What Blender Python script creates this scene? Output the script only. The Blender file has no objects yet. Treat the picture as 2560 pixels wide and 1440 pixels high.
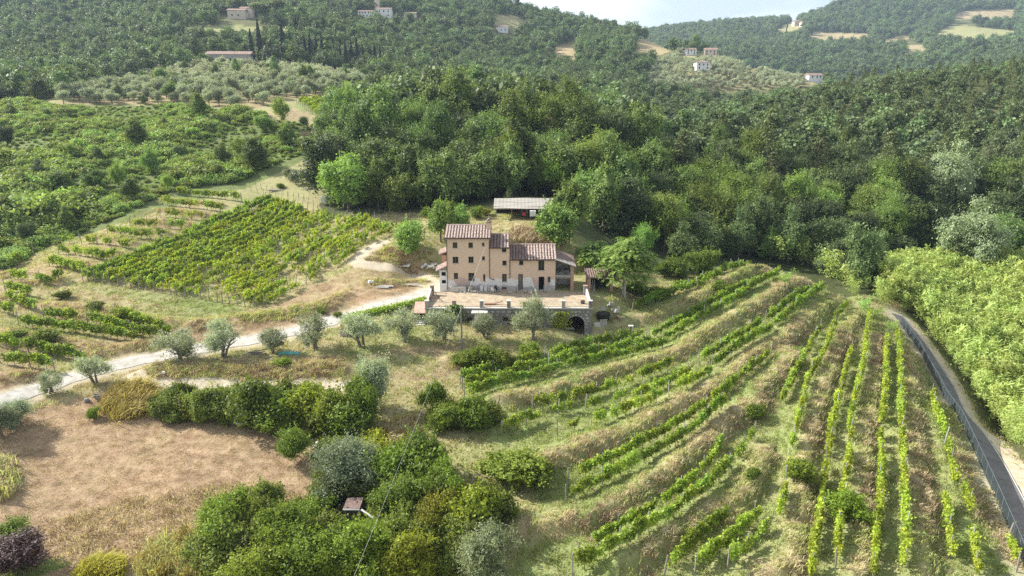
import bpy, math, random
import numpy as np
from mathutils import Vector, Matrix, Euler

# ------------------------------------------------------------------ camera, sky, sun, exposure
scene = bpy.context.scene
COL = scene.collection
F = 1707.0                      # focal length in photo pixels (2560 wide)
PITCH = math.radians(15.4)      # camera looks down this much
CAMZ = 30.0                     # metres above the house terrace
cam_data = bpy.data.cameras.new("camera")
cam_data.sensor_width = 36.0
cam_data.lens = F / 2560.0 * 36.0
cam_data.clip_start = 0.5
cam_data.clip_end = 20000.0
cam = bpy.data.objects.new("camera", cam_data)
cam.location = (0, 0, CAMZ)
cam.rotation_euler = (math.radians(90) - PITCH, 0, 0)
COL.objects.link(cam)
scene.camera = cam

SUN_EL = math.radians(36.0)
SUN_AZ = math.radians(-71.0)     # clockwise from +Y
TOSUN = Vector((math.sin(SUN_AZ) * math.cos(SUN_EL), math.cos(SUN_AZ) * math.cos(SUN_EL), math.sin(SUN_EL)))
world = bpy.data.worlds.new("World")
scene.world = world
world.use_nodes = True
nt = world.node_tree
nt.nodes.clear()
sky = nt.nodes.new("ShaderNodeTexSky")
sky.sky_type = 'NISHITA'
sky.sun_disc = False
sky.sun_elevation = SUN_EL
sky.sun_rotation = SUN_AZ
sky.air_density = 1.0
sky.dust_density = 1.6
sky.ozone_density = 1.0
tc = nt.nodes.new("ShaderNodeTexCoord")
mp = nt.nodes.new("ShaderNodeMapping")
mp.inputs['Scale'].default_value = (1.0, 1.0, 3.2)
cn = nt.nodes.new("ShaderNodeTexNoise")
cn.inputs['Scale'].default_value = 3.1
cn.inputs['Detail'].default_value = 7.0
cn.inputs['Roughness'].default_value = 0.55
cr = nt.nodes.new("ShaderNodeValToRGB")
cr.color_ramp.elements[0].position = 0.42
cr.color_ramp.elements[0].color = (0.22, 0.22, 0.22, 1)
cr.color_ramp.elements[1].position = 0.68
cr.color_ramp.elements[1].color = (0.75, 0.75, 0.75, 1)
mx = nt.nodes.new("ShaderNodeMixRGB")
mx.inputs['Color2'].default_value = (10.4, 10.8, 11.2, 1)     # sunlit thin cloud, same units as the sky
bgn = nt.nodes.new("ShaderNodeBackground")
bgn.inputs['Strength'].default_value = 0.072
wo = nt.nodes.new("ShaderNodeOutputWorld")
nt.links.new(tc.outputs['Generated'], mp.inputs['Vector'])
nt.links.new(mp.outputs['Vector'], cn.inputs['Vector'])
nt.links.new(cn.outputs['Fac'], cr.inputs['Fac'])
nt.links.new(cr.outputs['Color'], mx.inputs['Fac'])
nt.links.new(sky.outputs['Color'], mx.inputs['Color1'])
nt.links.new(mx.outputs['Color'], bgn.inputs['Color'])
nt.links.new(bgn.outputs['Background'], wo.inputs['Surface'])

sun_data = bpy.data.lights.new("sun", 'SUN')
sun_data.energy = 5.0
sun_data.angle = math.radians(0.53)
sun_data.color = (1.0, 0.965, 0.90)
sun = bpy.data.objects.new("sun", sun_data)
sun.rotation_euler = TOSUN.to_track_quat('Z', 'Y').to_euler()
sun.location = (0, 0, 300)
COL.objects.link(sun)

scene.view_settings.view_transform = 'Standard'
scene.view_settings.look = 'None'
scene.view_settings.gamma = 1.0
scene.view_settings.exposure = 1.14
scene.view_settings.use_curve_mapping = False
scene.render.engine = 'CYCLES'
cy = scene.cycles
cy.max_bounces = 5
cy.diffuse_bounces = 2
cy.glossy_bounces = 2
cy.transmission_bounces = 3
cy.volume_bounces = 0
cy.transparent_max_bounces = 6
cy.use_denoising = False
cy.denoiser = 'OPENIMAGEDENOISE'
cy.denoising_input_passes = 'RGB_ALBEDO_NORMAL'
cy.denoising_prefilter = 'NONE'
cy.use_adaptive_sampling = False
cy.sample_clamp_indirect = 4.0

# ------------------------------------------------------------------ small tools
CT, ST = math.cos(PITCH), math.sin(PITCH)

def vnoise(x, y, seed=0):
    xi = np.floor(x).astype(np.int64); yi = np.floor(y).astype(np.int64)
    fx = x - xi; fy = y - yi
    fx = fx * fx * (3 - 2 * fx); fy = fy * fy * (3 - 2 * fy)
    def h(a, b):
        n = (a * 374761393 + b * 668265263 + seed * 1442695041) & 0x7fffffff
        n = ((n ^ (n >> 13)) * 1274126177) & 0x7fffffff
        n = n ^ (n >> 16)
        return (n & 0xffff) / 65535.0
    return (h(xi, yi) * (1 - fx) + h(xi + 1, yi) * fx) * (1 - fy) + (h(xi, yi + 1) * (1 - fx) + h(xi + 1, yi + 1) * fx) * fy

def fbm(x, y, seed=0, octv=4, rough=0.5):
    s = 0.0; a = 1.0; t = 0.0
    for o in range(octv):
        s = s + a * vnoise(x * 2 ** o, y * 2 ** o, seed + o * 17)
        t += a; a *= rough
    return s / t

def sstep(a, b, x):
    t = np.clip((x - a) / (b - a), 0, 1)
    return t * t * (3 - 2 * t)

def ray(px, py):
    """per metre of world Y: (dx, dz)"""
    sx = (np.asarray(px, float) - 1280.0) / F; sy = (720.0 - np.asarray(py, float)) / F
    dy = CT + sy * ST; dz = -ST + sy * CT
    return sx / dy, dz / dy

def project(x, y, z):
    dz = z - CAMZ
    depth = y * CT - dz * ST
    up = y * ST + dz * CT
    depth = np.where(depth < 1.0, 1.0, depth)
    return 1280 + F * x / depth, 720 - F * up / depth

# ------------------------------------------------------------------ terrain: heights from surveyed points
# ('z', photo x, photo y, ground height)   or   ('y', photo x, photo y, ground distance, height of the canopy seen there)
CP = []
def cz(px, py, z): 
    a, b = ray(px, py); y = (z - CAMZ) / b; CP.append((a * y, y, z))
def cyd(px, py, y, can=0.0):
    a, b = ray(px, py); CP.append((a * y, y, CAMZ + b * y - can))
for p, z in ((-250, -9.6), (300, -10), (700, -9.8), (1100, -9.2), (1500, -8.6), (1900, -8.2), (2300, -7.6), (2800, -7.2)): cz(p, 1440, z)
for p, z in ((-250, -8.0), (400, -8.2), (800, -8.6), (1200, -8), (1600, -7.5), (2000, -7.1), (2400, -6.8), (2700, -6.8)): cz(p, 1250, z)
for p, z in ((-250, -6.2), (100, -6.3), (400, -6.6), (800, -7), (1200, -6.6), (1600, -6.1), (2000, -5.8), (2400, -6.1), (2700, -6.2)): cz(p, 1060, z)
for p, q, z in ((-200, 1060, -4.8), (0, 1002, -4.6), (200, 938, -4.2), (400, 893, -3.8), (620, 852, -3.3), (740, 828, -2.8), (860, 797, -2.0), (1000, 748, -0.7), (1080, 722, -0.1),
                (400, 955, -4.9), (650, 962, -5.1), (860, 965, -5.2), (1000, 960, -5.2),
                (450, 905, -4.1), (620, 890, -3.9), (785, 878, -3.6), (905, 868, -3.3), (1010, 852, -3.1), (1110, 846, -3.0), (1210, 846, -3.2), (1330, 846, -3.5), (1450, 850, -4.4),
                (1065, 808, -2.6), (1270, 810, -2.7), (1480, 842, -4.5), (1600, 820, -4.3), (1560, 770, -2.2), (1530, 735, -0.4), (1620, 870, -5.0),
                (1200, 900, -4.6), (1400, 900, -4.9), (1100, 950, -5.3), (1300, 960, -5.5),
                (1180, 728, 0), (1300, 728, 0), (1420, 730, 0), (1100, 700, 0.1), (1040, 700, 0.4),
                (900, 655, 2.6), (970, 675, 1.5), (860, 700, 0.6), (700, 745, -0.9), (800, 770, -1.3), (940, 712, 0.4), (620, 765, -1.4), (400, 735, -0.4), (210, 702, 0.7), (500, 800, -2.2), (330, 855, -3.0), (200, 905, -3.8), (0, 905, -3.4), (0, 800, -1.3), (0, 700, 0.3), (150, 760, -0.8), (-200, 900, -3.0), (-200, 700, 0.8)):
    cz(p, q, z)
for p, q, y in ((680, 502, 160), (860, 545, 143), (1000, 580, 131), (1060, 540, 142), (1000, 620, 121), (1060, 600, 124), (760, 525, 151), (600, 510, 156), (450, 545, 144), (300, 570, 138), (150, 640, 124), (450, 620, 129), (800, 620, 126), (640, 690, 116),
                (1300, 548, 134), (1290, 578, 125), (1400, 600, 124), (1200, 560, 131), (1180, 530, 140), (1240, 540, 137),
                (620, 470, 168), (740, 450, 172), (800, 480, 162), (700, 425, 180),
                (1700, 700, 116), (1800, 690, 118), (1900, 684, 120), (1650, 720, 112), (2020, 725, 118), (2120, 775, 112), (2250, 808, 108), (2160, 740, 117)):
    cyd(p, q, y)
# scrub slope on the west side
for p, q, y, h in ((-250, 640, 126, 1), (50, 620, 130, 2), (200, 560, 142, 2), (0, 520, 148, 2), (-250, 520, 150, 2), (200, 470, 160, 2), (450, 450, 168, 2), (0, 400, 182, 2), (300, 400, 182, 2), (550, 390, 188, 2), (-250, 400, 182, 2),
                   (0, 300, 222, 1), (300, 300, 222, 1), (500, 290, 228, 1), (700, 285, 230, 0), (-250, 300, 222, 1), (850, 262, 246, 0), (780, 290, 232, 0), (620, 330, 210, 2), (740, 340, 205, 2),
                   (150, 262, 246, 0), (450, 240, 262, 1.5), (800, 236, 266, 1.5), (300, 225, 276, 3), (600, 205, 300, 3), (850, 195, 310, 3), (-200, 240, 262, 4), (0, 220, 280, 5), (1000, 205, 330, 5)):
    cyd(p, q, y, h)
# wood behind the house
for p, q, y, h in ((900, 525, 146, 0), (1050, 530, 145, 0), (1180, 515, 148, 0), (1300, 500, 150, 0), (1450, 540, 140, 0), (900, 420, 166, 7), (1150, 400, 170, 8), (1400, 400, 170, 8), (950, 300, 196, 8), (1150, 260, 212, 8), (1350, 290, 200, 9), (1500, 330, 190, 8),
                   (950, 260, 222, 8), (1150, 215, 232, 9), (1350, 255, 222, 9), (1550, 420, 165, 8), (1550, 520, 148, 6), (1500, 580, 132, 2), (1640, 600, 131, 4), (1560, 640, 121, 1), (1750, 640, 126, 3)):
    cyd(p, q, y, h)
# dip behind that wood
for x, y, z in ((-40, 290, 24), (0, 300, 15), (40, 300, 12), (80, 300, 14), (70, 360, 20)): CP.append((x, y, z))
# wooded slope on the east
for p, q, y, h in ((1700, 560, 142, 6), (1900, 600, 138, 6), (2100, 680, 127, 3), (2300, 700, 126, 2), (2560, 680, 130, 2), (2800, 680, 132, 2), (2560, 900, 100, 3), (2400, 800, 112, 3.5), (2800, 900, 102, 3), (2400, 950, 93, 1), (2560, 1100, 82, 2), (2280, 690, 122, 4),
                   (1700, 450, 168, 8), (1900, 480, 164, 8), (2100, 520, 158, 8), (2350, 540, 155, 9), (2600, 540, 156, 9), (1700, 350, 205, 8), (1900, 360, 205, 8), (2150, 370, 205, 9), (2400, 370, 208, 9), (2700, 370, 210, 9),
                   (1800, 280, 255, 8), (2000, 270, 262, 8), (2250, 260, 268, 8), (2500, 260, 270, 8), (2800, 260, 270, 8), (2080, 205, 330, 8), (2250, 175, 345, 8), (2450, 160, 350, 8), (2700, 150, 350, 8), (1900, 235, 330, 8)):
    cyd(p, q, y, h)
for x, y, z in ((170, 450, 18), (260, 470, 24), (340, 480, 30), (150, 520, 20), (400, 620, 20), (300, 640, 10), (250, 760, 10)): CP.append((x, y, z))
# middle hills
for p, q, y, h in ((1100, 190, 430, 7), (1250, 215, 400, 7), (1400, 230, 390, 7), (1550, 240, 390, 7), (1000, 150, 480, 6), (1300, 150, 600, 6), (1420, 125, 660, 0), (1560, 170, 560, 6), (1640, 112, 720, 2), (1700, 160, 600, 4), (1650, 195, 540, 4), (1760, 175, 580, 0), (1850, 190, 570, 2), (1960, 205, 555, 3), (2040, 205, 560, 0), (1770, 145, 630, 2), (1700, 235, 440, 7),
                   (1770, 130, 660, 0), (1890, 165, 620, 2), (2000, 192, 600, 3),
                   (570, 155, 400, 0), (700, 150, 410, 2), (850, 165, 390, 6), (200, 170, 370, 7), (0, 150, 400, 7), (400, 120, 430, 7), (-300, 150, 400, 7), (200, 80, 520, 7), (0, 60, 540, 7), (-300, 60, 540, 7), (600, 72, 520, 0), (450, 78, 505, 0), (780, 75, 520, 0), (600, 45, 560, 0), (900, 100, 520, 5), (940, 46, 690, 0), (840, 50, 640, 4), (1030, 46, 700, 0), (1150, 70, 700, 6), (1270, 52, 790, 0), (1255, 82, 730, 0), (1100, 110, 600, 6),
                   (100, 0, 640, 7), (400, 0, 650, 7), (700, -10, 700, 7), (-300, 0, 640, 7), (1000, -30, 850, 7), (700, -110, 860, 7), (300, -120, 860, 7), (-300, -120, 860, 7),
                   (1240, -2, 900, 8), (1330, 25, 890, 8), (1400, 38, 880, 8), (1500, 58, 860, 8), (1600, 78, 840, 8), (1670, 105, 800, 8), (1450, 100, 740, 7), (1350, 90, 740, 7)):
    cyd(p, q, y, h)
for x, y, z in ((60, 1050, 90), (160, 1000, 70), (250, 960, 50), (-200, 1200, 200), (-700, 1200, 240), (100, 1300, 60), (320, 1000, 20), (-1200, 1300, 240), (-300, 1800, 180), (-1200, 1900, 200), (-800, 2600, 160), (0, 2600, 120)): CP.append((x, y, z))
# far hills
for p, q, y, h in ((1640, 75, 1900, 8), (1760, 62, 1900, 8), (1900, 52, 1880, 8), (1970, 52, 1850, 8), (2040, 35, 1800, 8), (2110, 8, 1750, 8), (2200, -4, 1750, 8), (2350, -6, 1800, 8), (2500, 0, 1850, 8), (2700, -10, 1900, 8), (2900, -10, 1900, 8),
                   (1700, 100, 1550, 8), (1900, 110, 1400, 8), (2100, 88, 1500, 0), (2000, 95, 1480, 0), (2300, 75, 1500, 0), (2470, 38, 1600, 0), (2560, 60, 1500, 5), (2280, 120, 1250, 0), (2000, 150, 1150, 8), (2200, 150, 1080, 8), (2400, 140, 1000, 8), (2560, 130, 950, 8), (2800, 120, 950, 8), (1850, 150, 1150, 8), (1750, 120, 1300, 8)):
    cyd(p, q, y, h)
for x, y, z in ((600, 2700, 150), (1400, 2700, 180), (2400, 2700, 180), (3200, 3400, 150), (0, 3500, 120), (-1800, 3500, 150), (1500, 3600, 120)): CP.append((x, y, z))
# ground round and behind the camera
for x, y, z in ((-60, 10, -12), (0, 10, -11.5), (60, 10, -10), (-60, -30, -13), (60, -30, -11)): CP.append((x, y, z))

CPA = np.array(CP)
YO = 40.0
def warp(x, y): return x / (y + YO), 0.55 * np.log(y + YO)
_u, _v = warp(CPA[:, 0], CPA[:, 1])
_s = (CPA[:, 2] - CAMZ) / (CPA[:, 1] + YO)
def _k(du, dv): return np.sqrt(du * du + dv * dv + 0.02 ** 2)
_n = len(_u)
_A = np.zeros((_n + 3, _n + 3))
_A[:_n, :_n] = _k(_u[:, None] - _u[None], _v[:, None] - _v[None]) - np.eye(_n) * 0.002
_A[:_n, _n] = 1; _A[:_n, _n + 1] = _u; _A[:_n, _n + 2] = _v
_A[_n:, :_n] = _A[:_n, _n:].T
_w = np.linalg.solve(_A, np.concatenate([_s, np.zeros(3)]))

def base_z(x, y):
    x = np.asarray(x, float).ravel(); y = np.asarray(y, float).ravel()
    out = np.empty(len(x))
    for i in range(0, len(x), 20000):
        u, v = warp(x[i:i + 20000], y[i:i + 20000])
        k = _k((u[:, None] - _u[None]).astype(np.float32), (v[:, None] - _v[None]).astype(np.float32))
        s = k @ _w[:_n].astype(np.float32) + _w[_n] + _w[_n + 1] * u + _w[_n + 2] * v
        out[i:i + 20000] = CAMZ + s * (y[i:i + 20000] + YO)
    return out

# house yard and terrace geometry
WY = 98.0                                                # front face of the terrace wall
def onplane(px, py, y):
    a, b = ray(px, py); return float(a * y), float(CAMZ + b * y)
TX0 = onplane(1063, 768, WY)[0]; TX1 = onplane(1480, 768, WY)[0]
HY = 107.6                                               # house front
NSTEP = 9                                                # the first ones are terrace steps, the rest mounds
BUMPS = []                                               # (points Nx2, height, half width)

def seg_dist(x, y, pts):
    best = np.full(len(x), 1e9)
    for (ax, ay), (bx, by) in zip(pts[:-1], pts[1:]):
        dx, dy = bx - ax, by - ay
        L = dx * dx + dy * dy + 1e-9
        t = np.clip(((x - ax) * dx + (y - ay) * dy) / L, 0, 1)
        d = np.hypot(x - ax - t * dx, y - ay - t * dy)
        best = np.minimum(best, d)
    return best

def seg_signed(x, y, pts):
    """distance to the line, positive on its uphill (left-hand) side"""
    best = np.full(len(x), 1e9); sg = np.ones(len(x))
    for (ax, ay), (bx, by) in zip(pts[:-1], pts[1:]):
        dx, dy = bx - ax, by - ay
        L = dx * dx + dy * dy + 1e-9
        t = np.clip(((x - ax) * dx + (y - ay) * dy) / L, 0, 1)
        d = np.hypot(x - ax - t * dx, y - ay - t * dy)
        c = dx * (y - ay) - dy * (x - ax)
        q = d < best
        best = np.where(q, d, best); sg = np.where(q, np.sign(c), sg)
    return best * sg

def ground(x, y, bumps=True):
    x = np.asarray(x, float).ravel(); y = np.asarray(y, float).ravel()
    z = base_z(x, y)
    # level yard round the house
    dx = np.maximum(np.maximum(-17.5 - x, x - 15.0), 0); dyv = np.maximum(np.maximum(105.5 - y, y - 117.5), 0)
    k = 1 - sstep(0, 4.0, np.hypot(dx, dyv))
    z = z * (1 - k) + (-0.06) * k
    # cellar floor below the terrace
    inside = (x > TX0 + 0.1) & (x < TX1 - 0.1) & (y > WY - 0.5) & (y < 105.2)
    basel = np.interp(x, [TX0, 0, TX1 - 3, TX1], [-2.7, -2.7, -4.5, -4.5])
    z = np.where(inside, np.minimum(z, basel), z)
    if bumps:
        m = (y < 175) & (y > 20)
        xm, ym = x[m], y[m]
        add = np.zeros(len(xm))
        for bi, (pts, h, w) in enumerate(BUMPS):
            lo = pts.min(0) - 3 * w; hi = pts.max(0) + 3 * w
            q = (xm > lo[0]) & (xm < hi[0]) & (ym > lo[1]) & (ym < hi[1])
            if q.any():
                d = seg_signed(xm[q], ym[q], pts) + .5 * (vnoise(xm[q] * .5, ym[q] * .5, 6) - .5)
                ww = np.where(d > 0, w * (2.0 if bi < NSTEP else 1.0), w * (.55 if bi < NSTEP else 1.0))
                add[q] = np.maximum(add[q], h * np.exp(-(d / ww) ** 2))
        z[m] += add * (0.75 + 0.5 * vnoise(xm * 0.35, ym * 0.35, 5))
    # small unevenness
    near = 1 - sstep(150, 260, y)
    yard = 1 - k
    z = z + yard * (near * (0.22 * (fbm(x * 0.25, y * 0.25, 3) - 0.5) + 0.12 * (fbm(x * 1.1, y * 1.1, 9, 3) - 0.5)) + (1 - near) * 3.0 * (fbm(x * 0.03, y * 0.03, 7) - 0.5))
    return z

_YS = np.concatenate([np.arange(36, 180, 1.0), np.geomspace(180, 3400, 220)])
def P(px, py, ymin=36.0, bumps=False):
    """first point of the ground met by the sight line through photo pixel (px, py), beyond ymin"""
    a, b = ray(px, py)
    ys = _YS[_YS >= ymin - 1e-6]
    zr = CAMZ + b * ys
    g = ground(a * ys, ys, bumps)
    d = zr - g
    k = np.where((d[:-1] > 0) & (d[1:] <= 0))[0]
    if len(k) == 0:
        if d[0] <= 0: y = ys[0]
        else: y = ys[int(np.argmin(d))]
    else:
        i = k[0]; y = ys[i] + (ys[i + 1] - ys[i]) * d[i] / (d[i] - d[i + 1])
    return np.array([float(a * y), float(y), float(ground([a * y], [y], bumps)[0])])

def PL(pix, ymin=36.0):
    return np.array([P(p[0], p[1], ymin)[:2] for p in pix])

def resample(pts, step):
    pts = np.asarray(pts, float)
    d = np.concatenate([[0], np.cumsum(np.hypot(*np.diff(pts, axis=0).T))])
    n = max(2, int(round(d[-1] / step)) + 1)
    t = np.linspace(0, d[-1], n)
    return np.stack([np.interp(t, d, pts[:, 0]), np.interp(t, d, pts[:, 1])], 1)

def in_poly(px, py, poly):
    poly = np.asarray(poly, float)
    r = np.zeros(len(px), bool)
    j = len(poly) - 1
    for i in range(len(poly)):
        xi, yi = poly[i]; xj, yj = poly[j]
        c = ((yi > py) != (yj > py)) & (px < (xj - xi) * (py - yi) / (yj - yi + 1e-12) + xi)
        r ^= c
        j = i
    return r

# ------------------------------------------------------------------ object helpers
def link(o, parent=None):
    COL.objects.link(o)
    if parent is not None: o.parent = parent
    return o

def tag(o, label=None, cat=None, group=None, kind=None):
    if label: o['label'] = label
    if cat: o['category'] = cat
    if group: o['group'] = group
    if kind: o['kind'] = kind
    return o

def empty(name, loc, rz=0.0, sc=1.0):
    o = bpy.data.objects.new(name, None)
    o.empty_display_size = 0.3
    o.location = loc; o.rotation_euler = (0, 0, rz); o.scale = (sc, sc, sc)
    return link(o)

def np_mesh(name, verts, faces, mats, tint=None, smooth=False, midx=None):
    """verts (n,3); faces (m,3|4) array"""
    me = bpy.data.meshes.new(name)
    verts = np.asarray(verts, np.float32); faces = np.asarray(faces, np.int32)
    k = faces.shape[1]
    me.vertices.add(len(verts)); me.vertices.foreach_set('co', verts.ravel())
    me.loops.add(faces.size); me.loops.foreach_set('vertex_index', faces.ravel())
    me.polygons.add(len(faces))
    me.polygons.foreach_set('loop_start', np.arange(0, faces.size, k, dtype=np.int32))
    if smooth: me.polygons.foreach_set('use_smooth', np.ones(len(faces), bool))
    for m in (mats if isinstance(mats, (list, tuple)) else [mats]): me.materials.append(m)
    if midx is not None: me.polygons.foreach_set('material_index', np.asarray(midx, np.int32))
    if tint is not None:
        a = me.attributes.new('tint', 'FLOAT', 'POINT'); a.data.foreach_set('value', np.asarray(tint, np.float32))
    me.update(calc_edges=True)
    return me

class MB:
    """collects boxes, bars, prisms into one mesh"""
    def __init__(s): s.v = []; s.f = []
    def box(s, x0, x1, y0, y1, z0, z1):
        b = len(s.v)
        s.v += [(x0, y0, z0), (x1, y0, z0), (x1, y1, z0), (x0, y1, z0), (x0, y0, z1), (x1, y0, z1), (x1, y1, z1), (x0, y1, z1)]
        s.f += [tuple(b + i for i in q) for q in ((0, 3, 2, 1), (4, 5, 6, 7), (0, 1, 5, 4), (1, 2, 6, 5), (2, 3, 7, 6), (3, 0, 4, 7))]
        return s
    def bar(s, a, b, r, r2=None, n=6, cap=True):
        a = Vector(a); b = Vector(b); r2 = r if r2 is None else r2
        d = (b - a).normalized(); u = d.orthogonal().normalized(); w = d.cross(u)
        k = len(s.v)
        for c, rr in ((a, r), (b, r2)):
            for i in range(n):
                t = 2 * math.pi * i / n
                s.v.append(tuple(c + (u * math.cos(t) + w * math.sin(t)) * rr))
        for i in range(n):
            j = (i + 1) % n
            s.f.append((k + i, k + j, k + n + j, k + n + i))
        if cap:
            s.f.append(tuple(k + i for i in reversed(range(n)))); s.f.append(tuple(k + n + i for i in range(n)))
        return s
    def tube(s, pts, radii, n=6):
        pts = [Vector(p) for p in pts]; k0 = len(s.v)
        for i, p in enumerate(pts):
            d = (pts[min(i + 1, len(pts) - 1)] - pts[max(i - 1, 0)]).normalized()
            u = d.cross(Vector((0.31, 0.95, 0.07))).normalized(); w = d.cross(u)
            for j in range(n):
                t = 2 * math.pi * j / n
                s.v.append(tuple(p + (u * math.cos(t) + w * math.sin(t)) * radii[i]))
        for i in range(len(pts) - 1):
            for j in range(n):
                q = (j + 1) % n
                s.f.append((k0 + i * n + j, k0 + i * n + q, k0 + (i + 1) * n + q, k0 + (i + 1) * n + j))
        s.f.append(tuple(k0 + (len(pts) - 1) * n + j for j in range(n)))
        return s
    def poly(s, pts, th, axis=(0, 0, 1)):
        """extrude polygon pts (3d) by vector"""
        k = len(s.v); n = len(pts); ax = Vector(axis) * th
        s.v += [tuple(p) for p in pts] + [tuple(Vector(p) + ax) for p in pts]
        s.f.append(tuple(k + i for i in reversed(range(n)))); s.f.append(tuple(k + n + i for i in range(n)))
        for i in range(n):
            j = (i + 1) % n
            s.f.append((k + i, k + j, k + n + j, k + n + i))
        return s
    def mesh(s, name, mat, smooth=False):
        me = bpy.data.meshes.new(name); me.from_pydata(s.v, [], s.f); me.update()
        me.materials.append(mat)
        if smooth: me.polygons.foreach_set('use_smooth', np.ones(len(me.polygons), bool))
        return me
    def obj(s, name, mat, parent=None, smooth=False):
        return link(bpy.data.objects.new(name, s.mesh(name, mat, smooth)), parent)

# ------------------------------------------------------------------ materials
def newmat(name):
    m = bpy.data.materials.new(name); m.use_nodes = True
    t = m.node_tree; t.nodes.clear()
    out = t.nodes.new('ShaderNodeOutputMaterial')
    return m, t, out

def N(t, typ, **kw):
    n = t.nodes.new(typ)
    for k, v in kw.items():
        if k.startswith('i_'): n.inputs[k[2:].replace('_', ' ')].default_value = v
        else: setattr(n, k, v)
    return n

def ramp(t, fac, stops):
    r = t.nodes.new('ShaderNodeValToRGB')
    e = r.color_ramp.elements
    while len(e) < len(stops): e.new(0.5)
    for i, (p, c) in enumerate(stops):
        e[i].position = p; e[i].color = (*c, 1)
    if fac is not None: t.links.new(fac, r.inputs['Fac'])
    return r.outputs['Color']

def mixc(t, fac, a, b, mode='MIX'):
    n = t.nodes.new('ShaderNodeMixRGB'); n.blend_type = mode
    if isinstance(fac, float): n.inputs['Fac'].default_value = fac
    else: t.links.new(fac, n.inputs['Fac'])
    for s, v in (('Color1', a), ('Color2', b)):
        if isinstance(v, tuple): n.inputs[s].default_value = (*v, 1)
        else: t.links.new(v, n.inputs[s])
    return n.outputs['Color']

def noise(t, scale, detail=4.0, rough=0.55, coord='Object', stretch=None):
    c = t.nodes.new('ShaderNodeTexCoord')
    n = t.nodes.new('ShaderNodeTexNoise')
    n.inputs['Scale'].default_value = scale; n.inputs['Detail'].default_value = detail; n.inputs['Roughness'].default_value = rough
    if stretch:
        mpn = t.nodes.new('ShaderNodeMapping'); mpn.inputs['Scale'].default_value = stretch
        t.links.new(c.outputs[coord], mpn.inputs['Vector']); t.links.new(mpn.outputs['Vector'], n.inputs['Vector'])
    else: t.links.new(c.outputs[coord], n.inputs['Vector'])
    return n.outputs['Fac']

def math_node(t, op, a, b=None):
    n = t.nodes.new('ShaderNodeMath'); n.operation = op
    for i, v in enumerate((a, b)):
        if v is None: continue
        if isinstance(v, (int, float)): n.inputs[i].default_value = v
        else: t.links.new(v, n.inputs[i])
    return n.outputs[0]

def rough_mat(name, stops, scale=3.0, rough=0.85, bump=0.0, bscale=20.0, metallic=0.0, spec=0.3, stretch=None, detail=5.0):
    m, t, out = newmat(name)
    p = N(t, 'ShaderNodeBsdfPrincipled'); p.inputs['Roughness'].default_value = rough
    p.inputs['Metallic'].default_value = metallic; p.inputs['Specular IOR Level'].default_value = spec
    f = noise(t, scale, detail, 0.6, stretch=stretch)
    t.links.new(ramp(t, f, stops), p.inputs['Base Color'])
    if bump > 0:
        bn = N(t, 'ShaderNodeBump'); bn.inputs['Strength'].default_value = bump; bn.inputs['Distance'].default_value = 0.05
        t.links.new(noise(t, bscale, 4.0), bn.inputs['Height']); t.links.new(bn.outputs['Normal'], p.inputs['Normal'])
    t.links.new(p.outputs['BSDF'], out.inputs['Surface'])
    return m

def leaf_mat(name, dark, light, transl=0.28, hue=0.06, objcol=True):
    """foliage: leaf colour varies by clump (tint), by plant (random) and by the plant's own colour"""
    m, t, out = newmat(name)
    at = N(t, 'ShaderNodeAttribute', attribute_name='tint')
    oi = N(t, 'ShaderNodeObjectInfo')
    f = math_node(t, 'MULTIPLY_ADD', oi.outputs['Random'], 0.7)
    t.nodes[-1].inputs[2].default_value = -0.3
    f = math_node(t, 'ADD', at.outputs['Fac'], f)
    c = ramp(t, f, [(0.0, dark), (1.0, light)])
    if objcol: c = mixc(t, 1.0, c, oi.outputs['Color'], 'MULTIPLY')
    hs = N(t, 'ShaderNodeHueSaturation')
    t.links.new(c, hs.inputs['Color'])
    h = math_node(t, 'MULTIPLY_ADD', oi.outputs['Random'], hue); t.nodes[-1].inputs[2].default_value = 0.5 - hue / 2
    t.links.new(h, hs.inputs['Hue'])
    p = N(t, 'ShaderNodeBsdfPrincipled'); p.inputs['Roughness'].default_value = 0.6; p.inputs['Specular IOR Level'].default_value = 0.25
    tr = N(t, 'ShaderNodeBsdfTranslucent')
    mixs = N(t, 'ShaderNodeMixShader'); mixs.inputs['Fac'].default_value = transl
    t.links.new(hs.outputs['Color'], p.inputs['Base Color'])
    yl = mixc(t, 1.0, hs.outputs['Color'], (1.5, 1.5, 0.75), 'MULTIPLY')
    t.links.new(yl, tr.inputs['Color'])
    t.links.new(p.outputs['BSDF'], mixs.inputs[1]); t.links.new(tr.outputs['BSDF'], mixs.inputs[2])
    t.links.new(mixs.outputs['Shader'], out.inputs['Surface'])
    return m

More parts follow.
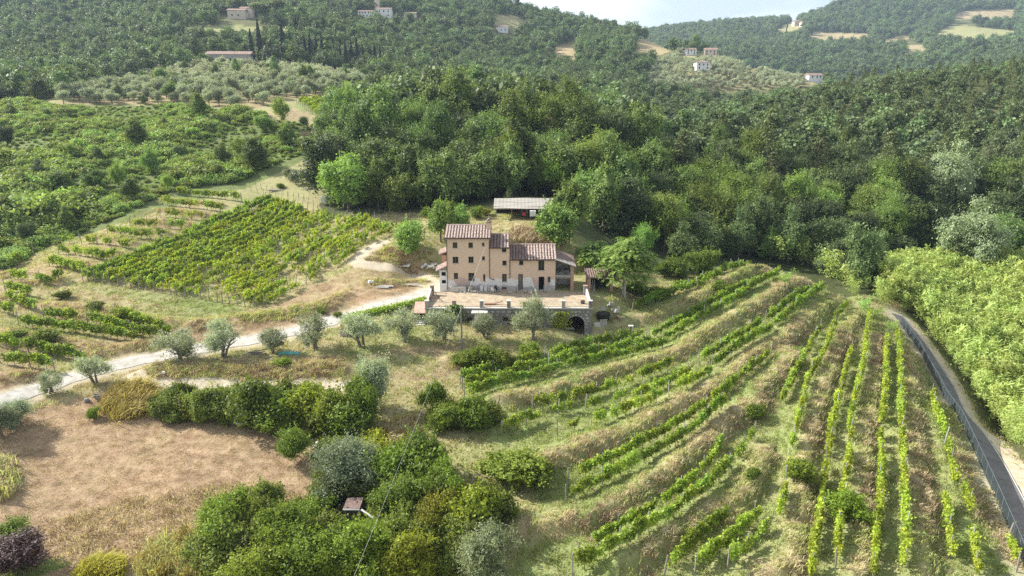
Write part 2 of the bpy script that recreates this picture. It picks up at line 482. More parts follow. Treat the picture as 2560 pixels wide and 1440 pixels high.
# ------------------------------------------------------------------ layout of the vineyards (photo pixels, put onto the ground)
# vine trellises of the terraced vineyard east of the house: (points, fullness 0..1, yellow 0..1)
ROWS_E = [
    ([(1580, 786), (1694, 736), (1780, 710), (1872, 674)], 0.95, 0.1),
    ([(1622, 772), (1690, 748), (1790, 716)], 0.7, 0.15),
    ([(1622, 852), (1750, 786), (1875, 725)], 1.0, 0.1),
    ([(1655, 864), (1811, 780), (1942, 704)], 1.0, 0.15),
    ([(1150, 958), (1350, 906), (1500, 866), (1591, 850)], 0.85, 0.2),
    ([(1157, 976), (1340, 930), (1500, 888), (1614, 864)], 0.95, 0.2),
    ([(1162, 1004), (1330, 954), (1500, 912), (1655, 880)], 0.95, 0.15),
    ([(1747, 914), (1839, 860), (1933, 800), (2019, 735)], 1.0, 0.1),
    ([(1778, 932), (1844, 888), (1914, 850), (1961, 812), (2053, 737)], 0.9, 0.15),
    ([(1330, 1026), (1500, 988), (1667, 925)], 0.45, 0.4),
    ([(1253, 1090), (1347, 1052), (1404, 1034), (1594, 1000), (1720, 945)], 0.6, 0.3),
    ([(1394, 1098), (1444, 1078), (1498, 1064), (1572, 1044), (1629, 1026), (1770, 955)], 0.5, 0.35),
    ([(1421, 1218), (1498, 1175), (1549, 1152), (1653, 1097), (1720, 1060), (1811, 990), (1925, 902)], 0.6, 0.3),
    ([(1414, 1266), (1498, 1222), (1565, 1192), (1633, 1152), (1700, 1120), (1750, 1087), (1800, 1044)], 0.8, 0.15),
    ([(1444, 1405), (1532, 1354), (1639, 1283), (1720, 1226), (1780, 1162), (1797, 1128)], 0.6, 0.3),
    ([(1431, 1440), (1518, 1410), (1579, 1374), (1666, 1326), (1720, 1280), (1774, 1238), (1807, 1195), (1851, 1150), (1885, 1094)], 0.75, 0.25),
    ([(1660, 1438), (1700, 1402), (1737, 1366), (1800, 1316)], 0.65, 0.3),
    ([(1737, 1434), (1787, 1393), (1841, 1353), (1888, 1306)], 0.6, 0.4),
    ([(1817, 1434), (1868, 1400), (1905, 1350)], 0.6, 0.3),
    ([(2050, 828), (2010, 905), (1956, 1004)], 0.9, 0.3),
    ([(2086, 832), (2053, 910), (2019, 965), (1996, 1064), (1975, 1150), (1965, 1212), (1958, 1258), (1948, 1300)], 0.75, 0.45),
    ([(2114, 776), (2088, 806)], 0.9, 0.2),
    ([(2128, 880), (2106, 962), (2090, 1030), (2073, 1081), (2069, 1131), (2059, 1198), (2053, 1248), (2046, 1316), (2033, 1383), (2026, 1440)], 0.7, 0.6),
    ([(2172, 786), (2164, 852), (2155, 929), (2147, 963), (2130, 1030), (2120, 1087), (2124, 1124), (2110, 1215), (2100, 1282), (2096, 1326), (2086, 1434)], 0.75, 0.55),
    ([(2214, 856), (2210, 963), (2204, 1047), (2197, 1097), (2200, 1195), (2197, 1265), (2187, 1349), (2180, 1440)], 0.9, 0.5),
    ([(2241, 836), (2247, 953), (2245, 1057), (2250, 1153), (2254, 1248), (2258, 1366), (2250, 1434)], 0.8, 0.45),
    ([(2328, 997), (2335, 1053), (2355, 1107), (2372, 1171), (2382, 1225)], 0.9, 0.5),
    ([(2358, 1265), (2365, 1316), (2375, 1393)], 0.6, 0.55),
    ([(2399, 1242), (2415, 1289), (2425, 1359), (2440, 1433)], 0.8, 0.45),
    ([(2516, 1356), (2540, 1430)], 0.8, 0.5),
]
# grassy banks between them
BANKS_PX = [
    ([(1605, 809), (1694, 775), (1778, 735), (1917, 684)], 0.9, 1.5),
    ([(1256, 1014), (1431, 984), (1500, 945), (1611, 914), (1694, 893), (1750, 852), (1833, 802), (1903, 768), (2014, 712)], 1.0, 1.5),
    ([(1364, 1163), (1465, 1130), (1565, 1103), (1639, 1050), (1750, 998), (1820, 957), (1889, 893), (1972, 848), (2042, 790), (2097, 754)], 1.0, 1.5),
    ([(1324, 1333), (1465, 1316), (1565, 1259), (1666, 1200), (1750, 1128), (1818, 1065), (1885, 1027), (1903, 976), (1972, 921), (1986, 897)], 1.0, 1.4),
    ([(1570, 1420), (1640, 1372), (1734, 1325), (1784, 1282), (1851, 1262), (1885, 1202), (1918, 1148)], 0.9, 1.3),
    ([(1900, 1440), (1985, 1430), (1996, 1333), (2002, 1248), (2012, 1165), (2036, 1047), (2056, 990), (2082, 900), (2112, 850), (2140, 790)], 0.8, 1.2),
    ([(2140, 1440), (2147, 1400), (2158, 1265), (2155, 1165), (2162, 1081), (2176, 994), (2190, 900), (2193, 850)], 0.75, 1.2),
    ([(2310, 1440), (2305, 1400), (2305, 1265), (2290, 1165), (2280, 1081), (2276, 977), (2268, 880)], 0.8, 1.3),
    ([(2530, 1400), (2489, 1333), (2439, 1248), (2405, 1181), (2378, 1094), (2350, 1010)], 0.8, 1.2),
]
# short trellises on the terraces west of the house
ROWS_W = [
    ([(20, 674), (50, 660)], 0.9, 0.3), ([(27, 698), (121, 715), (148, 705)], 0.95, 0.35), ([(13, 728), (71, 742)], 0.85, 0.35), ([(124, 668), (205, 684)], 0.9, 0.4),
    ([(148, 638), (200, 640), (262, 653), (282, 648)], 0.8, 0.45), ([(205, 611), (316, 623)], 0.85, 0.45), ([(269, 590), (340, 596), (403, 596)], 0.7, 0.35), ([(326, 573), (400, 569), (453, 573)], 0.8, 0.35),
    ([(400, 543), (460, 545), (517, 552)], 0.5, 0.45), ([(407, 514), (480, 520), (551, 529)], 0.8, 0.5), ([(433, 489), (520, 494), (605, 505)], 0.9, 0.45),
    ([(17, 756), (84, 781)], 0.85, 0.35), ([(0, 779), (34, 792)], 0.85, 0.35), ([(47, 814), (180, 832), (330, 856)], 1.0, 0.25), ([(110, 796), (240, 818), (376, 849)], 1.0, 0.3), ([(292, 806), (416, 839)], 0.9, 0.3),
    ([(0, 869), (100, 885), (208, 908)], 1.0, 0.3), ([(0, 908), (70, 920), (138, 930)], 1.0, 0.25),
    ([(85, 640), (140, 622), (200, 600)], 0.5, 0.3),
]
BANKS_W = [([(0, 690), (60, 688)], .5, 1.3), ([(30, 715), (150, 700)], .5, 1.2), ([(120, 655), (220, 670)], .6, 1.2), ([(160, 625), (300, 640)], .6, 1.2), ([(220, 598), (340, 612)], .6, 1.2), ([(290, 578), (420, 588)], .6, 1.2), ([(350, 556), (470, 562)], .6, 1.2),
           ([(390, 528), (520, 540)], .6, 1.2), ([(410, 500), (550, 516)], .5, 1.2), ([(0, 745), (90, 765)], .5, 1.3), ([(120, 770), (250, 800), (420, 812)], .9, 2.0), ([(0, 845), (120, 858), (240, 880)], .9, 1.8), ([(480, 815), (600, 800), (720, 785), (830, 765)], .7, 1.6), ([(210, 890), (330, 868), (400, 860)], .6, 1.4),
           ([(0, 945), (90, 940)], .6, 1.3)]
# long trellises of the block on the slope: from the lower edge to the upper edge
BLOCK_LO = [(208, 702), (300, 716), (400, 731), (500, 748), (560, 757), (617, 768), (660, 766)]
BLOCK_HI = [(668, 501), (700, 516), (760, 528), (820, 545), (880, 552), (950, 560), (1008, 572)]
NBLOCK = 25

for px, h, w in BANKS_PX: BUMPS.append((PL(px), h * 1.3, w))
for px, h, w in BANKS_W: BUMPS.append((PL(px), h, w))
NBANK = len(BANKS_PX)
# bank between the olives and the field track, below the track, and beside the white road
for px, h, w in (([(380, 925), (520, 932), (680, 930), (850, 925)], 0.7, 2.0), ([(1130, 905), (1250, 905)], 0.5, 1.8), ([(920, 705), (1000, 712), (1060, 706)], 0.5, 1.2), ([(600, 800), (760, 780), (860, 740)], 0.6, 1.5)):
    BUMPS.append((PL(px), h, w))

# roads
GRAVEL = PL([(-260, 1075), (-120, 1040), (0, 1002), (110, 966), (200, 937), (300, 912), (400, 890), (520, 868), (620, 851), (740, 826), (850, 797), (930, 768), (1000, 746), (1050, 731), (1090, 721)])
TRACK = PL([(1095, 716), (1060, 690), (1010, 678), (950, 668), (905, 658), (893, 648), (915, 628), (955, 605)])
FIELDTRACK = PL([(330, 945), (420, 958), (560, 961), (700, 962), (860, 964)])
ASPH_L = [(2235, 790), (2255, 808), (2300, 873), (2350, 963), (2420, 1083), (2490, 1233), (2545, 1363), (2590, 1480)]
ASPHALT = PL([(2262, 808), (2312, 870), (2372, 962), (2448, 1092), (2524, 1235), (2590, 1370), (2640, 1500)])
_a0 = ASPHALT[0]; _ad = (ASPHALT[0] - ASPHALT[1]); _ad /= np.hypot(*_ad)
ASPHALT = np.vstack([[_a0 + _ad * 2.5], ASPHALT])

_g0 = ground
def ground(x, y, bumps=True):
    x = np.asarray(x, float).ravel(); y = np.asarray(y, float).ravel()
    z = _g0(x, y, bumps)
    for line, w in ((GRAVEL, 2.3), (ASPHALT, 3.6)):
        m = (x > line[:, 0].min() - 8) & (x < line[:, 0].max() + 8) & (y > line[:, 1].min() - 8) & (y < line[:, 1].max() + 8)
        if m.any():
            d = seg_dist(x[m], y[m], line)
            k = 1 - sstep(w, w + 1.6, d)
            z[m] = z[m] * (1 - k) + base_z(x[m], y[m]) * k
    return z

def gz(x, y): return float(ground([x], [y])[0])
def G(px, py, ymin=36.0):
    p = P(px, py, ymin, True); return p

# ------------------------------------------------------------------ ground sheet
us = np.linspace(-1.02, 1.02, 690)
ys = np.concatenate([np.arange(-35, 40, 3.0), np.arange(40, 150, 0.36), np.arange(150, 182, 0.7), np.geomspace(182.5, 3600, 235)])
UU, YY = np.meshgrid(us, ys)
XX = UU * (YY + YO)
gx, gy = XX.ravel(), YY.ravel()
gzv = ground(gx, gy)
nr, nc = XX.shape
idx = np.arange(nr * nc).reshape(nr, nc)
gf = np.stack([idx[:-1, :-1], idx[:-1, 1:], idx[1:, 1:], idx[1:, :-1]], -1).reshape(-1, 4)
ppx, ppy = project(gx, gy, gzv)
jx = ppx + 26 * (fbm(gx * .35, gy * .35, 31) - .5); jy = ppy + 16 * (fbm(gx * .35, gy * .35, 37) - .5)
near = gy < 175
green = 0.38 + 0.75 * (fbm(gx * 0.10, gy * 0.10, 41) - 0.5) + 0.5 * (fbm(gx * .6, gy * .6, 43) - .5)
tan = np.zeros(len(gx)); pale = np.zeros(len(gx)); woods = np.zeros(len(gx))
def zone(poly, ymin=0, ymax=1e9): return in_poly(jx, jy, poly) & (gy > ymin) & (gy < ymax)
# terraced vineyard: greener
zv = zone([(1150, 940), (1560, 850), (1600, 760), (1900, 670), (2100, 720), (2240, 800), (2560, 1330), (2600, 1500), (1250, 1500), (1350, 1250), (1230, 1120)], 0, 140)
green = np.where(zv, green + 0.36, green)
# west vineyard block and terraces
zb = zone([(200, 700), (640, 480), (700, 495), (1010, 565), (640, 780)], 0, 175); green = np.where(zb, green + .1, green)
# green strip by the block and the lawn before the wall
green = np.where(zone([(220, 705), (620, 770), (600, 790), (200, 725)]), green + .3, green)
green = np.where(zone([(640, 780), (1000, 600), (1010, 620), (760, 720)]), green + .2, green)
green = np.where(zone([(1390, 850), (1620, 850), (1400, 900), (1150, 890), (1050, 860)]), green + .25, green)
green = np.where(zone([(800, 880), (1000, 860), (1000, 880), (560, 920), (420, 915)]), green + .1, green)
green = np.where(zone([(560, 1195), (760, 1120), (960, 1180), (800, 1230)]) , green, green)
green = np.where(zone([(185, 1185), (300, 1165), (330, 1195), (240, 1230)]), green + .35, green)
zt = zone([(-40, 1080), (80, 1020), (260, 985), (400, 1030), (700, 1060), (720, 1120), (800, 1160), (800, 1240), (640, 1290), (540, 1310), (330, 1440), (-40, 1440)], 0, 120)
tan = np.where(zt, 0.75 + .5 * (fbm(gx * .3, gy * .3, 47) - .5), tan)
green = np.where(zt, green - .42, green)
tan = np.where(zone([(460, 830), (620, 790), (830, 770), (840, 795), (640, 840), (480, 850)]), .8, tan)
tan = np.where(zone([(0, 930), (150, 915), (60, 960), (0, 985)]), .7, tan)
green = np.where(zone([(-40, 1385), (180, 1400), (60, 1460), (-40, 1460)]), .95, green); tan = np.where(zone([(-40, 1385), (180, 1400), (60, 1460), (-40, 1460)]), .0, tan)
green = np.where(zone([(320, 900), (860, 905), (870, 990), (300, 960)]), green - .22, green)
green = np.where(zone([(1060, 730), (1480, 730), (1490, 770), (1050, 775)]), green - .3, green)
pale = np.where(zone([(1040, 705), (1110, 700), (1390, 728), (1440, 742), (1060, 755)]), .55, pale)
zs_ = zone([(640, 785), (1000, 610), (1090, 690), (1000, 750), (850, 800), (480, 855), (420, 820), (560, 790)], 0, 140)
tan = np.where(zs_, np.maximum(tan, .45 + 1.0 * (fbm(gx * .22, gy * .22, 63) - .35)), tan)
zl = zone([(-60, 690), (200, 590), (420, 510), (620, 480), (210, 702), (420, 800), (440, 860), (330, 900), (0, 960), (-60, 960)], 0, 175)
tan = np.where(zl, np.maximum(tan, .5 * sstep(.45, .7, fbm(gx * .25, gy * .25, 65))), tan)
zq = zone([(330, 900), (860, 890), (1100, 860), (1300, 860), (1250, 930), (900, 960), (400, 950)], 0, 120)
tan = np.where(zq, np.maximum(tan, .6 * sstep(.42, .65, fbm(gx * .22, gy * .22, 67))), tan)
# tracks
def near_line(line, w, val, arr):
    m = (gx > line[:, 0].min() - 6) & (gx < line[:, 0].max() + 6) & (gy > line[:, 1].min() - 6) & (gy < line[:, 1].max() + 6)
    d = np.full(len(gx), 99.0); d[m] = seg_dist(gx[m], gy[m], line)
    d = d + 1.0 * (fbm(gx * .8, gy * .8, 53) - .5)
    return np.maximum(arr, val * (1 - sstep(w * .6, w * 1.25, d))), d
pale, _ = near_line(TRACK, 1.5, .85, pale)
pale, _ = near_line(FIELDTRACK, 1.3, .8, pale)
pale, _ = near_line(GRAVEL, 2.4, .7, pale)
pale, da = near_line(ASPHALT, 2.7, .55, pale)
# banks: dry tops, green feet
bd = np.full(len(gx), 99.0)
m = near & (gy > 40)
for pts, h, w in BUMPS[:NBANK]:
    bd[m] = np.minimum(bd[m], seg_dist(gx[m], gy[m], pts) / w)
green = np.where(bd < 1.3, green - .48 * (1 - sstep(.3, 1.15, bd)) * sstep(.25, .55, fbm(gx * .3, gy * .3, 69)), green)
for pts, h, w in BUMPS[NBANK:NBANK + len(BANKS_W)]:
    m2 = near & (gx > pts[:, 0].min() - 5) & (gx < pts[:, 0].max() + 5) & (gy > pts[:, 1].min() - 5) & (gy < pts[:, 1].max() + 5)
    d = seg_dist(gx[m2], gy[m2], pts) / w
    green[m2] -= .4 * (1 - sstep(.3, 1.3, d)); tan[m2] = np.maximum(tan[m2], .35 * (1 - sstep(.2, 1.2, d)))
# woodland floor
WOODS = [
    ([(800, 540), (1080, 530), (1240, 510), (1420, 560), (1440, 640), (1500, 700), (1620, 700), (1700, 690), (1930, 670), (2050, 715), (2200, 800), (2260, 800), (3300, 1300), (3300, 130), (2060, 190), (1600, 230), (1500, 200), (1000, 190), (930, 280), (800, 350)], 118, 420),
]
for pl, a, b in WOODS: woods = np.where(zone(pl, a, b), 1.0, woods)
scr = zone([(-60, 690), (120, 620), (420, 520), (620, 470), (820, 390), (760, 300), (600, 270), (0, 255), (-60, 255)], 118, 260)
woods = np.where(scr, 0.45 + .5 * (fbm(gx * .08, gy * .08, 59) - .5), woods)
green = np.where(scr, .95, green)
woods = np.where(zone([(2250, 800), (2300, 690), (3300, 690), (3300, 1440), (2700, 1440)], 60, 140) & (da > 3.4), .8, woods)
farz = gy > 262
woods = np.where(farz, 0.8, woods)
FIELDS = [  # open ground on the far slopes: (polygon, ymin, ymax, dryness)
    ([(400, 80), (440, 70), (560, 62), (700, 70), (850, 80), (800, 84), (600, 78), (480, 80)], 440, 620, .35),
    ([(1235, 62), (1230, 38), (1290, 40), (1320, 58), (1300, 70)], 650, 900, .6),
    ([(1390, 145), (1380, 120), (1430, 102), (1445, 120), (1440, 150)], 560, 800, .9),
    ([(1580, 140), (1590, 96), (1660, 105), (1690, 125), (1640, 140)], 600, 900, .8),
    ([(2010, 100), (2030, 80), (2170, 85), (2170, 98)], 1200, 1700, .8), ([(2180, 108), (2240, 92), (2290, 88), (2260, 104)], 1200, 1700, .8), ([(2255, 135), (2270, 112), (2310, 112), (2320, 128)], 1000, 1600, .8),
    ([(2380, 48), (2400, 28), (2540, 22), (2530, 44)], 1300, 1900, .9), ([(1930, 80), (1960, 64), (1990, 54), (2010, 62), (1990, 78)], 1300, 2000, .6), ([(2330, 92), (2380, 60), (2560, 80), (2450, 100)], 1100, 1800, .45),
    ([(740, 300), (740, 254), (920, 254), (940, 290), (800, 300)], 215, 262, .15), ([(640, 285), (740, 272), (800, 295), (740, 310)], 205, 250, .95),
    ([(600, 480), (760, 400), (820, 420), (830, 510), (740, 500)], 150, 200, .5),
]
for pl, a, b, dry in FIELDS:
    k = in_poly(ppx, ppy, pl) & (gy > a) & (gy < b)
    woods = np.where(k, 0.0, woods); green = np.where(k, 1 - dry + .3 * (fbm(gx * .05, gy * .05, 61) - .5), green); tan = np.where(k & (dry > .7), .25, tan)
GROVE = [(130, 262), (200, 235), (420, 185), (520, 160), (640, 165), (780, 175), (900, 195), (990, 215), (900, 240), (700, 250), (640, 275), (480, 262)]
kg = in_poly(ppx, ppy, GROVE) & (gy > 235) & (gy < 420)
woods = np.where(kg, .1, woods); green = np.where(kg, .25, green); tan = np.where(kg, .3, tan)
SPUR = [(1600, 215), (1640, 160), (1700, 128), (1800, 140), (1900, 165), (2060, 205), (2000, 222), (1800, 225)]
ks = in_poly(ppx, ppy, SPUR) & (gy > 480) & (gy < 760)
woods = np.where(ks, .15, woods); green = np.where(ks, .25, green)
green = np.clip(green, 0, 1)

gm, t, out = newmat('ground_cover')
def att(n): return N(t, 'ShaderNodeAttribute', attribute_name=n).outputs['Fac']
n1 = noise(t, 0.9, 5.0, 0.65); n2 = noise(t, 6.0, 3.0, 0.7)
nn = math_node(t, 'ADD', math_node(t, 'MULTIPLY', n1, .5), math_node(t, 'MULTIPLY', n2, .5))
dryc = ramp(t, nn, [(0.30, (0.20, 0.150, 0.080)), (0.5, (0.38, 0.305, 0.175)), (0.70, (0.56, 0.47, 0.29))])
grc = ramp(t, nn, [(0.30, (0.075, 0.110, 0.030)), (0.5, (0.175, 0.225, 0.070)), (0.70, (0.32, 0.36, 0.14))])
tanc = ramp(t, nn, [(0.28, (0.148, 0.088, 0.054)), (0.48, (0.290, 0.190, 0.120)), (0.70, (0.46, 0.335, 0.225))])
palc = ramp(t, nn, [(0.25, (0.36, 0.30, 0.22)), (0.7, (0.58, 0.51, 0.39))])
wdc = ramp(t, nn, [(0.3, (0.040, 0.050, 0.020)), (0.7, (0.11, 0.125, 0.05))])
gfac = math_node(t, 'ADD', att('green'), math_node(t, 'MULTIPLY', math_node(t, 'SUBTRACT', n2, .5), 1.2))
gfac = math_node(t, 'ADD', gfac, math_node(t, 'MULTIPLY', math_node(t, 'SUBTRACT', n1, .5), 1.0)); t.nodes[-1].use_clamp = True
c = mixc(t, gfac, dryc, grc)
n4 = noise(t, .45, 3.0, .6, stretch=(.6, 1.6, 1.0))
tanc = mixc(t, 1.0, tanc, ramp(t, n4, [(.3, (.58, .54, .50)), (.48, (.95, .93, .90)), (.7, (1.2, 1.2, 1.18))]), 'MULTIPLY')
c = mixc(t, att('tan'), c, tanc)
c = mixc(t, att('pale'), c, palc)
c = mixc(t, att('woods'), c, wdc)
pb = N(t, 'ShaderNodeBsdfPrincipled'); pb.inputs['Roughness'].default_value = 0.95; pb.inputs['Specular IOR Level'].default_value = 0.1
t.links.new(c, pb.inputs['Base Color'])
bn = N(t, 'ShaderNodeBump'); bn.inputs['Strength'].default_value = 0.9; bn.inputs['Distance'].default_value = 0.16
t.links.new(noise(t, 3.0, 4.0, .75), bn.inputs['Height']); t.links.new(bn.outputs['Normal'], pb.inputs['Normal'])
t.links.new(pb.outputs['BSDF'], out.inputs['Surface'])
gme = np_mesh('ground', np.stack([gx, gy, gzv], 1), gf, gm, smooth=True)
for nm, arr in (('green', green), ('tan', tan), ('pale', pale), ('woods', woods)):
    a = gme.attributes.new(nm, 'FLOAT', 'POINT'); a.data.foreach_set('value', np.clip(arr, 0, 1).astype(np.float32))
gob = link(bpy.data.objects.new('ground', gme)); tag(gob, kind='structure')

# ------------------------------------------------------------------ roads
def strip(line, offs, lift, step=0.8, jit=0.0, crown=0.0):
    """sheet along line; offs = lateral offsets"""
    c = resample(line, step)
    # smooth
    for _ in range(6): c[1:-1] = (c[:-2] + 2 * c[1:-1] + c[2:]) / 4
    d = np.gradient(c, axis=0); d /= np.hypot(d[:, 0], d[:, 1])[:, None]
    nrm = np.stack([-d[:, 1], d[:, 0]], 1)
    V = []
    for k, o in enumerate(offs):
        oo = o + (jit * (fbm(c[:, 0] * .5, c[:, 1] * .5, 71 + k) - .5) if k in (0, len(offs) - 1) else 0)
        q = c + nrm * (np.zeros(len(c)) + oo)[:, None]
        z = ground(q[:, 0], q[:, 1]) + lift
        V.append(np.column_stack([q, z]))
    V = np.array(V)                                  # offs, n, 3
    no, n, _ = V.shape
    ii = np.arange(no * n).reshape(no, n)
    fc = np.stack([ii[:-1, :-1], ii[:-1, 1:], ii[1:, 1:], ii[1:, :-1]], -1).reshape(-1, 4)
    return V, fc, c, nrm
gravel_m = rough_mat('pale_gravel', [(.25, (.26, .235, .19)), (.42, (.37, .345, .295)), (.55, (.44, .41, .36)), (.75, (.52, .495, .44))], .9, .95, .6, 14.0)
V, fc, _, _ = strip(GRAVEL, [1.4, .9, .35, -.35, -.9, -1.4], .045, 0.8, 1.2)
o = link(bpy.data.objects.new('gravel_road', np_mesh('gravel_road', V.reshape(-1, 3), fc, gravel_m, smooth=True))); tag(o, kind='structure')
asph_m = rough_mat('old_asphalt', [(.3, (.105, .100, .100)), (.55, (.15, .143, .142)), (.7, (.175, .167, .163))], .8, .85, .25, 40.0)
V, fc, AC, AN = strip(ASPHALT, [1.12, .55, 0, -.55, -1.12], .06, 0.8)
o = link(bpy.data.objects.new('asphalt_road', np_mesh('asphalt_road', V.reshape(-1, 3), fc, asph_m, smooth=True))); tag(o, kind='structure')
verge_m = rough_mat('dusty_verge', [(.25, (.36, .29, .19)), (.5, (.50, .42, .30)), (.75, (.62, .54, .41))], 1.3, .95, .6, 12.0)
SIDE = 1.0 if AN[5, 0] > 0 else -1.0              # +1 when the positive offset lies on the bamboo side
V, fc, _, _ = strip(ASPHALT, [SIDE * o_ for o_ in (1.08, 1.7, 2.4, 3.1)], .05, 0.8, .9)
o = link(bpy.data.objects.new('road_verge', np_mesh('road_verge', V.reshape(-1, 3), fc, verge_m, smooth=True))); tag(o, kind='structure')
line_m = rough_mat('road_paint', [(.3, (.55, .54, .50)), (.7, (.78, .77, .73))], 6.0, .8)
SIDE = 1.0 if AN[5, 0] > 0 else -1.0              # +1 when the positive offset lies on the bamboo side
V, fc, _, _ = strip(ASPHALT, [SIDE * 1.03, SIDE * .95], .066, 0.8)
o = link(bpy.data.objects.new('road_edge_line', np_mesh('road_edge_line', V.reshape(-1, 3), fc, line_m))); tag(o, kind='structure')

# ------------------------------------------------------------------ plant prototypes
RNG = np.random.default_rng(11)
random.seed(11)

def unit(v): return v / (np.linalg.norm(v, axis=1, keepdims=True) + 1e-9)

def quads(pos, nrm, size, asp, tint, rng, tang=None):
    """one leaf-sized quad at each pos"""
    n = len(pos)
    nrm = unit(nrm)
    a = rng.normal(size=(n, 3)) if tang is None else tang + 0.35 * rng.normal(size=(n, 3))
    tg = unit(np.cross(a, nrm)) if tang is None else unit(a - (a * nrm).sum(1, keepdims=True) * nrm)
    bt = np.cross(nrm, tg)
    s = (np.zeros(n) + size)[:, None] * rng.uniform(.65, 1.35, (n, 1))
    v = np.empty((n, 4, 3))
    v[:, 0] = pos - tg * s; v[:, 1] = pos - bt * s * asp + tg * s * .1; v[:, 2] = pos + tg * s; v[:, 3] = pos + bt * s * asp + tg * s * .1
    f = np.arange(4 * n).reshape(n, 4)
    return v.reshape(-1, 3), f, np.repeat(tint, 4)

def crown_arrays(seed, H, R, base, lobes=9, clumps=130, leaves=20, leaf=.22, flat=1.0, asp=.6, spread=.13, core=220, up=.35, jit=.75, lobe_r=(.34, .52), top=0.0, fuzz=1.0, shoots=0, reach=(.25, .68)):
    rng = np.random.default_rng(seed)
    cz0 = (H + base) / 2; hz = (H - base) / 2
    C = []; Rr = []
    for i in range(lobes):
        d = unit(rng.normal(size=(1, 3)))[0] * rng.uniform(*reach)
        r = rng.uniform(*lobe_r)
        zz = d[2]
        taper = 1.0 - top * max(0, zz) 
        C.append((d[0] * R * taper, d[1] * R * taper, cz0 + zz * hz)); Rr.append(r * (1 - .4 * top * max(0, zz)))
    C.append((0, 0, cz0)); Rr.append(.6)
    C = np.array(C); Rr = np.array(Rr)
    w = Rr ** 2; w /= w.sum()
    li = rng.choice(len(C), clumps, p=w)
    d = unit(rng.normal(size=(clumps, 3)) + np.array([0, 0, .25]))
    sc = np.array([R, R, hz * flat])
    cc = C[li] + d * Rr[li][:, None] * sc * rng.uniform(.8, 1.06, (clumps, 1))
    cc[:, 2] = np.maximum(cc[:, 2], base * .9)
    ct = np.clip(rng.normal(.5, .2, clumps), 0, 1)
    pos = np.repeat(cc, leaves, 0) + rng.normal(size=(clumps * leaves, 3)) * R * spread * fuzz * np.array([1, 1, .75])
    outn = np.repeat(d, leaves, 0)
    nrm = outn * .8 + rng.normal(size=pos.shape) * jit + np.array([0, 0, up])
    tint = np.clip(np.repeat(ct, leaves) + rng.normal(0, .12, len(pos)), 0, 1)
    if shoots:
        si = rng.integers(0, clumps, shoots); L = rng.uniform(.25, .6, shoots) * R; m_ = 16
        dr = unit(d[si] * .7 + np.array([0, 0, .9]) + .35 * rng.normal(size=(shoots, 3)))
        tt = np.linspace(.1, 1, m_)
        sp = (cc[si][:, None, :] + dr[:, None, :] * (L[:, None] * tt[None])[:, :, None]).reshape(-1, 3) + rng.normal(size=(shoots * m_, 3)) * R * .03
        pos = np.vstack([pos, sp]); nrm = np.vstack([nrm, rng.normal(size=sp.shape) + np.array([0, 0, .4])]); tint = np.concatenate([tint, np.clip(np.repeat(ct[si], m_) + .15, 0, 1)])
    V, Fc, T = quads(pos, nrm, leaf * rng.choice([.7, .9, 1.0, 1.25], len(pos)), asp, tint, rng)
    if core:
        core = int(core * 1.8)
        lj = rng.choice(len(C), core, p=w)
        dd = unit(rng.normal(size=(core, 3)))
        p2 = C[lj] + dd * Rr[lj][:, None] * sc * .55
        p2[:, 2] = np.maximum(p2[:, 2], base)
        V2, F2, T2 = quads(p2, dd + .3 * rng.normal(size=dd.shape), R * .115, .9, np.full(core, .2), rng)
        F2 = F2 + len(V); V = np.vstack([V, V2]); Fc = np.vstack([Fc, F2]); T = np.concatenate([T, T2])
    V[:, 2] = np.maximum(V[:, 2], 0.02)
    return V, Fc, T

def crown_mesh(name, mat, *a, **k):
    V, Fc, T = crown_arrays(*a, **k)
    return np_mesh(name, V, Fc, mat, T)

bark = rough_mat('bark', [(.3, (.07, .055, .04)), (.7, (.17, .14, .11))], 4.0, .95, .6, 18.0)
bark_olive = rough_mat('olive_bark', [(.3, (.10, .085, .065)), (.7, (.24, .21, .17))], 5.0, .95, .6, 18.0)
bark_pale = rough_mat('pale_bark', [(.3, (.30, .28, .24)), (.7, (.50, .47, .42))], 5.0, .9, .3, 18.0)

def trunk_mesh(name, seed, H, r, R, mat, limbs=4, start=.35, lean=.06, stems=1):
    rg = random.Random(seed)
    b = MB()
    for s in range(stems):
        ox, oy = (0, 0) if stems == 1 else (rg.uniform(-.25, .25), rg.uniform(-.25, .25))
        lx, ly = rg.uniform(-1, 1) * lean * H * (2.2 if stems > 1 else 1), rg.uniform(-1, 1) * lean * H * (2.2 if stems > 1 else 1)
        pts = [(ox, oy, -.3), (ox, oy, .0), (ox + lx * .3, oy + ly * .3, H * .3), (ox + lx * .7, oy + ly * .7, H * .6), (ox + lx, oy + ly, H * .85)]
        b.tube(pts, [r * 1.5, r * 1.15, r * .85, r * .6, r * .2], 7)
        for i in range(limbs):
            h = H * rg.uniform(start, .65); a = rg.uniform(0, 6.28); L = R * rg.uniform(.5, .8)
            k = h / H
            p0 = (ox + lx * k, oy + ly * k, h)
            p1 = (p0[0] + math.cos(a) * L * .5, p0[1] + math.sin(a) * L * .5, h + L * .4)
            p2 = (p0[0] + math.cos(a) * L, p0[1] + math.sin(a) * L, h + L * .75)
            b.tube([p0, p1, p2], [r * .5, r * .33, r * .1], 5)
    return b.mesh(name, mat, True)

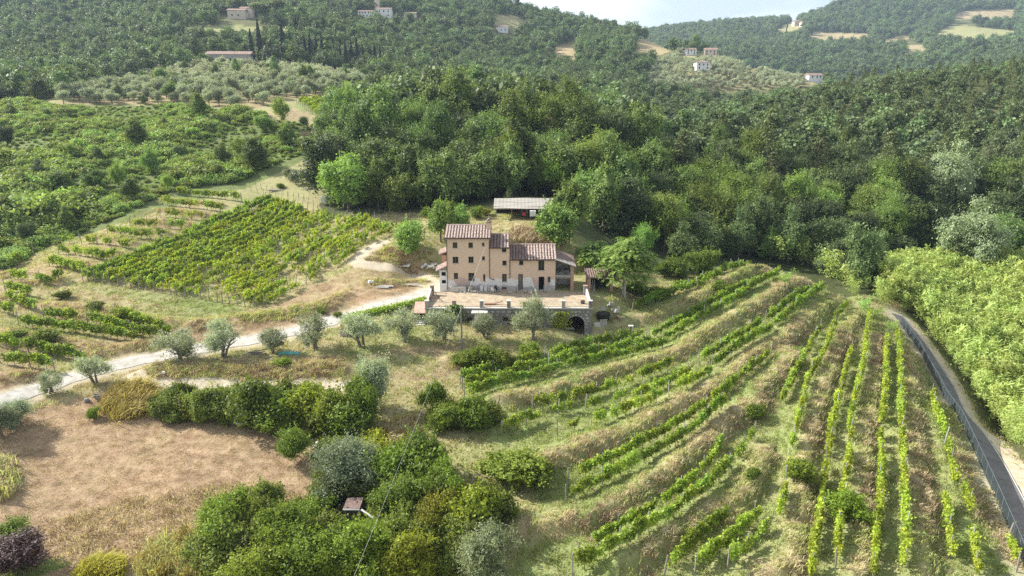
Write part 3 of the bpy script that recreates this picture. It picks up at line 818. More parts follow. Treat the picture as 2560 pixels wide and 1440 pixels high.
L_OAK = leaf_mat('oak_leaves', (0.0588, 0.1028, 0.0264), (0.2181, 0.2950, 0.0811), .26, .05)
L_DARK = leaf_mat('dark_leaves', (0.0451, 0.0757, 0.0282), (0.1692, 0.2244, 0.0788), .2, .04)
L_LIGHT = leaf_mat('robinia_leaves', (0.0946, 0.1513, 0.0290), (0.2731, 0.3547, 0.0870), .34, .05)
L_PINE = leaf_mat('pine_needles', (0.0558, 0.0810, 0.0292), (0.2115, 0.2358, 0.0894), .15, .04)
L_OLIVE = leaf_mat('olive_leaves', (.165, .190, .120), (.460, .490, .350), .28, .03)
L_CYP = leaf_mat('cypress_needles', (.012, .024, .012), (.048, .068, .028), .1, .03)
L_VINE = leaf_mat('vine_leaves', (0.1042, 0.1693, 0.0221), (0.3590, 0.4261, 0.0736), .36, .04)
L_BUSH = leaf_mat('shrub_leaves', (0.0568, 0.0893, 0.0151), (0.2412, 0.2856, 0.0564), .32, .03)
L_BAMB = leaf_mat('bamboo_leaves', (0.1577, 0.2260, 0.0515), (0.4524, 0.5240, 0.1641), .35, .04)
L_AIL = leaf_mat('ailanthus_leaves', (0.0935, 0.1705, 0.0330), (0.3190, 0.4290, 0.1100), .35, .03)
L_POP = leaf_mat('poplar_leaves', (.105, .145, .062), (.360, .420, .235), .25, .03)
L_FAR = leaf_mat('far_wood_leaves', (0.0609, 0.0963, 0.0375), (0.2076, 0.2686, 0.1030), .24, .06, False)
L_FARD = leaf_mat('far_dark_leaves', (0.0487, 0.0760, 0.0385), (0.1805, 0.2309, 0.1024), .22, .05, False)
L_SCRUB = leaf_mat('bramble_leaves', (0.0940, 0.1468, 0.0329), (0.3320, 0.4133, 0.1077), .32, .06, False)
L_PURP = leaf_mat('purple_leaves', (.050, .028, .026), (.160, .105, .095), .2, .02)
L_BROWN = leaf_mat('withered_leaves', (.13, .085, .035), (.36, .27, .13), .2, .05)

PROTO = {}
def proto(kind, crown, trunk): PROTO.setdefault(kind, []).append((crown, trunk))
for i in range(5):
    H, R = (10, 4.1) if i % 2 else (11, 3.7)
    proto('oak', crown_mesh('crown', L_OAK, 100 + i, H, R, .7, 15, 330, 26, .155, core=260, spread=.10, lobe_r=(.24, .46), reach=(.3, .78), shoots=30), trunk_mesh('trunk', 100 + i, H, .2, R, bark))
for i in range(4):
    proto('dark', crown_mesh('crown', L_DARK, 120 + i, 10, 4.0, .6, 14, 330, 26, .145, core=300, spread=.095, lobe_r=(.24, .46), reach=(.3, .78), shoots=24), trunk_mesh('trunk', 120 + i, 10, .2, 4, bark))
for i in range(3):
    proto('light', crown_mesh('crown', L_LIGHT, 140 + i, 11, 3.6, .8, 14, 290, 26, .14, core=180, spread=.13, asp=.4, top=.5, lobe_r=(.22, .42), reach=(.3, .8), shoots=40), trunk_mesh('trunk', 140 + i, 11, .16, 3.6, bark))
for i in range(3):
    proto('slim', crown_mesh('crown', L_OAK, 160 + i, 12, 2.4, .8, 12, 220, 24, .13, core=170, spread=.13, top=.7, shoots=30), trunk_mesh('trunk', 160 + i, 12, .15, 2.4, bark))
def pine_mesh(seed, H, R):
    rng = np.random.default_rng(seed); Vs = []; Fs = []; Ts = []; n = 0
    z = H * .32
    while z < H * .99:
        k = 1 - (z - H * .32) / (H * .68)
        for b in range(rng.integers(4, 7)):
            a = rng.uniform(0, 6.28); L = R * (k ** .75 + .06) * rng.uniform(.55, 1.1)
            c = np.array([math.cos(a) * L * .7, math.sin(a) * L * .7, z + L * .15])
            m = 26
            pos = c + rng.normal(size=(m, 3)) * np.array([L * .28 + .12, L * .28 + .12, .22])
            nr = rng.normal(size=(m, 3)) * .6 + np.array([0, 0, 1])
            v, f, t_ = quads(pos, nr, .26, .45, np.clip(rng.normal(.5, .2) + rng.normal(0, .1, m), 0, 1), rng)
            Vs.append(v); Fs.append(f + n); Ts.append(t_); n += len(v)
        z += H * .055
    return np.vstack(Vs), np.vstack(Fs), np.concatenate(Ts)
for i in range(3):
    V, Fc, T = pine_mesh(180 + i, 13, 3.2)
    proto('pine', np_mesh('crown', V, Fc, L_PINE, T), trunk_mesh('trunk', 180 + i, 15, .17, 1.2, bark, 2))
for i in range(5):
    H, R = 4.0 + .3 * (i % 2), 2.0
    proto('olive', crown_mesh('crown', L_OLIVE, 200 + i, H, R, .35, 15, 200, 24, .11, core=40, spread=.13, asp=.34, jit=1.0, lobe_r=(.18, .34), reach=(.4, .95), shoots=30), trunk_mesh('trunk', 200 + i, 2.8, .13, 2.0, bark_olive, 4, .2, .14, 3))
for i in range(3):
    proto('oliveround', crown_mesh('crown', L_OLIVE, 220 + i, 5.2, 2.6, .8, 11, 110, 18, .2, core=120, spread=.14, asp=.5), trunk_mesh('trunk', 220 + i, 3.2, .16, 2, bark_olive, 3, .3))
for i in range(3):
    proto('olivebig', crown_mesh('crown', L_OLIVE, 230 + i, 5.2, 2.6, .4, 16, 330, 26, .095, core=140, spread=.12, asp=.35, jit=1.0, lobe_r=(.2, .42), shoots=50, reach=(.3, .85)), trunk_mesh('trunk', 230 + i, 3.2, .16, 2, bark_olive, 3, .3))
for i in range(2):
    rng = np.random.default_rng(240 + i); m = 1400
    zz = rng.uniform(.02, 1, m) ** .9; an = rng.uniform(0, 6.28, m); rr = 1.05 * np.minimum(1, (1 - zz) * 2.2 + .12) * np.minimum(1, zz * 6 + .4) * rng.uniform(.75, 1.05, m)
    pos = np.stack([np.cos(an) * rr, np.sin(an) * rr, .5 + zz * 11.5], 1)
    V, Fc, T = quads(pos, np.stack([np.cos(an), np.sin(an), np.full(m, .3)], 1) + .3 * rng.normal(size=(m, 3)), .32, .5, np.clip(rng.normal(.45, .2, m), 0, 1), rng, np.tile([0, 0, 1.0], (m, 1)))
    proto('cypress', np_mesh('crown', V, Fc, L_CYP, T), trunk_mesh('trunk', 240 + i, 9, .14, .4, bark, 0))
for i in range(2):
    proto('umbrella', crown_mesh('crown', L_PINE, 250 + i, 15, 7.5, 10.5, 12, 150, 18, .4, core=160, spread=.1, up=.7), trunk_mesh('trunk', 250 + i, 13.5, .32, 6, bark, 6, .6, .02))
for i in range(5):
    proto('bush', crown_mesh('foliage', L_BUSH, 260 + i, 2.6, 1.7, .1, 13, 230, 24, .085, core=170, spread=.11, lobe_r=(.24, .46), shoots=36, reach=(.3, .85)), None)
for i in range(3):
    proto('bigbush', crown_mesh('foliage', L_BUSH, 270 + i, 5.2, 2.9, .2, 20, 460, 24, .115, core=320, spread=.095, lobe_r=(.18, .40), asp=.5, shoots=60, reach=(.3, .88)), None)
def ail_mesh(seed, H, R):
    """long compound leaves drooping in rosettes"""
    rng = np.random.default_rng(seed); Vs = []; Fs = []; Ts = []; n = 0
    lob = unit(rng.normal(size=(8, 3)) + np.array([[0, 0, .2]])) * rng.uniform(.35, .75, (8, 1))
    for k in range(170):
        d = unit(rng.normal(size=(1, 3)) + np.array([[0, 0, .35]]))[0]
        l_ = lob[rng.integers(8)] + d * rng.uniform(.3, .48)
        c = np.array([l_[0] * R, l_[1] * R, H * .52 + l_[2] * H * .46])
        tn = rng.normal(.55, .18)
        for b in range(9):
            a = rng.uniform(0, 6.28); L = rng.uniform(.6, .95)
            tt = np.linspace(.15, 1, 7)
            pos = c + np.stack([np.cos(a) * L * tt, np.sin(a) * L * tt, .25 * tt - .55 * tt ** 2], 1) * np.array([1, 1, L])
            side = np.tile([-math.sin(a), math.cos(a), -.25], (7, 1))
            v, f, t_ = quads(pos, np.tile([math.cos(a) * .25, math.sin(a) * .25, 1.0], (7, 1)) + .2 * rng.normal(size=(7, 3)), .17, .38, np.clip(tn + rng.normal(0, .1, 7), 0, 1), rng, side)
            Vs.append(v); Fs.append(f + n); Ts.append(t_); n += len(v)
    return np.vstack(Vs), np.vstack(Fs), np.concatenate(Ts)
for i in range(2):
    V, Fc, T = ail_mesh(280 + i, 5.2, 2.4)
    proto('ail', np_mesh('crown', V, Fc, L_AIL, T), trunk_mesh('trunk', 280 + i, 4.6, .1, 2.0, bark_pale, 5, .3, .05, 2))
for i in range(2):
    proto('poplar', crown_mesh('crown', L_POP, 290 + i, 17, 6.2, 2.5, 22, 520, 26, .17, core=360, spread=.075, lobe_r=(.2, .36), reach=(.3, .85), shoots=60), trunk_mesh('trunk', 290 + i, 15, .38, 6, bark, 6, .25, .08))
for i in range(4):
    proto('full', crown_mesh('crown', L_OAK, 310 + i, 7.4, 3.1, .15, 20, 330, 24, .15, core=320, spread=.10, lobe_r=(.22, .44), shoots=40, reach=(.3, .8), top=.35), trunk_mesh('trunk', 310 + i, 6.5, .16, 2.6, bark))
def bare_mesh(seed, H, R):
    rg = random.Random(seed); b = MB()
    def grow(p, d, L, r, lev):
        q = p + d * L
        b.tube([p, (p + q) / 2 + Vector((rg.uniform(-1, 1), rg.uniform(-1, 1), 0)) * L * .06, q], [r, r * .8, r * .6], 4)
        if lev < 4:
            for _ in range(3 if lev < 3 else 2):
                nd = (d + Vector((rg.uniform(-.6, .6), rg.uniform(-.6, .6), rg.uniform(-.1, .4)))).normalized()
                grow(q if _ else p + d * L * .7, nd, L * rg.uniform(.55, .8), r * .6, lev + 1)
    grow(Vector((0, 0, -.2)), Vector((0, 0, 1)), H * .36, .2, 0)
    return b.mesh('branches', bark_pale, True)
for i in range(2): PROTO.setdefault('bare', []).append((bare_mesh(300 + i, 11, 3), None))
# vines on the trellis: about 1.4 m of row each
def vine_arrays(seed, full):
    rng = np.random.default_rng(seed)
    cl = int(14 * full) + 4
    cc = np.stack([rng.uniform(-.75, .75, cl), rng.normal(0, .09, cl), rng.uniform(.7, 1.65, cl)], 1)
    pos = np.repeat(cc, 17, 0) + rng.normal(size=(cl * 17, 3)) * np.array([.17, .10, .16])
    pos[:, 2] = np.clip(pos[:, 2], .35, 2.1)
    nr = rng.normal(size=pos.shape) + np.stack([np.zeros(len(pos)), np.sign(pos[:, 1]) * .6, np.full(len(pos), .5)], 1)
    return quads(pos, nr, .115, .85, np.clip(np.repeat(rng.normal(.5, .22, cl), 17) + rng.normal(0, .12, len(pos)), 0, 1), rng)
VINES = {}
for nm, full in (('full', 1.15), ('mid', .7), ('thin', .35)):
    for i in range(5):
        V, Fc, T = vine_arrays(320 + i + int(full * 100), full)
        b = MB(); rg = random.Random(i)
        b.tube([(0, 0, -.15), (rg.uniform(-.06, .06), 0, .4), (rg.uniform(-.12, .12), 0, .85)], [.035, .03, .02], 5)
        b.tube([(0, 0, .8), (rg.choice((-.5, .5)), 0, .95)], [.02, .01], 4)
        nv = len(V)
        bv = np.array(b.v); bf = np.array([f for f in b.f if len(f) == 4])
        me = np_mesh('vine', np.vstack([V, bv]), np.vstack([Fc, bf + nv]), [L_VINE, bark], np.concatenate([T, np.zeros(len(bv))]), midx=np.concatenate([np.zeros(len(Fc)), np.ones(len(bf))]))
        VINES.setdefault(nm, []).append(me)

def plant(kind, p, sc=1.0, label=None, cat='tree', group=None, name='tree', col=(1, 1, 1), var=None, szz=None, rz=None):
    """one tree (Empty > crown, trunk) or one shrub (a single mesh)"""
    vs = PROTO[kind]
    cm, tm = vs[(RNG.integers(len(vs)) if var is None else var) % len(vs)]
    rz = RNG.uniform(0, 6.28) if rz is None else rz
    sz = sc * (RNG.uniform(.78, 1.3) if szz is None else szz); sy_ = sc * RNG.uniform(.85, 1.2)
    if tm is None:
        o = bpy.data.objects.new(name, cm); link(o)
        o.location = p; o.rotation_euler = (0, 0, rz); o.scale = (sc * 1.02, sy_, sz); o.color = (*col, 1)
        return tag(o, label, cat, group)
    r = bpy.data.objects.new(name, None); r.empty_display_size = .3
    link(r); r.location = p; r.rotation_euler = (0, 0, rz); r.scale = (sc * RNG.uniform(.9, 1.12), sc * RNG.uniform(.9, 1.12), sz)
    tag(r, label, cat, group)
    jb = (RNG.uniform(.88, 1.08) if 'olive' in kind else RNG.uniform(.62, 1.25)) if group else 1.0
    for nm, me in (('crown', cm), ('trunk', tm)):
        c = bpy.data.objects.new(nm, me); link(c, r); c.color = (col[0] * jb, col[1] * jb, col[2] * jb, 1)
    return r

# ------------------------------------------------------------------ scatter of uncountable stuff
def scatter(name, pts, rot, scl, idx, meshes, label, cat):
    pc = bpy.data.collections.new(name + '_pieces')
    for i, me in enumerate(meshes):
        o = bpy.data.objects.new('%03d_piece' % i, me); pc.objects.link(o)
    me = bpy.data.meshes.new(name)
    me.vertices.add(len(pts)); me.vertices.foreach_set('co', np.asarray(pts, np.float32).ravel())
    for nm, typ, arr in (('rot', 'FLOAT_VECTOR', rot), ('scl', 'FLOAT_VECTOR', scl)):
        a = me.attributes.new(nm, typ, 'POINT'); a.data.foreach_set('vector', np.asarray(arr, np.float32).ravel())
    a = me.attributes.new('pick', 'INT', 'POINT'); a.data.foreach_set('value', np.asarray(idx, np.int32))
    o = link(bpy.data.objects.new(name, me))
    g = bpy.data.node_groups.new(name, 'GeometryNodeTree')
    g.interface.new_socket('Geometry', in_out='INPUT', socket_type='NodeSocketGeometry')
    g.interface.new_socket('Geometry', in_out='OUTPUT', socket_type='NodeSocketGeometry')
    gi = g.nodes.new('NodeGroupInput'); go = g.nodes.new('NodeGroupOutput')
    ip = g.nodes.new('GeometryNodeInstanceOnPoints')
    ci = g.nodes.new('GeometryNodeCollectionInfo'); ci.inputs['Collection'].default_value = pc
    ci.inputs['Separate Children'].default_value = True; ci.inputs['Reset Children'].default_value = True
    ip.inputs['Pick Instance'].default_value = True
    def na(nm, dt):
        n = g.nodes.new('GeometryNodeInputNamedAttribute'); n.data_type = dt; n.inputs['Name'].default_value = nm; return n.outputs['Attribute']
    g.links.new(gi.outputs[0], ip.inputs['Points']); g.links.new(ci.outputs[0], ip.inputs['Instance'])
    g.links.new(na('pick', 'INT'), ip.inputs['Instance Index']); g.links.new(na('rot', 'FLOAT_VECTOR'), ip.inputs['Rotation']); g.links.new(na('scl', 'FLOAT_VECTOR'), ip.inputs['Scale'])
    g.links.new(ip.outputs[0], go.inputs[0])
    md = o.modifiers.new('scatter', 'NODES'); md.node_group = g
    return tag(o, label, cat, kind='stuff')

def jgrid(x0, x1, y0, y1, step, rng):
    a, b = np.meshgrid(np.arange(x0, x1, step), np.arange(y0, y1, step))
    a = a + (np.arange(a.shape[0]) % 2)[:, None] * step * .5
    x = a.ravel() + rng.uniform(-.38, .38, a.size) * step; y = b.ravel() + rng.uniform(-.38, .38, a.size) * step
    return x, y
def onscreen(x, y, z, margin=90):
    px, py = project(x, y, z)
    return (px > -margin) & (px < 2560 + margin) & (py > -350) & (py < 1440 + margin), px, py

# ------------------------------------------------------------------ woods
def keep_out(px, py, y, h=8.0):
    k = np.zeros(len(px), bool)
    for pl, a, b, d in FIELDS:
        k |= in_poly(px, py, pl) & (y > a) & (y < b)
        hh = np.where(y > 1000, 15.0, h)
        for f in ((.35, .7, 1.0) if a > 600 else ((.4, .85) if a > 400 else (.3, .6))): k |= in_poly(px, py - f * hh * F / y, pl) & (y > a * .75) & (y < b)
    return k
WOOD_A = [(812, 548), (900, 541), (1000, 535), (1090, 528), (1200, 518), (1235, 500), (1420, 505), (1440, 575), (1500, 610), (1570, 600), (1570, 190), (960, 190), (860, 300), (800, 420)]
WOOD_B = [(1440, 600), (1500, 612), (1640, 615), (1690, 668), (1760, 672), (1925, 655), (2060, 700), (2140, 735), (2215, 690), (2350, 672), (3100, 672), (3100, 90), (1570, 190), (1570, 590)]
x, y = jgrid(-110, 330, 118, 430, 5.9, RNG)
z = ground(x, y, False)
on, px, py = onscreen(x, y, z, 450)
inA = in_poly(px, py, WOOD_A) & (y > 138) & (y < 262)
inB = in_poly(px, py, WOOD_B) & (y > 119) & (y < 430)
sel = on & (inA | inB) & ~((x < -20) & (y > 250)) & ~keep_out(px, py, y)
x, y, z, px, py, inA = x[sel], y[sel], z[sel], px[sel], py[sel], inA[sel]
order = np.argsort(y)
WOOD_FAR = []
cnt = 0
HOLE = [(1180, 600), (1180, 520), (1440, 520), (1440, 640)]
for i in order:
    r = RNG.random(); k = 'oak'; sc = RNG.uniform(.72, 1.25) if RNG.random() < .7 else RNG.uniform(1.2, 1.5); col = (1, 1, 1)
    hn = float(fbm(np.array([x[i] * .03]), np.array([y[i] * .03]), 81)[0])
    if inA[i]:
        k = 'oak' if r < .5 else ('light' if r < .68 else ('slim' if r < .84 else 'dark'))
        if y[i] > 156: sc *= 1.15
        if y[i] < 156: k = 'full'; sc *= 1.25
        if r < .5 and hn > .55: col = (1.25, 1.2, 1.0)
    else:
        if y[i] < 172 and 1650 < px[i] < 2250: k = 'light' if (hn > .47 or r < .3) else 'dark'
        elif y[i] < 172: k = 'dark' if r < .7 else 'oak'
        elif px[i] > 2100 and py[i] < 330: k = 'pine' if r < .3 else ('dark' if r < .75 else 'oak')
        else: k = 'dark' if r < .42 else ('oak' if r < .72 else ('light' if r < .86 else ('slim' if r < .93 else 'pine')))
        if y[i] < 146 and 1700 < px[i] < 2240: k = 'dark' if r < .75 else 'full'; sc = RNG.uniform(.8, 1.1)
        if y[i] > 190: sc *= .8
        if y[i] > 250: sc *= .78
        if k != 'pine' and y[i] > 175: col = (1.0, .96, .95)
    if abs(px[i] - 2360) < 90 and 150 < y[i] < 176: continue
    if cnt < 300 and px[i] < 2570:
        if inA[i]:
            lab, grp = {'oak': 'round leafy tree in the wood behind the farmhouse', 'full': 'bushy low-branched tree along the front of the wood behind the farmhouse', 'light': 'light feathery tree in the wood behind the farmhouse', 'slim': 'slim pointed tree in the wood behind the farmhouse', 'dark': 'dark dense tree in the wood behind the farmhouse'}[k], 'trees of the wood behind the farmhouse'
        else:
            lab, grp = {'oak': 'round green tree on the wooded slope above the bamboo', 'full': 'bushy tree at the dark wood edge above the top vines', 'light': 'bright feathery tree on the wooded slope above the bamboo', 'dark': 'dark tree on the wooded slope above the bamboo', 'pine': 'yellowish pine on the wooded slope above the bamboo', 'slim': 'slim pointed tree on the wooded slope above the bamboo'}[k], 'trees of the slope above the bamboo'
        nmx = {'full': 'bushy_tree', 'oak': 'oak_tree', 'light': 'robinia_tree', 'slim': 'slim_tree', 'dark': 'holm_oak_tree', 'pine': 'pine_tree'}[k]
        plant(k, (x[i], y[i], z[i] - .1), sc, lab, 'tree', grp + ', ' + k + ' kind', nmx, col)
        cnt += 1
    else: WOOD_FAR.append((x[i], y[i], z[i], 'oak' if k == 'full' else k, sc))
# the rest of that wood, too many to pick apart
kinds = ['oak', 'dark', 'light', 'slim', 'pine']
ms = []; off = {}
def low(mat, seed, H, R, base, **k): return crown_mesh('low_crown', mat, seed, H, R, base, 9, 60, 11, .5, core=60, **k)
for k, m_, H, R, top in (('oak', L_FAR, 10, 4.1, 0), ('dark', L_FARD, 10, 4, 0), ('light', L_FAR, 11, 3.6, .5), ('slim', L_FAR, 12, 2.5, .7)):
    off[k] = len(ms)
    for q in range(3): ms.append(low(m_, 400 + len(ms), H, R, 1.2, top=top))
off['pine'] = len(ms); 
for q in range(3): ms.append(PROTO['pine'][q][0])
w = np.array([(a, b, c) for a, b, c, _, _ in WOOD_FAR]); n = len(w)
scatter('wooded_slope', w, np.stack([np.zeros(n), np.zeros(n), RNG.uniform(0, 6.28, n)], 1), np.repeat([[s[4]] for s in WOOD_FAR], 3, 1), [off[s[3]] + RNG.integers(3) for s in WOOD_FAR], ms, 'mixed wood covering the upper slope beyond the nearest trees', 'woodland')

# far hills
pts = []; sc_ = []; pk = []
fm = [crown_mesh('far_crown', L_FAR if i % 3 else L_FARD, 430 + i, 9.5 + (i % 3), 4.6 - .4 * (i % 2), .4, 10, 62, 12, .46, core=60, spread=.14) for i in range(7)]
fo = [crown_mesh('far_olive', L_OLIVE, 450 + i, 4.8, 2.6, .5, 8, 46, 11, .28, core=40, spread=.15) for i in range(3)]
for (y0, y1, st, xm) in ((262, 620, 6.3, 0), (620, 1000, 7.6, 0), (1000, 2000, 10.5, 220)):
    xx, yy = jgrid(-1.0 * y1 if y1 < 1100 else 150, 1.0 * y1, y0, y1, st, RNG)
    k = (np.abs(xx) < .86 * yy + 20); xx, yy = xx[k], yy[k]
    zz = ground(xx, yy, False); on, px, py = onscreen(xx, yy, zz + 8)
    _, px, py = onscreen(xx, yy, zz)
    inw = (in_poly(px, py, WOOD_B) & (yy < 430)) & (xx > 0)
    og = (in_poly(px, py, GROVE) & (yy < 420))
    os_ = in_poly(px, py, SPUR) & (yy > 480) & (yy < 760)
    haveb = np.zeros(len(px), bool)
    for (bx, by, bw, ya) in ((570, 148, 70, 400), (600, 42, 60, 560), (935, 40, 60, 690), (1030, 42, 30, 700), (1258, 80, 30, 730), (1730, 138, 22, 640), (1775, 135, 28, 640), (1758, 172, 28, 585), (1882, 166, 24, 610), (2036, 203, 26, 560)):
        haveb |= (np.abs(px - bx) < bw) & (yy > ya - 42) & (yy < ya + 14)
    gap = fbm(xx * .012, yy * .012, 91) > .80
    for f in (.5, 1.0):
        pt = py - f * 9.0 * F / yy
        og |= in_poly(px, pt, GROVE) & (yy < 420) & (yy > 225); os_ |= in_poly(px, pt, SPUR) & (yy > 400) & (yy < 760)
    k = on & ~inw & ~og & ~os_ & ~keep_out(px, py, yy) & ~haveb & ~((xx > -40) & (xx < 60) & (yy < 285))
    if xm: k &= (px > 1560)
    hz = fbm(xx * .01, yy * .01, 95)
    s0 = RNG.uniform(.6, 1.3, len(xx)) * (st / 6.6) * .98
    pts.append(np.stack([xx, yy, zz - .3], 1)[k]); sc_.append(s0[k]); pk.append(np.clip((hz[k] * 9 - 1.5 + RNG.normal(0, 1.6, k.sum())).astype(int) % 7, 0, 6))
pts = np.vstack(pts); sc_ = np.concatenate(sc_); pk = np.concatenate(pk); n = len(pts)
scatter('far_woodland', pts, np.stack([np.zeros(n), np.zeros(n), RNG.uniform(0, 6.28, n)], 1), np.stack([sc_, sc_, sc_ * RNG.uniform(.8, 1.25, n)], 1), pk, fm, 'unbroken oak woodland covering the distant hillsides', 'woodland')

# olive grove: nearest trees one by one, the rest and the olive spur as stuff
x, y = jgrid(-190, -30, 236, 420, 5.6, RNG); z = ground(x, y, False); on, px, py = onscreen(x, y, z)
k = on & in_poly(px, py, GROVE); x, y, z = x[k], y[k], z[k]; o_ = np.argsort(y); fo_pts = []
for c_, i in enumerate(o_):
    if RNG.random() < .08: plant('full', (x[i], y[i], z[i] - .05), RNG.uniform(.6, 1.0), 'green leafy tree standing among the olives of the hillside grove', 'tree', 'green trees among the hillside olives', 'leafy_tree')
    elif c_ < 240: plant('oliveround', (x[i], y[i], z[i] - .05), RNG.uniform(.75, 1.1), 'rounded grey-green olive tree in the hillside grove above the scrub', 'olive tree', 'olive trees of the hillside grove', 'olive_tree', (.85, .88, .85))
    else: fo_pts.append((x[i], y[i], z[i]))
x, y = jgrid(60, 330, 480, 760, 4.8, RNG); z = ground(x, y, False); on, px, py = onscreen(x, y, z)
k = on & in_poly(px, py, SPUR)
for (bx, by) in ((1730, 138), (1775, 135), (1758, 172), (1882, 166), (2036, 203)): k &= ~((np.abs(px - bx) < 26) & (py > by - 8) & (py < by + 14))
fo_pts = np.vstack([np.array(fo_pts).reshape(-1, 3), np.stack([x, y, z], 1)[k]]); n = len(fo_pts)
s0 = RNG.uniform(.75, 1.15, n)
scatter('olive_slope', fo_pts, np.stack([np.zeros(n), np.zeros(n), RNG.uniform(0, 6.28, n)], 1), np.stack([s0, s0, s0], 1), RNG.integers(0, 3, n), fo, 'pale olive trees covering the distant spur with the white houses', 'olive grove')

# scrub on the western slope
SCRUB = [(-90, 690), (0, 676), (90, 636), (200, 585), (330, 530), (440, 478), (600, 455), (700, 405), (800, 380), (830, 320), (750, 310), (640, 292), (500, 270), (-90, 262)]
x, y = jgrid(-190, -40, 118, 262, 1.9, RNG); z = ground(x, y, False); on, px, py = onscreen(x, y, z)
k = on & in_poly(px, py, SCRUB) & (y > 120); x, y, z = x[k], y[k], z[k]; n = len(x)
hn = fbm(x * .06, y * .06, 97)
s0 = (.35 + 3.2 * np.clip(hn - .42, 0, 1)) * RNG.uniform(.6, 1.5, n) * np.where(y > 185, .88, 1.0)
sm = [crown_mesh('bramble', L_SCRUB, 470 + i, 2.2, 1.9, .0, 9, 90, 14, .17, core=90, spread=.16) for i in range(5)]
scatter('bramble_thicket', np.stack([x, y, z - .2], 1), np.stack([np.zeros(n), np.zeros(n), RNG.uniform(0, 6.28, n)], 1), np.stack([s0 * 1.15, s0 * 1.15, s0], 1), RNG.integers(0, 5, n), sm, 'tangled brambles and creepers covering the slope west of the vineyard', 'brambles')
# single trees that rise from the scrub: photo x, photo y of the foot, kind, size
SCR_T = [(345, 372, 'oak', .75), (500, 300, 'oak', .72), (415, 330, 'dark', .5), (640, 425, 'oak', .95), (600, 395, 'light', .7), (705, 318, 'light', .8), (560, 420, 'oak', .55), (100, 452, 'dark', .6), (150, 468, 'oak', .6), (60, 480, 'light', .6), (240, 470, 'oak', .6), (300, 480, 'light', .55),
         (30, 300, 'oak', .6), (120, 300, 'dark', .45), (20, 372, 'dark', .6), (450, 400, 'dark', .55), (380, 440, 'oak', .55), (500, 440, 'light', .5), (720, 372, 'oak', .7), (770, 400, 'light', .6), (660, 330, 'oak', .6), (20, 560, 'oak', .6), (120, 545, 'light', .6), (220, 525, 'dark', .55), (330, 505, 'oak', .5), (70, 610, 'dark', .45), (170, 580, 'oak', .4), (420, 480, 'light', .45), (545, 452, 'light', .4), (250, 410, 'dark', .4), (180, 395, 'light', .4), (860, 365, 'oak', .9), (830, 430, 'oak', .9), (905, 330, 'oak', .8), (760, 318, 'dark', .45), (830, 325, 'light', .55)]
for q, (a, b, k, s) in enumerate(SCR_T):
    p = P(a, b, 119); k = 'full' if k == 'oak' else k; s = s * (1.35 if k == 'full' else 1.0)
    plant(k, p, s, 'leafy tree standing clear of the brambles on the western slope, ' + {'full': 'mid green', 'dark': 'dark green', 'light': 'light green'}[k] + ' crown', 'tree', 'trees rising from the brambles, ' + k, 'young_tree', (1.15, 1.15, 1.0))
# tall single trees
for a, b, k, s, lab, nm in ((1375, 420, 'pine', 1.05, 'tall yellowish conifer rising above the wood behind the farmhouse', 'conifer_tree'), (1195, 470, 'slim', .95, 'slender pale poplar rising at the front of the wood', 'slim_tree'),
                            (1385, 500, 'light', .95, 'bright yellow-green tree at the front of the wood above the shed', 'robinia_tree'), (1272, 522, 'pine', .36, 'small young conifer behind the open shed', 'conifer_tree'),
                            (2360, 540, 'poplar', 1.35, 'broad silvery poplar standing out of the wood above the bamboo', 'poplar_tree'), (2410, 705, 'poplar', .95, 'dark-trunked poplar beside the bamboo with its forked trunk bare', 'poplar_tree'), (2240, 640, 'oak', .8, 'ivy-covered tree at the edge of the bamboo', 'ivy_covered_tree')):
    p = P(a, b, 120); plant(k, p, s, lab, 'tree', None, nm, (1.35, 1.3, .9) if 'yellow' in lab else (1, 1, 1))
for a, b, k, s, lab in ((2150, 470, 'poplar', .7, 'pale poplar rising in the middle of the wooded slope'), (2480, 470, 'poplar', .9, 'silvery tree behind the broad poplar'), (1660, 400, 'poplar', .6, 'grey-green tree at the side of the wood behind the farmhouse'), (2060, 520, 'light', 1.3, 'tall feathery tree above the dark bamboo'), (1880, 470, 'light', 1.35, 'tall bright feathery tree in the middle of the slope'), (1480, 360, 'oak', 1.2, 'broad tall oak at the crest of the wood behind the farmhouse'), (1080, 380, 'oak', 1.15, 'tall oak at the crest of the wood above the garden')):
    plant(k, P(a, b, 140), s, lab, 'tree', None, {'poplar': 'poplar_tree', 'light': 'robinia_tree', 'oak': 'oak_tree'}[k])
for a, b, s, lab in ((1560, 420, .95, 'grey leafless tree above the wood behind the farmhouse'), (1650, 440, .8, 'dead branchy tree among the green crowns beside the wood'), (2130, 520, .8, 'dead pale tree standing in the wood above the dark bamboo')):
    p = P(a, b, 140); plant('bare', p, s, lab, 'tree', None, 'dead_tree')
# cypresses and umbrella pines on the hillside
for a, b, s, lab in ((632, 160, .85, 'tall dark cypress nearest to the long barn'), (652, 158, .95, 'tallest dark cypress beside the long barn'), (664, 158, .7, 'short dark cypress beside the tallest one'), (710, 158, .95, 'lone dark cypress between the barn and the dark hedge')):
    plant('cypress', P(a, b, 300), s * 1.6, lab, 'cypress', 'cypresses beside the barn', 'cypress_tree')
for q in range(16):
    a = 735 + q * 14.5; b = 158 + q * 1.6
    plant('cypress', P(a, b, 300), RNG.uniform(1.0, 1.4), 'dark cypress of the tall hedge above the olive grove', 'cypress', 'cypresses of the tall dark hedge', 'cypress_tree')
for a, b, s, lab in ((612, 40, .85, 'flat-topped umbrella pine behind the villa'), (655, 60, .95, 'broad umbrella pine in front of the villa'), (690, 62, .9, 'umbrella pine at the end of the villa garden')):
    plant('umbrella', P(a, b, 480), s * 1.15, lab, 'pine tree', 'umbrella pines by the villa', 'umbrella_pine')
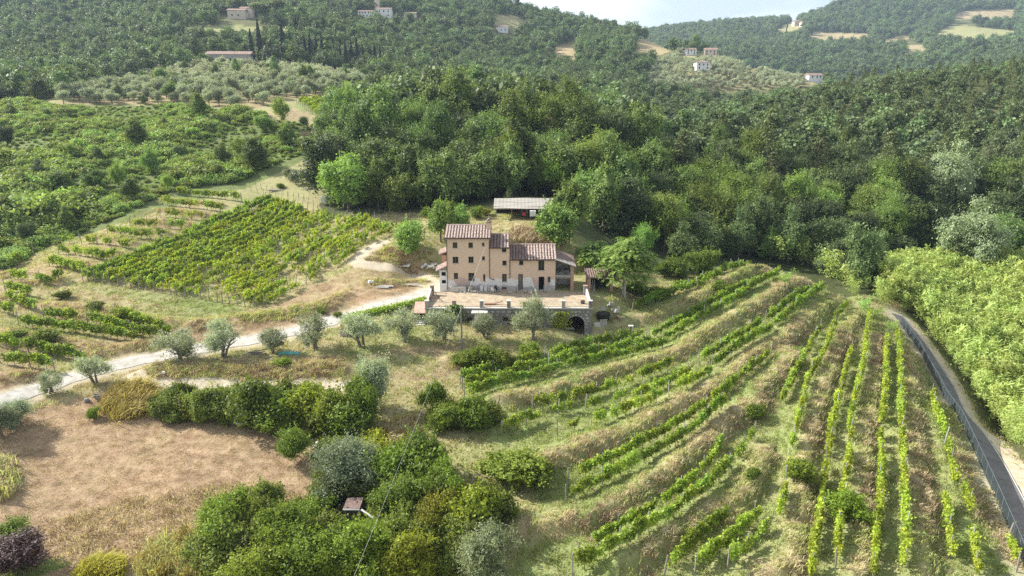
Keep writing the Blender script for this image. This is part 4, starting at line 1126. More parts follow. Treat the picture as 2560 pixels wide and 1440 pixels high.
for q in range(26):
    a = 1640 + q * 13.0 + RNG.uniform(-4, 4); b = 84 - q * .6 + RNG.uniform(-2, 3)
    plant('cypress', P(a, b, 1400), RNG.uniform(1.0, 1.5), 'dark cypress in the line on the far ridge', 'cypress', 'cypresses on the far ridge', 'cypress_tree')
for a, b in ((2060, 82), (2068, 82), (2290, 85), (2298, 84), (2306, 84), (2316, 83), (2325, 83), (2540, 85), (2535, 88), (1905, 88), (1965, 86), (2030, 88)):
    plant('cypress', P(a, b, 1100), RNG.uniform(1.1, 1.5), 'dark cypress by the dry fields on the far hill', 'cypress', 'cypresses by the far fields', 'cypress_tree')

# bamboo
def bamboo_arrays(seed):
    rng = np.random.default_rng(seed); P_ = []; Nn = []; Tg = []; Ti = []
    for c in range(11):
        a = rng.uniform(0, 6.28); bend = rng.uniform(.5, 1.6); H = rng.uniform(3.6, 5.6); x0, y0 = rng.normal(0, .45, 2); tn = rng.normal(.5, .2)
        m = 46; tt = np.sqrt(rng.uniform(.04, 1, m))
        q = np.stack([x0 + math.cos(a) * bend * tt ** 2.5, y0 + math.sin(a) * bend * tt ** 2.5, H * tt * (1 - .1 * tt)], 1)
        sp = .34 * (1 - tt ** 3 * .6)
        q += rng.normal(size=(m, 3)) * sp[:, None]
        P_.append(q); Nn.append(rng.normal(size=(m, 3)) * .6 + np.array([math.cos(a) * .4, math.sin(a) * .4, .8])); Tg.append(np.tile([math.cos(a), math.sin(a), -.5], (m, 1)) + .6 * rng.normal(size=(m, 3))); Ti.append(np.clip(tn + (tt - .5) * .5 + rng.normal(0, .1, m), 0, 1))
    pos = np.vstack(P_); pos[:, 2] = np.maximum(pos[:, 2], .1)
    return quads(pos, np.vstack(Nn), .24, .26, np.concatenate(Ti), rng, np.vstack(Tg))
bm = []
for i in range(6):
    V, Fc, T = bamboo_arrays(500 + i); bm.append(np_mesh('bamboo', V, Fc, L_BAMB, T))
BAMB = [(2228, 800), (2205, 712), (2280, 676), (2420, 690), (3200, 690), (3200, 1430), (2700, 1430), (2600, 1250), (2505, 1090), (2420, 955), (2345, 862), (2290, 815)]
x, y = jgrid(30, 150, 45, 135, 1.15, RNG); z = ground(x, y, False); on, px, py = onscreen(x, y, z, 600)
k = on & in_poly(px, py, BAMB) & (seg_dist(x, y, ASPHALT) > 4.3)
x2, y2 = jgrid(30, 75, 112, 150, 1.5, RNG); z2 = ground(x2, y2, False); _, px2, py2 = onscreen(x2, y2, z2)
k2 = in_poly(px2, py2, [(1700, 640), (1880, 640), (2060, 705), (2210, 795), (2230, 790), (2210, 690), (2140, 620), (1980, 590), (1760, 590)]) & (RNG.random(len(x2)) < .28) & (seg_dist(x2, y2, ASPHALT) > 2.6)
B = np.vstack([np.stack([x, y, z], 1)[k], np.stack([x2, y2, z2], 1)[k2]]); n = len(B)
s0 = RNG.uniform(.7, 1.5, n); ed = seg_dist(B[:, 0], B[:, 1], ASPHALT); s0 *= np.where(ed < 5.5, .62, 1)
scatter('bamboo_grove', B, np.stack([np.zeros(n), np.zeros(n), RNG.uniform(0, 6.28, n)], 1), np.stack([s0, s0, s0], 1), RNG.integers(0, 6, n), bm, 'pale green bamboo grove along the asphalt road', 'bamboo')
for a, b, s, lab in ((1962, 728, .8, 'lone bamboo clump among the vines at the top of the terraces'), (2190, 812, .7, 'bamboo clump beside the upper end of the asphalt road'), (2160, 790, .75, 'bamboo clump between the vines and the dark wood'), (2225, 835, .5, 'low bamboo clump touching the road fence')):
    p = P(a, b); o = bpy.data.objects.new('bamboo_clump', bm[int(a) % 6]); link(o); o.location = p; o.scale = (s * 1.3, s * 1.3, s); o.color = (.8, .95, .8, 1); tag(o, lab, 'bamboo', 'bamboo clumps by the terraces')

# trees and shrubs round the house and in the near ground: photo x, photo y of the foot, kind, size, height factor, colour, name, label
NEAR = [
    (1030, 636, 'full', .8, 1.0, (1.35, 1.35, 1.05), 'round_tree', 'round bushy tree standing on the bank beside the upper track'),
    (1102, 605, 'full', .72, 1.2, (1.25, 1.3, 1.0), 'young_tree', 'tall young tree behind the tallest block of the house'),
    (1155, 592, 'full', .62, 1.0, (1.2, 1.25, 1.0), 'young_tree', 'small tree peeping over the roof ridge of the tallest block'),
    (1385, 616, 'full', 1.05, .95, (1.15, 1.2, 1.0), 'fig_tree', 'large rounded fig-like tree behind the low tiled roof'),
    (1428, 575, 'full', 1.05, 1.0, (1.15, 1.2, 1), 'robinia_tree', 'light green tree hiding one end of the open shed'),
    (1480, 690, 'ail', 1.1, 1.0, (1, 1, 1), 'ailanthus_tree', 'bright tree with long leaves between the ruined annex and the hut'),
    (1560, 742, 'ail', 1.5, 1.2, (.95, .98, .9), 'ailanthus_tree', 'tallest bright long-leaved tree shading the little hut'),
    (1605, 655, 'light', .62, 1.0, (.9, 1.05, .9), 'robinia_tree', 'feathery tree behind the tallest long-leaved one'),
    (1752, 690, 'bigbush', .95, 1.0, (.75, 1.05, .95), 'shrub', 'large bluish-green shrub above the top vine rows'),
    (1690, 692, 'bush', 1.1, 1.0, (.8, 1.05, .9), 'shrub', 'small round shrub beside the bluish one above the vines'),
    (1655, 690, 'bush', .9, 1.0, (.8, 1.0, .8), 'shrub', 'low shrub on the bank above the first vine row'),
    (905, 1062, 'bigbush', .8, 1.45, (.78, .85, .6), 'ivy_covered_tree', 'tall ivy-wrapped tree at the end of the field track'),
    (938, 1030, 'olivebig', .95, 1.35, (.85, .9, .85), 'olive_tree', 'silvery olive crown growing out of the ivy-wrapped tree'),
    (430, 1030, 'bush', 1.0, .9, (.95, 1.0, .7), 'shrub', 'first dark bush of the hedge below the field track'),
    (480, 1040, 'bush', 1.05, .8, (1.1, .95, .6), 'shrub', 'brownish bush in the hedge below the field track'),
    (545, 1048, 'bush', 1.1, .9, (.9, 1.0, .7), 'shrub', 'green bush near the middle of the hedge below the track'),
    (640, 1050, 'bush', 1.5, 1.0, (.8, .95, .7), 'shrub', 'round dark bush above the stone pile by the field'),
    (705, 1060, 'bush', 1.45, .9, (.95, 1.05, .7), 'shrub', 'bush between the round dark one and the yellow bramble'),
    (770, 1050, 'bush', 1.5, .85, (1.35, 1.3, .6), 'shrub', 'yellow-green bramble at the hedge end'),
    (830, 1075, 'bush', 1.45, 1.0, (1.1, 1.1, .75), 'shrub', 'light bush before the ivy-wrapped tree'),
    (880, 1090, 'bush', 1.4, .9, (.95, 1.05, .75), 'shrub', 'bush at the foot of the ivy-wrapped tree'),
    (735, 1150, 'bigbush', .72, .95, (.75, .95, .65), 'shrub', 'dark shrub with upright shoots at the field corner'),
    (840, 1140, 'bush', 1.0, .8, (1, 1.1, .8), 'shrub', 'green shrub beside the heap of stones'),
    (935, 1140, 'bush', 1.15, .7, (1.7, 1.45, .5), 'shrub', 'yellow flowering bramble beside the grey olive'),
    (850, 1250, 'olivebig', 1.1, .9, (.62, .7, .62), 'olive_tree', 'grey-green olive beside the brown field edge'),
    (905, 1195, 'olivebig', .9, .9, (.65, .72, .64), 'olive_tree', 'smaller grey olive behind the roofed hut'),
    (1180, 1068, 'bush', 1.15, .95, (.8, .95, .6), 'shrub', 'dark bramble below the end of the long vine rows'),
    (1120, 1072, 'bush', 1.2, .9, (.85, .95, .6), 'shrub', 'bramble mound crossed by the overhead wire'),
    (1085, 1025, 'bush', .9, 1.4, (.7, .95, .6), 'shrub', 'upright dark bush behind the bramble mound'),
    (1225, 1050, 'bush', .9, .8, (1.05, 1.05, .75), 'shrub', 'small green bush next to the dark bramble'),
    (1290, 1200, 'bush', 1.65, .62, (.95, .95, .6), 'shrub', 'wide bramble mound alone in the grass before the vines'),
    (1345, 1195, 'bush', 1.0, .7, (1.1, 1.0, .65), 'shrub', 'low bramble against the dry bank beside the wide mound'),
    (560, 1360, 'bigbush', .92, .95, (.95, 1.1, .6), 'shrub', 'bushy tree at the lower edge of the brown field'),
    (700, 1400, 'bigbush', .95, .9, (1.0, 1.1, .65), 'shrub', 'leafy bush beside the one at the field edge'),
    (640, 1470, 'bigbush', .9, .8, (1.15, 1.15, .6), 'shrub', 'light leafy bush in the lower corner of the thicket'),
    (780, 1330, 'bigbush', .72, .85, (.95, 1.1, .65), 'shrub', 'green bush beside the roofed hut on the field side'),
    (800, 1450, 'bigbush', .95, .9, (.95, 1.08, .65), 'shrub', 'dense green bush below the roofed hut'),
    (930, 1440, 'bigbush', .95, .95, (1.0, 1.1, .62), 'shrub', 'dense bush crossed by the overhead wire'),
    (1040, 1450, 'bigbush', .9, .9, (1.25, 1.1, .55), 'shrub', 'yellowing bush next to the lower grey olive'),
    (1000, 1300, 'bigbush', .85, 1.0, (.8, .95, .62), 'shrub', 'dark green tree-like bush behind the leaning beam'),
    (1085, 1345, 'bigbush', .82, .95, (1.35, 1.1, .55), 'shrub', 'yellow-brown bush beside the grass path'),
    (1050, 1210, 'bush', 1.6, 1.0, (.75, .9, .6), 'shrub', 'dark bush at the top of the thicket'),
    (975, 1215, 'bush', 1.4, 1.0, (.7, .9, .55), 'shrub', 'dark bush between the grey olive and the top of the thicket'),
    (1110, 1265, 'bigbush', .72, 1.15, (.75, 1.0, .68), 'shrub', 'tall dark shrub at the thicket edge casting shade on the grass'),
    (1145, 1330, 'bush', 1.5, .9, (1.3, 1.15, .5), 'shrub', 'golden bush in front of the tall dark shrub'),
    (1200, 1345, 'bush', 1.3, 1.25, (1.2, 1.25, .6), 'shrub', 'pointed bright bush at the end of the thicket'),
    (1218, 1460, 'olivebig', .9, 1.0, (.72, .78, .62), 'olive_tree', 'pale olive alone beside the grass path at the lower end'),
    (850, 1425, 'bush', 1.3, .95, (1.05, 1.15, .65), 'shrub', 'light bush below the hut roof'),
    (50, 1420, 'bigbush', .85, .72, (1, 1, 1), 'purple_shrub', 'dome-shaped purple-leaved shrub in the corner of the brown field'),
    (25, 1360, 'bush', .9, .7, (.9, 1.1, .9), 'shrub', 'green bush behind the purple-leaved shrub'),
    (5, 1090, 'olivebig', .8, .75, (.75, .82, .72), 'olive_tree', 'low grey olive bush at the upper corner of the brown field'),
    (45, 1060, 'olivebig', .7, .7, (.7, .8, .68), 'olive_tree', 'second grey olive bush by the corner of the brown field'),
    (1325, 892, 'bush', .75, .8, (1.1, 1.25, .6), 'shrub', 'small bright bush below the big olive before the wall'),
    (1200, 915, 'bush', 1.25, .75, (.85, .9, .55), 'shrub', 'dark bramble between the utility pole and the small bright bush'),
    (1160, 912, 'bush', 1.1, .6, (.9, .9, .6), 'shrub', 'low bramble at the foot of the utility pole'),
    (1255, 915, 'bush', 1.0, .6, (.95, .95, .6), 'shrub', 'flat bramble before the vine rows'),
    (705, 915, 'bush', .62, .6, (1.3, 1.4, .7), 'shrub', 'small yellow-green bush on the dry bank below the olives'),
    (845, 790, 'bush', .7, .6, (.8, .8, .6), 'shrub', 'dark low bramble on the bank beside the white road'),
    (800, 782, 'bush', .8, .55, (.75, .75, .5), 'shrub', 'dark bramble beside the white road below the dry slope'),
    (240, 775, 'bush', 1.3, .6, (.85, .85, .5), 'shrub', 'dark bramble mound below the vine block'),
    (300, 790, 'bush', 1.4, .6, (1.1, 1.05, .55), 'shrub', 'creeper-covered mound below the vine block'),
    (160, 745, 'bush', 1.3, .55, (.9, .85, .6), 'shrub', 'dull bramble mound above the two dense vine rows'),
    (340, 800, 'bush', 1.0, .55, (.8, .85, .5), 'shrub', 'bramble at the end of the creeper-covered mound'),
    (40, 845, 'bush', 1.1, .6, (.8, .85, .55), 'shrub', 'dark bramble on the bank between two vine terraces'),
    (110, 860, 'bush', 1.2, .6, (.85, .85, .55), 'shrub', 'wide bramble on the bank above the lowest vine rows'),
    (170, 872, 'bush', .8, .6, (.75, .8, .5), 'shrub', 'small dark bramble at the end of the terrace bank'),
    (235, 1045, 'bush', .4, 1.2, (1.0, 1.2, .8), 'sapling', 'thin sapling alone in the brown field'),
    (340, 985, 'bush', .3, 1.5, (.9, 1.2, .8), 'sapling', 'thin young sapling on the ochre grass mound'),
    (2000, 1195, 'bush', .85, .8, (.95, 1.0, .55), 'shrub', 'bramble between two vine rows in the terraces'),
    (2120, 1290, 'bush', .9, .9, (.9, 1.0, .5), 'shrub', 'dark bramble beside the vines near the lowest terraces'),
    (1890, 1045, 'bush', .7, .8, (.8, .9, .55), 'shrub', 'dark bramble on the bank between the curved vine rows'),
    (1882, 1195, 'bush', .42, .9, (.8, 1.05, .75), 'shrub', 'small round shrub on the dry bank'),
    (1800, 728, 'bush', .7, .8, (.7, .9, .6), 'shrub', 'shrub in the shade above the second vine row'),
    (1590, 735, 'bush', 1.0, .75, (.85, .9, .65), 'shrub', 'bushy scrub on the bank behind the little hut'),
    (1640, 745, 'bush', .9, .7, (.8, .85, .6), 'shrub', 'dark scrub at the upper end of the first vine row'),
    (740, 462, 'oliveround', .62, 1.0, (.85, .88, .85), 'olive_tree', 'grey olive in the fenced garden before the wood'),
    (765, 460, 'oliveround', .6, 1.0, (.85, .88, .85), 'olive_tree', 'second grey olive in the fenced garden'),
    (722, 450, 'oliveround', .5, 1.0, (.9, .92, .88), 'olive_tree', 'smaller grey olive at the back of the fenced garden'),
    (700, 470, 'bush', .6, .7, (1, 1.1, .7), 'shrub', 'small spiky shrub in the fenced garden'),
    (1125, 545, 'bush', .9, 1.1, (.9, 1.05, .7), 'shrub', 'bush at the foot of the wood near the vine block'),
    (1070, 545, 'bush', .7, 1.0, (.9, 1.05, .7), 'shrub', 'small bush beside the wire fence below the wood'),
    (1190, 545, 'bush', .9, .9, (.85, 1.0, .7), 'shrub', 'bush beside the open shed'),
    (1215, 538, 'bush', .6, .8, (1.2, .9, .6), 'shrub', 'brownish bush at the corner of the open shed'),
]
for a, b, k, s, hz, colr, nm, lab in NEAR:
    p = P(a, min(b, 1520), 36, True)
    colr = (max(colr[0], .88 * colr[1]), colr[1], min(colr[2], .82 * colr[1])) if k in ('bush', 'bigbush') and 'purple' not in nm else colr
    if k == 'bush' and ('mound' in lab or 'terrace' in lab or 'vine terraces' in lab or 'white road' in lab) and a < 900: s *= .6
    o = plant(k, p - np.array([0, 0, .08]), s * (1.1 if k == 'bigbush' else 1.24), lab, 'olive tree' if nm == 'olive_tree' else ('tree' if 'tree' in nm else 'shrub'), None, nm, colr, szz=hz)
    if nm == 'purple_shrub':
        me = crown_mesh('foliage', L_PURP, 777, 5.2, 2.9, .2, 14, 330, 22, .12, core=260, spread=.1); o.data = me
    if nm == 'shrub' and 'yellow-brown' in lab: pass
# undergrowth that ties the bushes together
tp_ = []
for poly, m_, lo_s, hi_s in (([(500, 1440), (525, 1320), (640, 1270), (780, 1300), (850, 1210), (930, 1160), (1060, 1160), (1140, 1240), (1240, 1310), (1220, 1370), (1150, 1440)], 330, .55, 1.25), ([(385, 1050), (395, 1000), (600, 1000), (860, 1010), (900, 1100), (700, 1085)], 120, .5, 1.1), ([(1060, 1080), (1080, 1040), (1200, 1030), (1240, 1060), (1200, 1085)], 30, .5, .8)):
    w = PL(poly); q = np.column_stack([RNG.uniform(w[:, 0].min(), w[:, 0].max(), m_), RNG.uniform(w[:, 1].min(), w[:, 1].max(), m_)]); q = q[in_poly(q[:, 0], q[:, 1], w)]
    tp_.append(np.column_stack([q, ground(q[:, 0], q[:, 1]) - .1, RNG.uniform(lo_s, hi_s, len(q))]))
tp_ = np.vstack(tp_); n = len(tp_)
_px, _py = project(tp_[:, 0], tp_[:, 1], tp_[:, 2]); tp_ = tp_[~((_px > 835) & (_px < 950) & (_py > 1270) & (_py < 1400))]; n = len(tp_)
scatter('thicket_undergrowth', tp_[:, :3], np.stack([np.zeros(n), np.zeros(n), RNG.uniform(0, 6.28, n)], 1), np.stack([tp_[:, 3] * 1.1, tp_[:, 3], tp_[:, 3] * RNG.uniform(.7, 1.3, n)], 1), RNG.integers(0, 5, n), [m_[0] for m_ in PROTO['bush']], 'tangled undergrowth filling the thicket between the bushes', 'undergrowth')
# the row of olives below the house
OLIVES = [(452, 903, .98, 'olive at the road end of the row, with open branches'), (556, 895, 1.05, 'wide dark-trunked olive, second from the road end of the row'), (682, 883, .72, 'sparse small olive beside the turquoise tarpaulin'), (787, 876, .92, 'olive beside the white road across from the brick grill'), (905, 868, 1.02, 'dense olive before the ivy-topped side wall'), (1010, 852, .92, 'olive before the red-roofed cellar entrance'),
          (1112, 852, .86, 'olive before the near end of the stone terrace wall'), (1212, 846, .72, 'small olive before the white kiosk at the stone wall'), (1330, 846, 1.06, 'largest olive before the middle of the stone terrace wall'), (238, 957, .72, 'small olive alone above the brown field beside the white road'), (128, 982, .55, 'smallest olive beside the white road near the field corner')]
for q, (a, b, s, lab) in enumerate(OLIVES):
    plant('olive', P(a, b, 36, True), s * 1.35, lab, 'olive tree', 'olive trees below the house', 'olive_tree', (.95, .98, .95), var=q, szz=1.0 if q > 1 else .9)

# ------------------------------------------------------------------ vines on their trellises
post_m = rough_mat('weathered_post', [(.3, (.16, .14, .12)), (.7, (.34, .31, .27))], 6.0, .9, .3, 30.0)
steel_m = rough_mat('galvanised_post', [(.3, (.36, .37, .37)), (.7, (.55, .56, .56))], 8.0, .5, 0, 30.0, .6)
POSTS = []
for i in range(3):
    rg = random.Random(i); POSTS.append(MB().tube([(0, 0, -.4), (rg.uniform(-.02, .02), 0, 1.0), (rg.uniform(-.05, .05), rg.uniform(-.04, .04), 2.1)], [.075, .07, .06], 6).mesh('post', post_m))
POSTS_S = [MB().box(-.045, .045, -.035, .035, -.4, 2.15).mesh('post', steel_m)]
wire_m = rough_mat('wire', [(.3, (.25, .25, .25)), (.7, (.4, .4, .4))], 8.0, .5, 0, 30, .5)
ORD = ['first', 'second', 'third', 'fourth', 'fifth', 'sixth', 'seventh', 'eighth', 'ninth', 'tenth', 'eleventh', 'twelfth', 'thirteenth', 'fourteenth', 'fifteenth', 'sixteenth', 'seventeenth', 'eighteenth', 'nineteenth', 'twentieth', 'twenty-first', 'twenty-second', 'twenty-third', 'twenty-fourth', 'twenty-fifth', 'twenty-sixth', 'twenty-seventh', 'twenty-eighth', 'twenty-ninth', 'thirtieth', 'thirty-first']

def trellis(line, full, yel, label, group, step=1.15, steel=False, big=1.0, postgap=4.4, tinter=None):
    pts = resample(line, step); n = len(pts)
    d = np.gradient(pts, axis=0); ang = np.arctan2(d[:, 1], d[:, 0])
    z = ground(pts[:, 0], pts[:, 1])
    org = np.array([pts[0, 0], pts[0, 1], z[0]])
    root = empty('vine_trellis', org); tag(root, label, 'vine row', group)
    gapn = fbm(pts[:, 0] * .16, pts[:, 1] * .16, 111)
    for i in range(1, n):
        if RNG.random() > full * .6 + .32 + (gapn[i] - .5) * .9: continue
        q = full + (gapn[i] - .5) * .9 + RNG.normal(0, .12)
        me = VINES['full' if q > .72 else ('mid' if q > .45 else 'thin')][RNG.integers(5)]
        o = bpy.data.objects.new('vine', me); link(o, root)
        o.location = (pts[i, 0] - org[0], pts[i, 1] - org[1], z[i] - org[2])
        o.rotation_euler = (0, 0, ang[i] + (math.pi if RNG.random() < .5 else 0) + RNG.normal(0, .08))
        s = RNG.uniform(.85, 1.15) * big; o.scale = (s, s, s * RNG.uniform(.82, 1.06))
        yv = np.clip(yel + RNG.normal(0, .13), 0, 1)
        o.color = (.78 + .75 * yv, .92 + .42 * yv, .9 - .1 * yv, 1)
    m = max(1, int(round(n * step / postgap)))
    for j in range(m + 1):
        i = min(n - 1, int(round(j * (n - 1) / m)))
        me = POSTS_S[0] if steel and 0 < j < m else POSTS[j % 3]
        o = bpy.data.objects.new('post', me); link(o, root)
        o.location = (pts[i, 0] - org[0], pts[i, 1] - org[1], z[i] - org[2]); o.rotation_euler = (RNG.normal(0, .05), RNG.normal(0, .05), RNG.uniform(0, 3))
        o.scale = (1, 1, RNG.uniform(.9, 1.05))
    return root
E_LAB = ['%s curved vine row of the terraces, counted down from the wood' % ORD[i] if i < 19 else '%s steep vine row counted from the curved ones towards the asphalt road' % ORD[i - 19] for i in range(len(ROWS_E))]
for i, (px, full, yel) in enumerate(ROWS_E):
    trellis(PL(px), min(1, full + (.3 if 8 < i < 19 else .08)), yel + (.12 if i > 18 else .04), E_LAB[i], 'vine rows of the eastern terraces', steel=True)
for i, (px, full, yel) in enumerate(ROWS_W):
    trellis(PL(px), full, yel, 'short vine row on the western terraces, %s counted from the scrub' % ORD[i], 'short vine rows of the western terraces', big=1.1)
lo = resample(PL(BLOCK_LO), .5); hi = resample(PL(BLOCK_HI), .5)
for i in range(NBLOCK):
    f = i / (NBLOCK - 1)
    a = lo[int(f * (len(lo) - 1))]; b = hi[int(f * (len(hi) - 1))]
    if i == 0: b = a + (b - a) * .995
    yel = .2 if i < 3 else (.25 + .4 * abs(math.sin(i * .55)) if i < 8 else .6 + .25 * math.sin(i * 1.3))
    full = .9 if i < 9 else .58 + .14 * math.sin(i * 2.1)
    trellis(np.array([a, a + (b - a) * .5 + RNG.normal(0, .15, 2), b]), full, max(0, yel), 'long vine row of the slope block, %s from the short terraces' % ORD[i], 'long vine rows of the slope block', step=1.0, big=.98 if i < 9 else .86, postgap=9)

# ------------------------------------------------------------------ grass
def ground_attr(arr, x, y):
    yi = np.clip(np.searchsorted(ys, y), 0, nr - 1); ui = np.clip(np.searchsorted(us, x / (y + YO)), 0, nc - 1)
    return arr.reshape(nr, nc)[yi, ui]
def tuft(seed, mat, H, n, lean, wid, spread=.22):
    rng = np.random.default_rng(seed); V = []; Fc = []; T = []
    for b in range(n):
        a = rng.uniform(0, 6.28); x0, y0 = rng.normal(0, spread, 2); h = H * rng.uniform(.5, 1.15); L = h * rng.uniform(.25, .7)
        dx, dy = math.cos(a) * L + lean * h, math.sin(a) * L - lean * h * .35
        w = wid * rng.uniform(.7, 1.4); sx, sy = -math.sin(a) * w, math.cos(a) * w
        k = len(V)
        V += [(x0 - sx, y0 - sy, -.05), (x0 + sx, y0 + sy, -.05), (x0 + dx * .35 - sx * .8, y0 + dy * .35 - sy * .8, h * .65), (x0 + dx * .35 + sx * .8, y0 + dy * .35 + sy * .8, h * .65), (x0 + dx - sx * .1, y0 + dy - sy * .1, h * .82), (x0 + dx + sx * .1, y0 + dy + sy * .1, h * .82)]
        Fc += [(k, k + 1, k + 3, k + 2), (k + 2, k + 3, k + 5, k + 4)]
        T += [np.clip(rng.normal(.5, .22), 0, 1)] * 6
    return np_mesh('tuft', V, Fc, mat, T)
G_STRAW = leaf_mat('straw_grass', (.30, .235, .135), (.66, .56, .37), .25, .03, False)
G_BROWN = leaf_mat('brown_grass', (.22, .15, .092), (.47, .345, .225), .2, .03, False)
G_GREEN = leaf_mat('green_grass', (.12, .16, .040), (.40, .44, .14), .3, .05, False)
G_MIX = leaf_mat('mixed_grass', (.24, .25, .085), (.58, .58, .25), .3, .05, False)
def rots(n, tilt=.12): return np.stack([RNG.normal(0, tilt, n), RNG.normal(0, tilt, n), RNG.uniform(-.7, .7, n)], 1)
# long grass on the banks
bp = []; 
for pts_, h, w in BUMPS:
    L = np.hypot(*np.diff(pts_, axis=0).T).sum(); m = int(L * 8)
    r_ = resample(pts_, .25); q = r_[RNG.integers(0, len(r_), m)] + RNG.normal(0, .5 * w, (m, 2)) + np.array([.25, -.25]) * w; bp.append(q)
bp = np.vstack(bp); bz = ground(bp[:, 0], bp[:, 1]); n = len(bp)
kind = np.clip((fbm(bp[:, 0] * .12, bp[:, 1] * .12, 121) * 4.6 - .4 + RNG.normal(0, .45, n)).astype(int), 0, 3)   # 0 brown 1 straw 2 mixed 3 green
tm = [tuft(600, G_BROWN, .3, 34, .15, .018), tuft(601, G_STRAW, .46, 38, .5, .016), tuft(602, G_STRAW, .38, 38, .35, .016), tuft(603, G_MIX, .38, 36, .3, .018), tuft(604, G_GREEN, .34, 34, .2, .018)]
pick = np.array([0, 1, 3, 4])[kind]; pick = np.where((pick == 1) & (RNG.random(n) < .5), 2, pick)
s0 = RNG.uniform(.6, 1.35, n)
scatter('bank_grass', np.column_stack([bp, bz]), rots(n), np.stack([s0 * 1.15, s0 * 1.15, s0], 1), pick, tm, 'long dry grass hanging over the terrace banks', 'grass')
# shorter grass over all the near ground
m = 60000
yy = 42 + (RNG.random(m) ** .85) * 108; xx = RNG.uniform(-1, 1, m) * (.80 * yy + 6)
gn = ground_attr(green, xx, yy) + .06 + RNG.normal(0, .2, m); tn = ground_attr(tan, xx, yy); pn = ground_attr(pale, xx, yy); wn = ground_attr(woods, xx, yy)
yard = (xx > -17) & (xx < 14.5) & (yy > WY - .6) & (yy < 118)
k = (pn < .3) & (wn < .5) & ~yard & (seg_dist(xx, yy, ASPHALT) > 1.9) & (seg_dist(xx, yy, GRAVEL) > 2.2) & ((tn < .3) | (RNG.random(m) < .8))
xx, yy, gn, tn = xx[k], yy[k], gn[k], tn[k]; n = len(xx)
tm2 = [tuft(610, G_STRAW, .17, 22, .1, .016, .22), tuft(611, G_BROWN, .14, 22, .1, .018, .22), tuft(612, G_GREEN, .18, 24, .05, .018, .22), tuft(613, G_MIX, .18, 24, .1, .018, .22)]
pick = np.where(tn > .3, np.where(RNG.random(n) < .55, 1, 0), np.where(gn > .62, 2, np.where(gn > .38, 3, np.where(RNG.random(n) < .75, 0, 1))))
s0 = RNG.uniform(.55, 1.5, n) * np.where(tn > .3, .7, 1)
scatter('meadow_grass', np.stack([xx, yy, ground(xx, yy)], 1), rots(n), np.stack([s0 * 1.2, s0 * 1.2, s0], 1), pick, tm2, 'dry and green grass growing over the open ground', 'grass')
# the ochre grass mound beside the field, tall weeds at the lower corners
def weed_patch(name, poly, m, mats, label, sc=1.0):
    w = PL(poly); lo_, hi_ = w.min(0), w.max(0)
    q = np.column_stack([RNG.uniform(lo_[0], hi_[0], m), RNG.uniform(lo_[1], hi_[1], m)]); q = q[in_poly(q[:, 0], q[:, 1], w)]
    n = len(q); s = RNG.uniform(.7, 1.5, n) * sc
    scatter(name, np.column_stack([q, ground(q[:, 0], q[:, 1])]), rots(n, .2), np.stack([s, s, s], 1), RNG.integers(0, len(mats), n), mats, label, 'grass')
G_OCHRE = leaf_mat('ochre_grass', (.22, .165, .040), (.52, .42, .12), .25, .03, False)
G_YEL = leaf_mat('yellow_weeds', (.22, .20, .025), (.55, .50, .08), .25, .03, False)
weed_patch('ochre_grass', [(260, 1030), (290, 970), (360, 965), (390, 1000), (370, 1040), (290, 1050)], 330, [tuft(620, G_OCHRE, .9, 46, .1, .022, .3)], 'ochre grass mound beside the brown field', 1.3)
weed_patch('tall_weeds', [(350, 1440), (380, 1380), (480, 1340), (540, 1380), (540, 1440)], 330, [tuft(621, G_MIX, .8, 46, .1, .024, .3), tuft(622, G_OCHRE, .8, 46, .1, .024, .3)], 'tall weeds beside the lowest bushes', 1.2)
weed_patch('yellow_weeds', [(190, 1445), (220, 1415), (290, 1412), (300, 1445)], 160, [tuft(623, G_YEL, .7, 50, .1, .024, .3)], 'bright yellow weeds at the field edge', 1.1)
weed_patch('pale_weeds', [(-20, 1250), (-20, 1140), (20, 1160), (40, 1215), (10, 1260)], 200, [tuft(624, G_MIX, .8, 46, .1, .024, .3), tuft(625, G_STRAW, .8, 46, .1, .02, .3)], 'pale weeds at the edge of the brown field', 1.2)
weed_patch('dry_scrub_grass', [(960, 1120), (980, 1060), (1030, 1050), (1070, 1110), (1040, 1160)], 220, [tuft(626, G_OCHRE, .8, 46, .1, .024, .3), tuft(627, G_STRAW, .8, 46, .1, .024, .3)], 'ochre dry grass beside the yellow bramble', 1.2)
weed_patch('bank_scrub', [(370, 945), (400, 905), (640, 905), (860, 900), (860, 945), (640, 950)], 900, [tuft(628, G_BROWN, .6, 44, .1, .024, .3), tuft(629, G_STRAW, .6, 44, .1, .024, .3), tuft(630, G_MIX, .55, 44, .1, .024, .3)], 'dry weeds on the bank above the field track', .65)
weed_patch('field_stubble', [(120, 1300), (300, 1250), (600, 1205), (760, 1235), (600, 1320), (420, 1400), (300, 1430), (150, 1410)], 1300, [tuft(635, G_BROWN, .2, 26, .1, .018, .3), tuft(636, G_STRAW, .2, 26, .1, .018, .3), tuft(637, G_STRAW, .16, 26, .1, .018, .3)], 'rough brown stubble on the lower part of the field', 1.1)
weed_patch('slope_scrub', [(1250, 610), (1300, 575), (1400, 590), (1400, 618)], 260, [tuft(631, G_BROWN, .7, 44, .1, .024, .3), tuft(632, G_STRAW, .7, 44, .1, .024, .3)], 'brown dry scrub on the bank behind the house', 1.3)
weed_patch('track_scrub', [(910, 650), (960, 620), (1080, 630), (1080, 665), (1000, 672)], 260, [tuft(633, G_BROWN, .5, 44, .1, .024, .3), tuft(634, G_MIX, .5, 44, .1, .024, .3)], 'dry brush on the bank beside the upper track', .8)

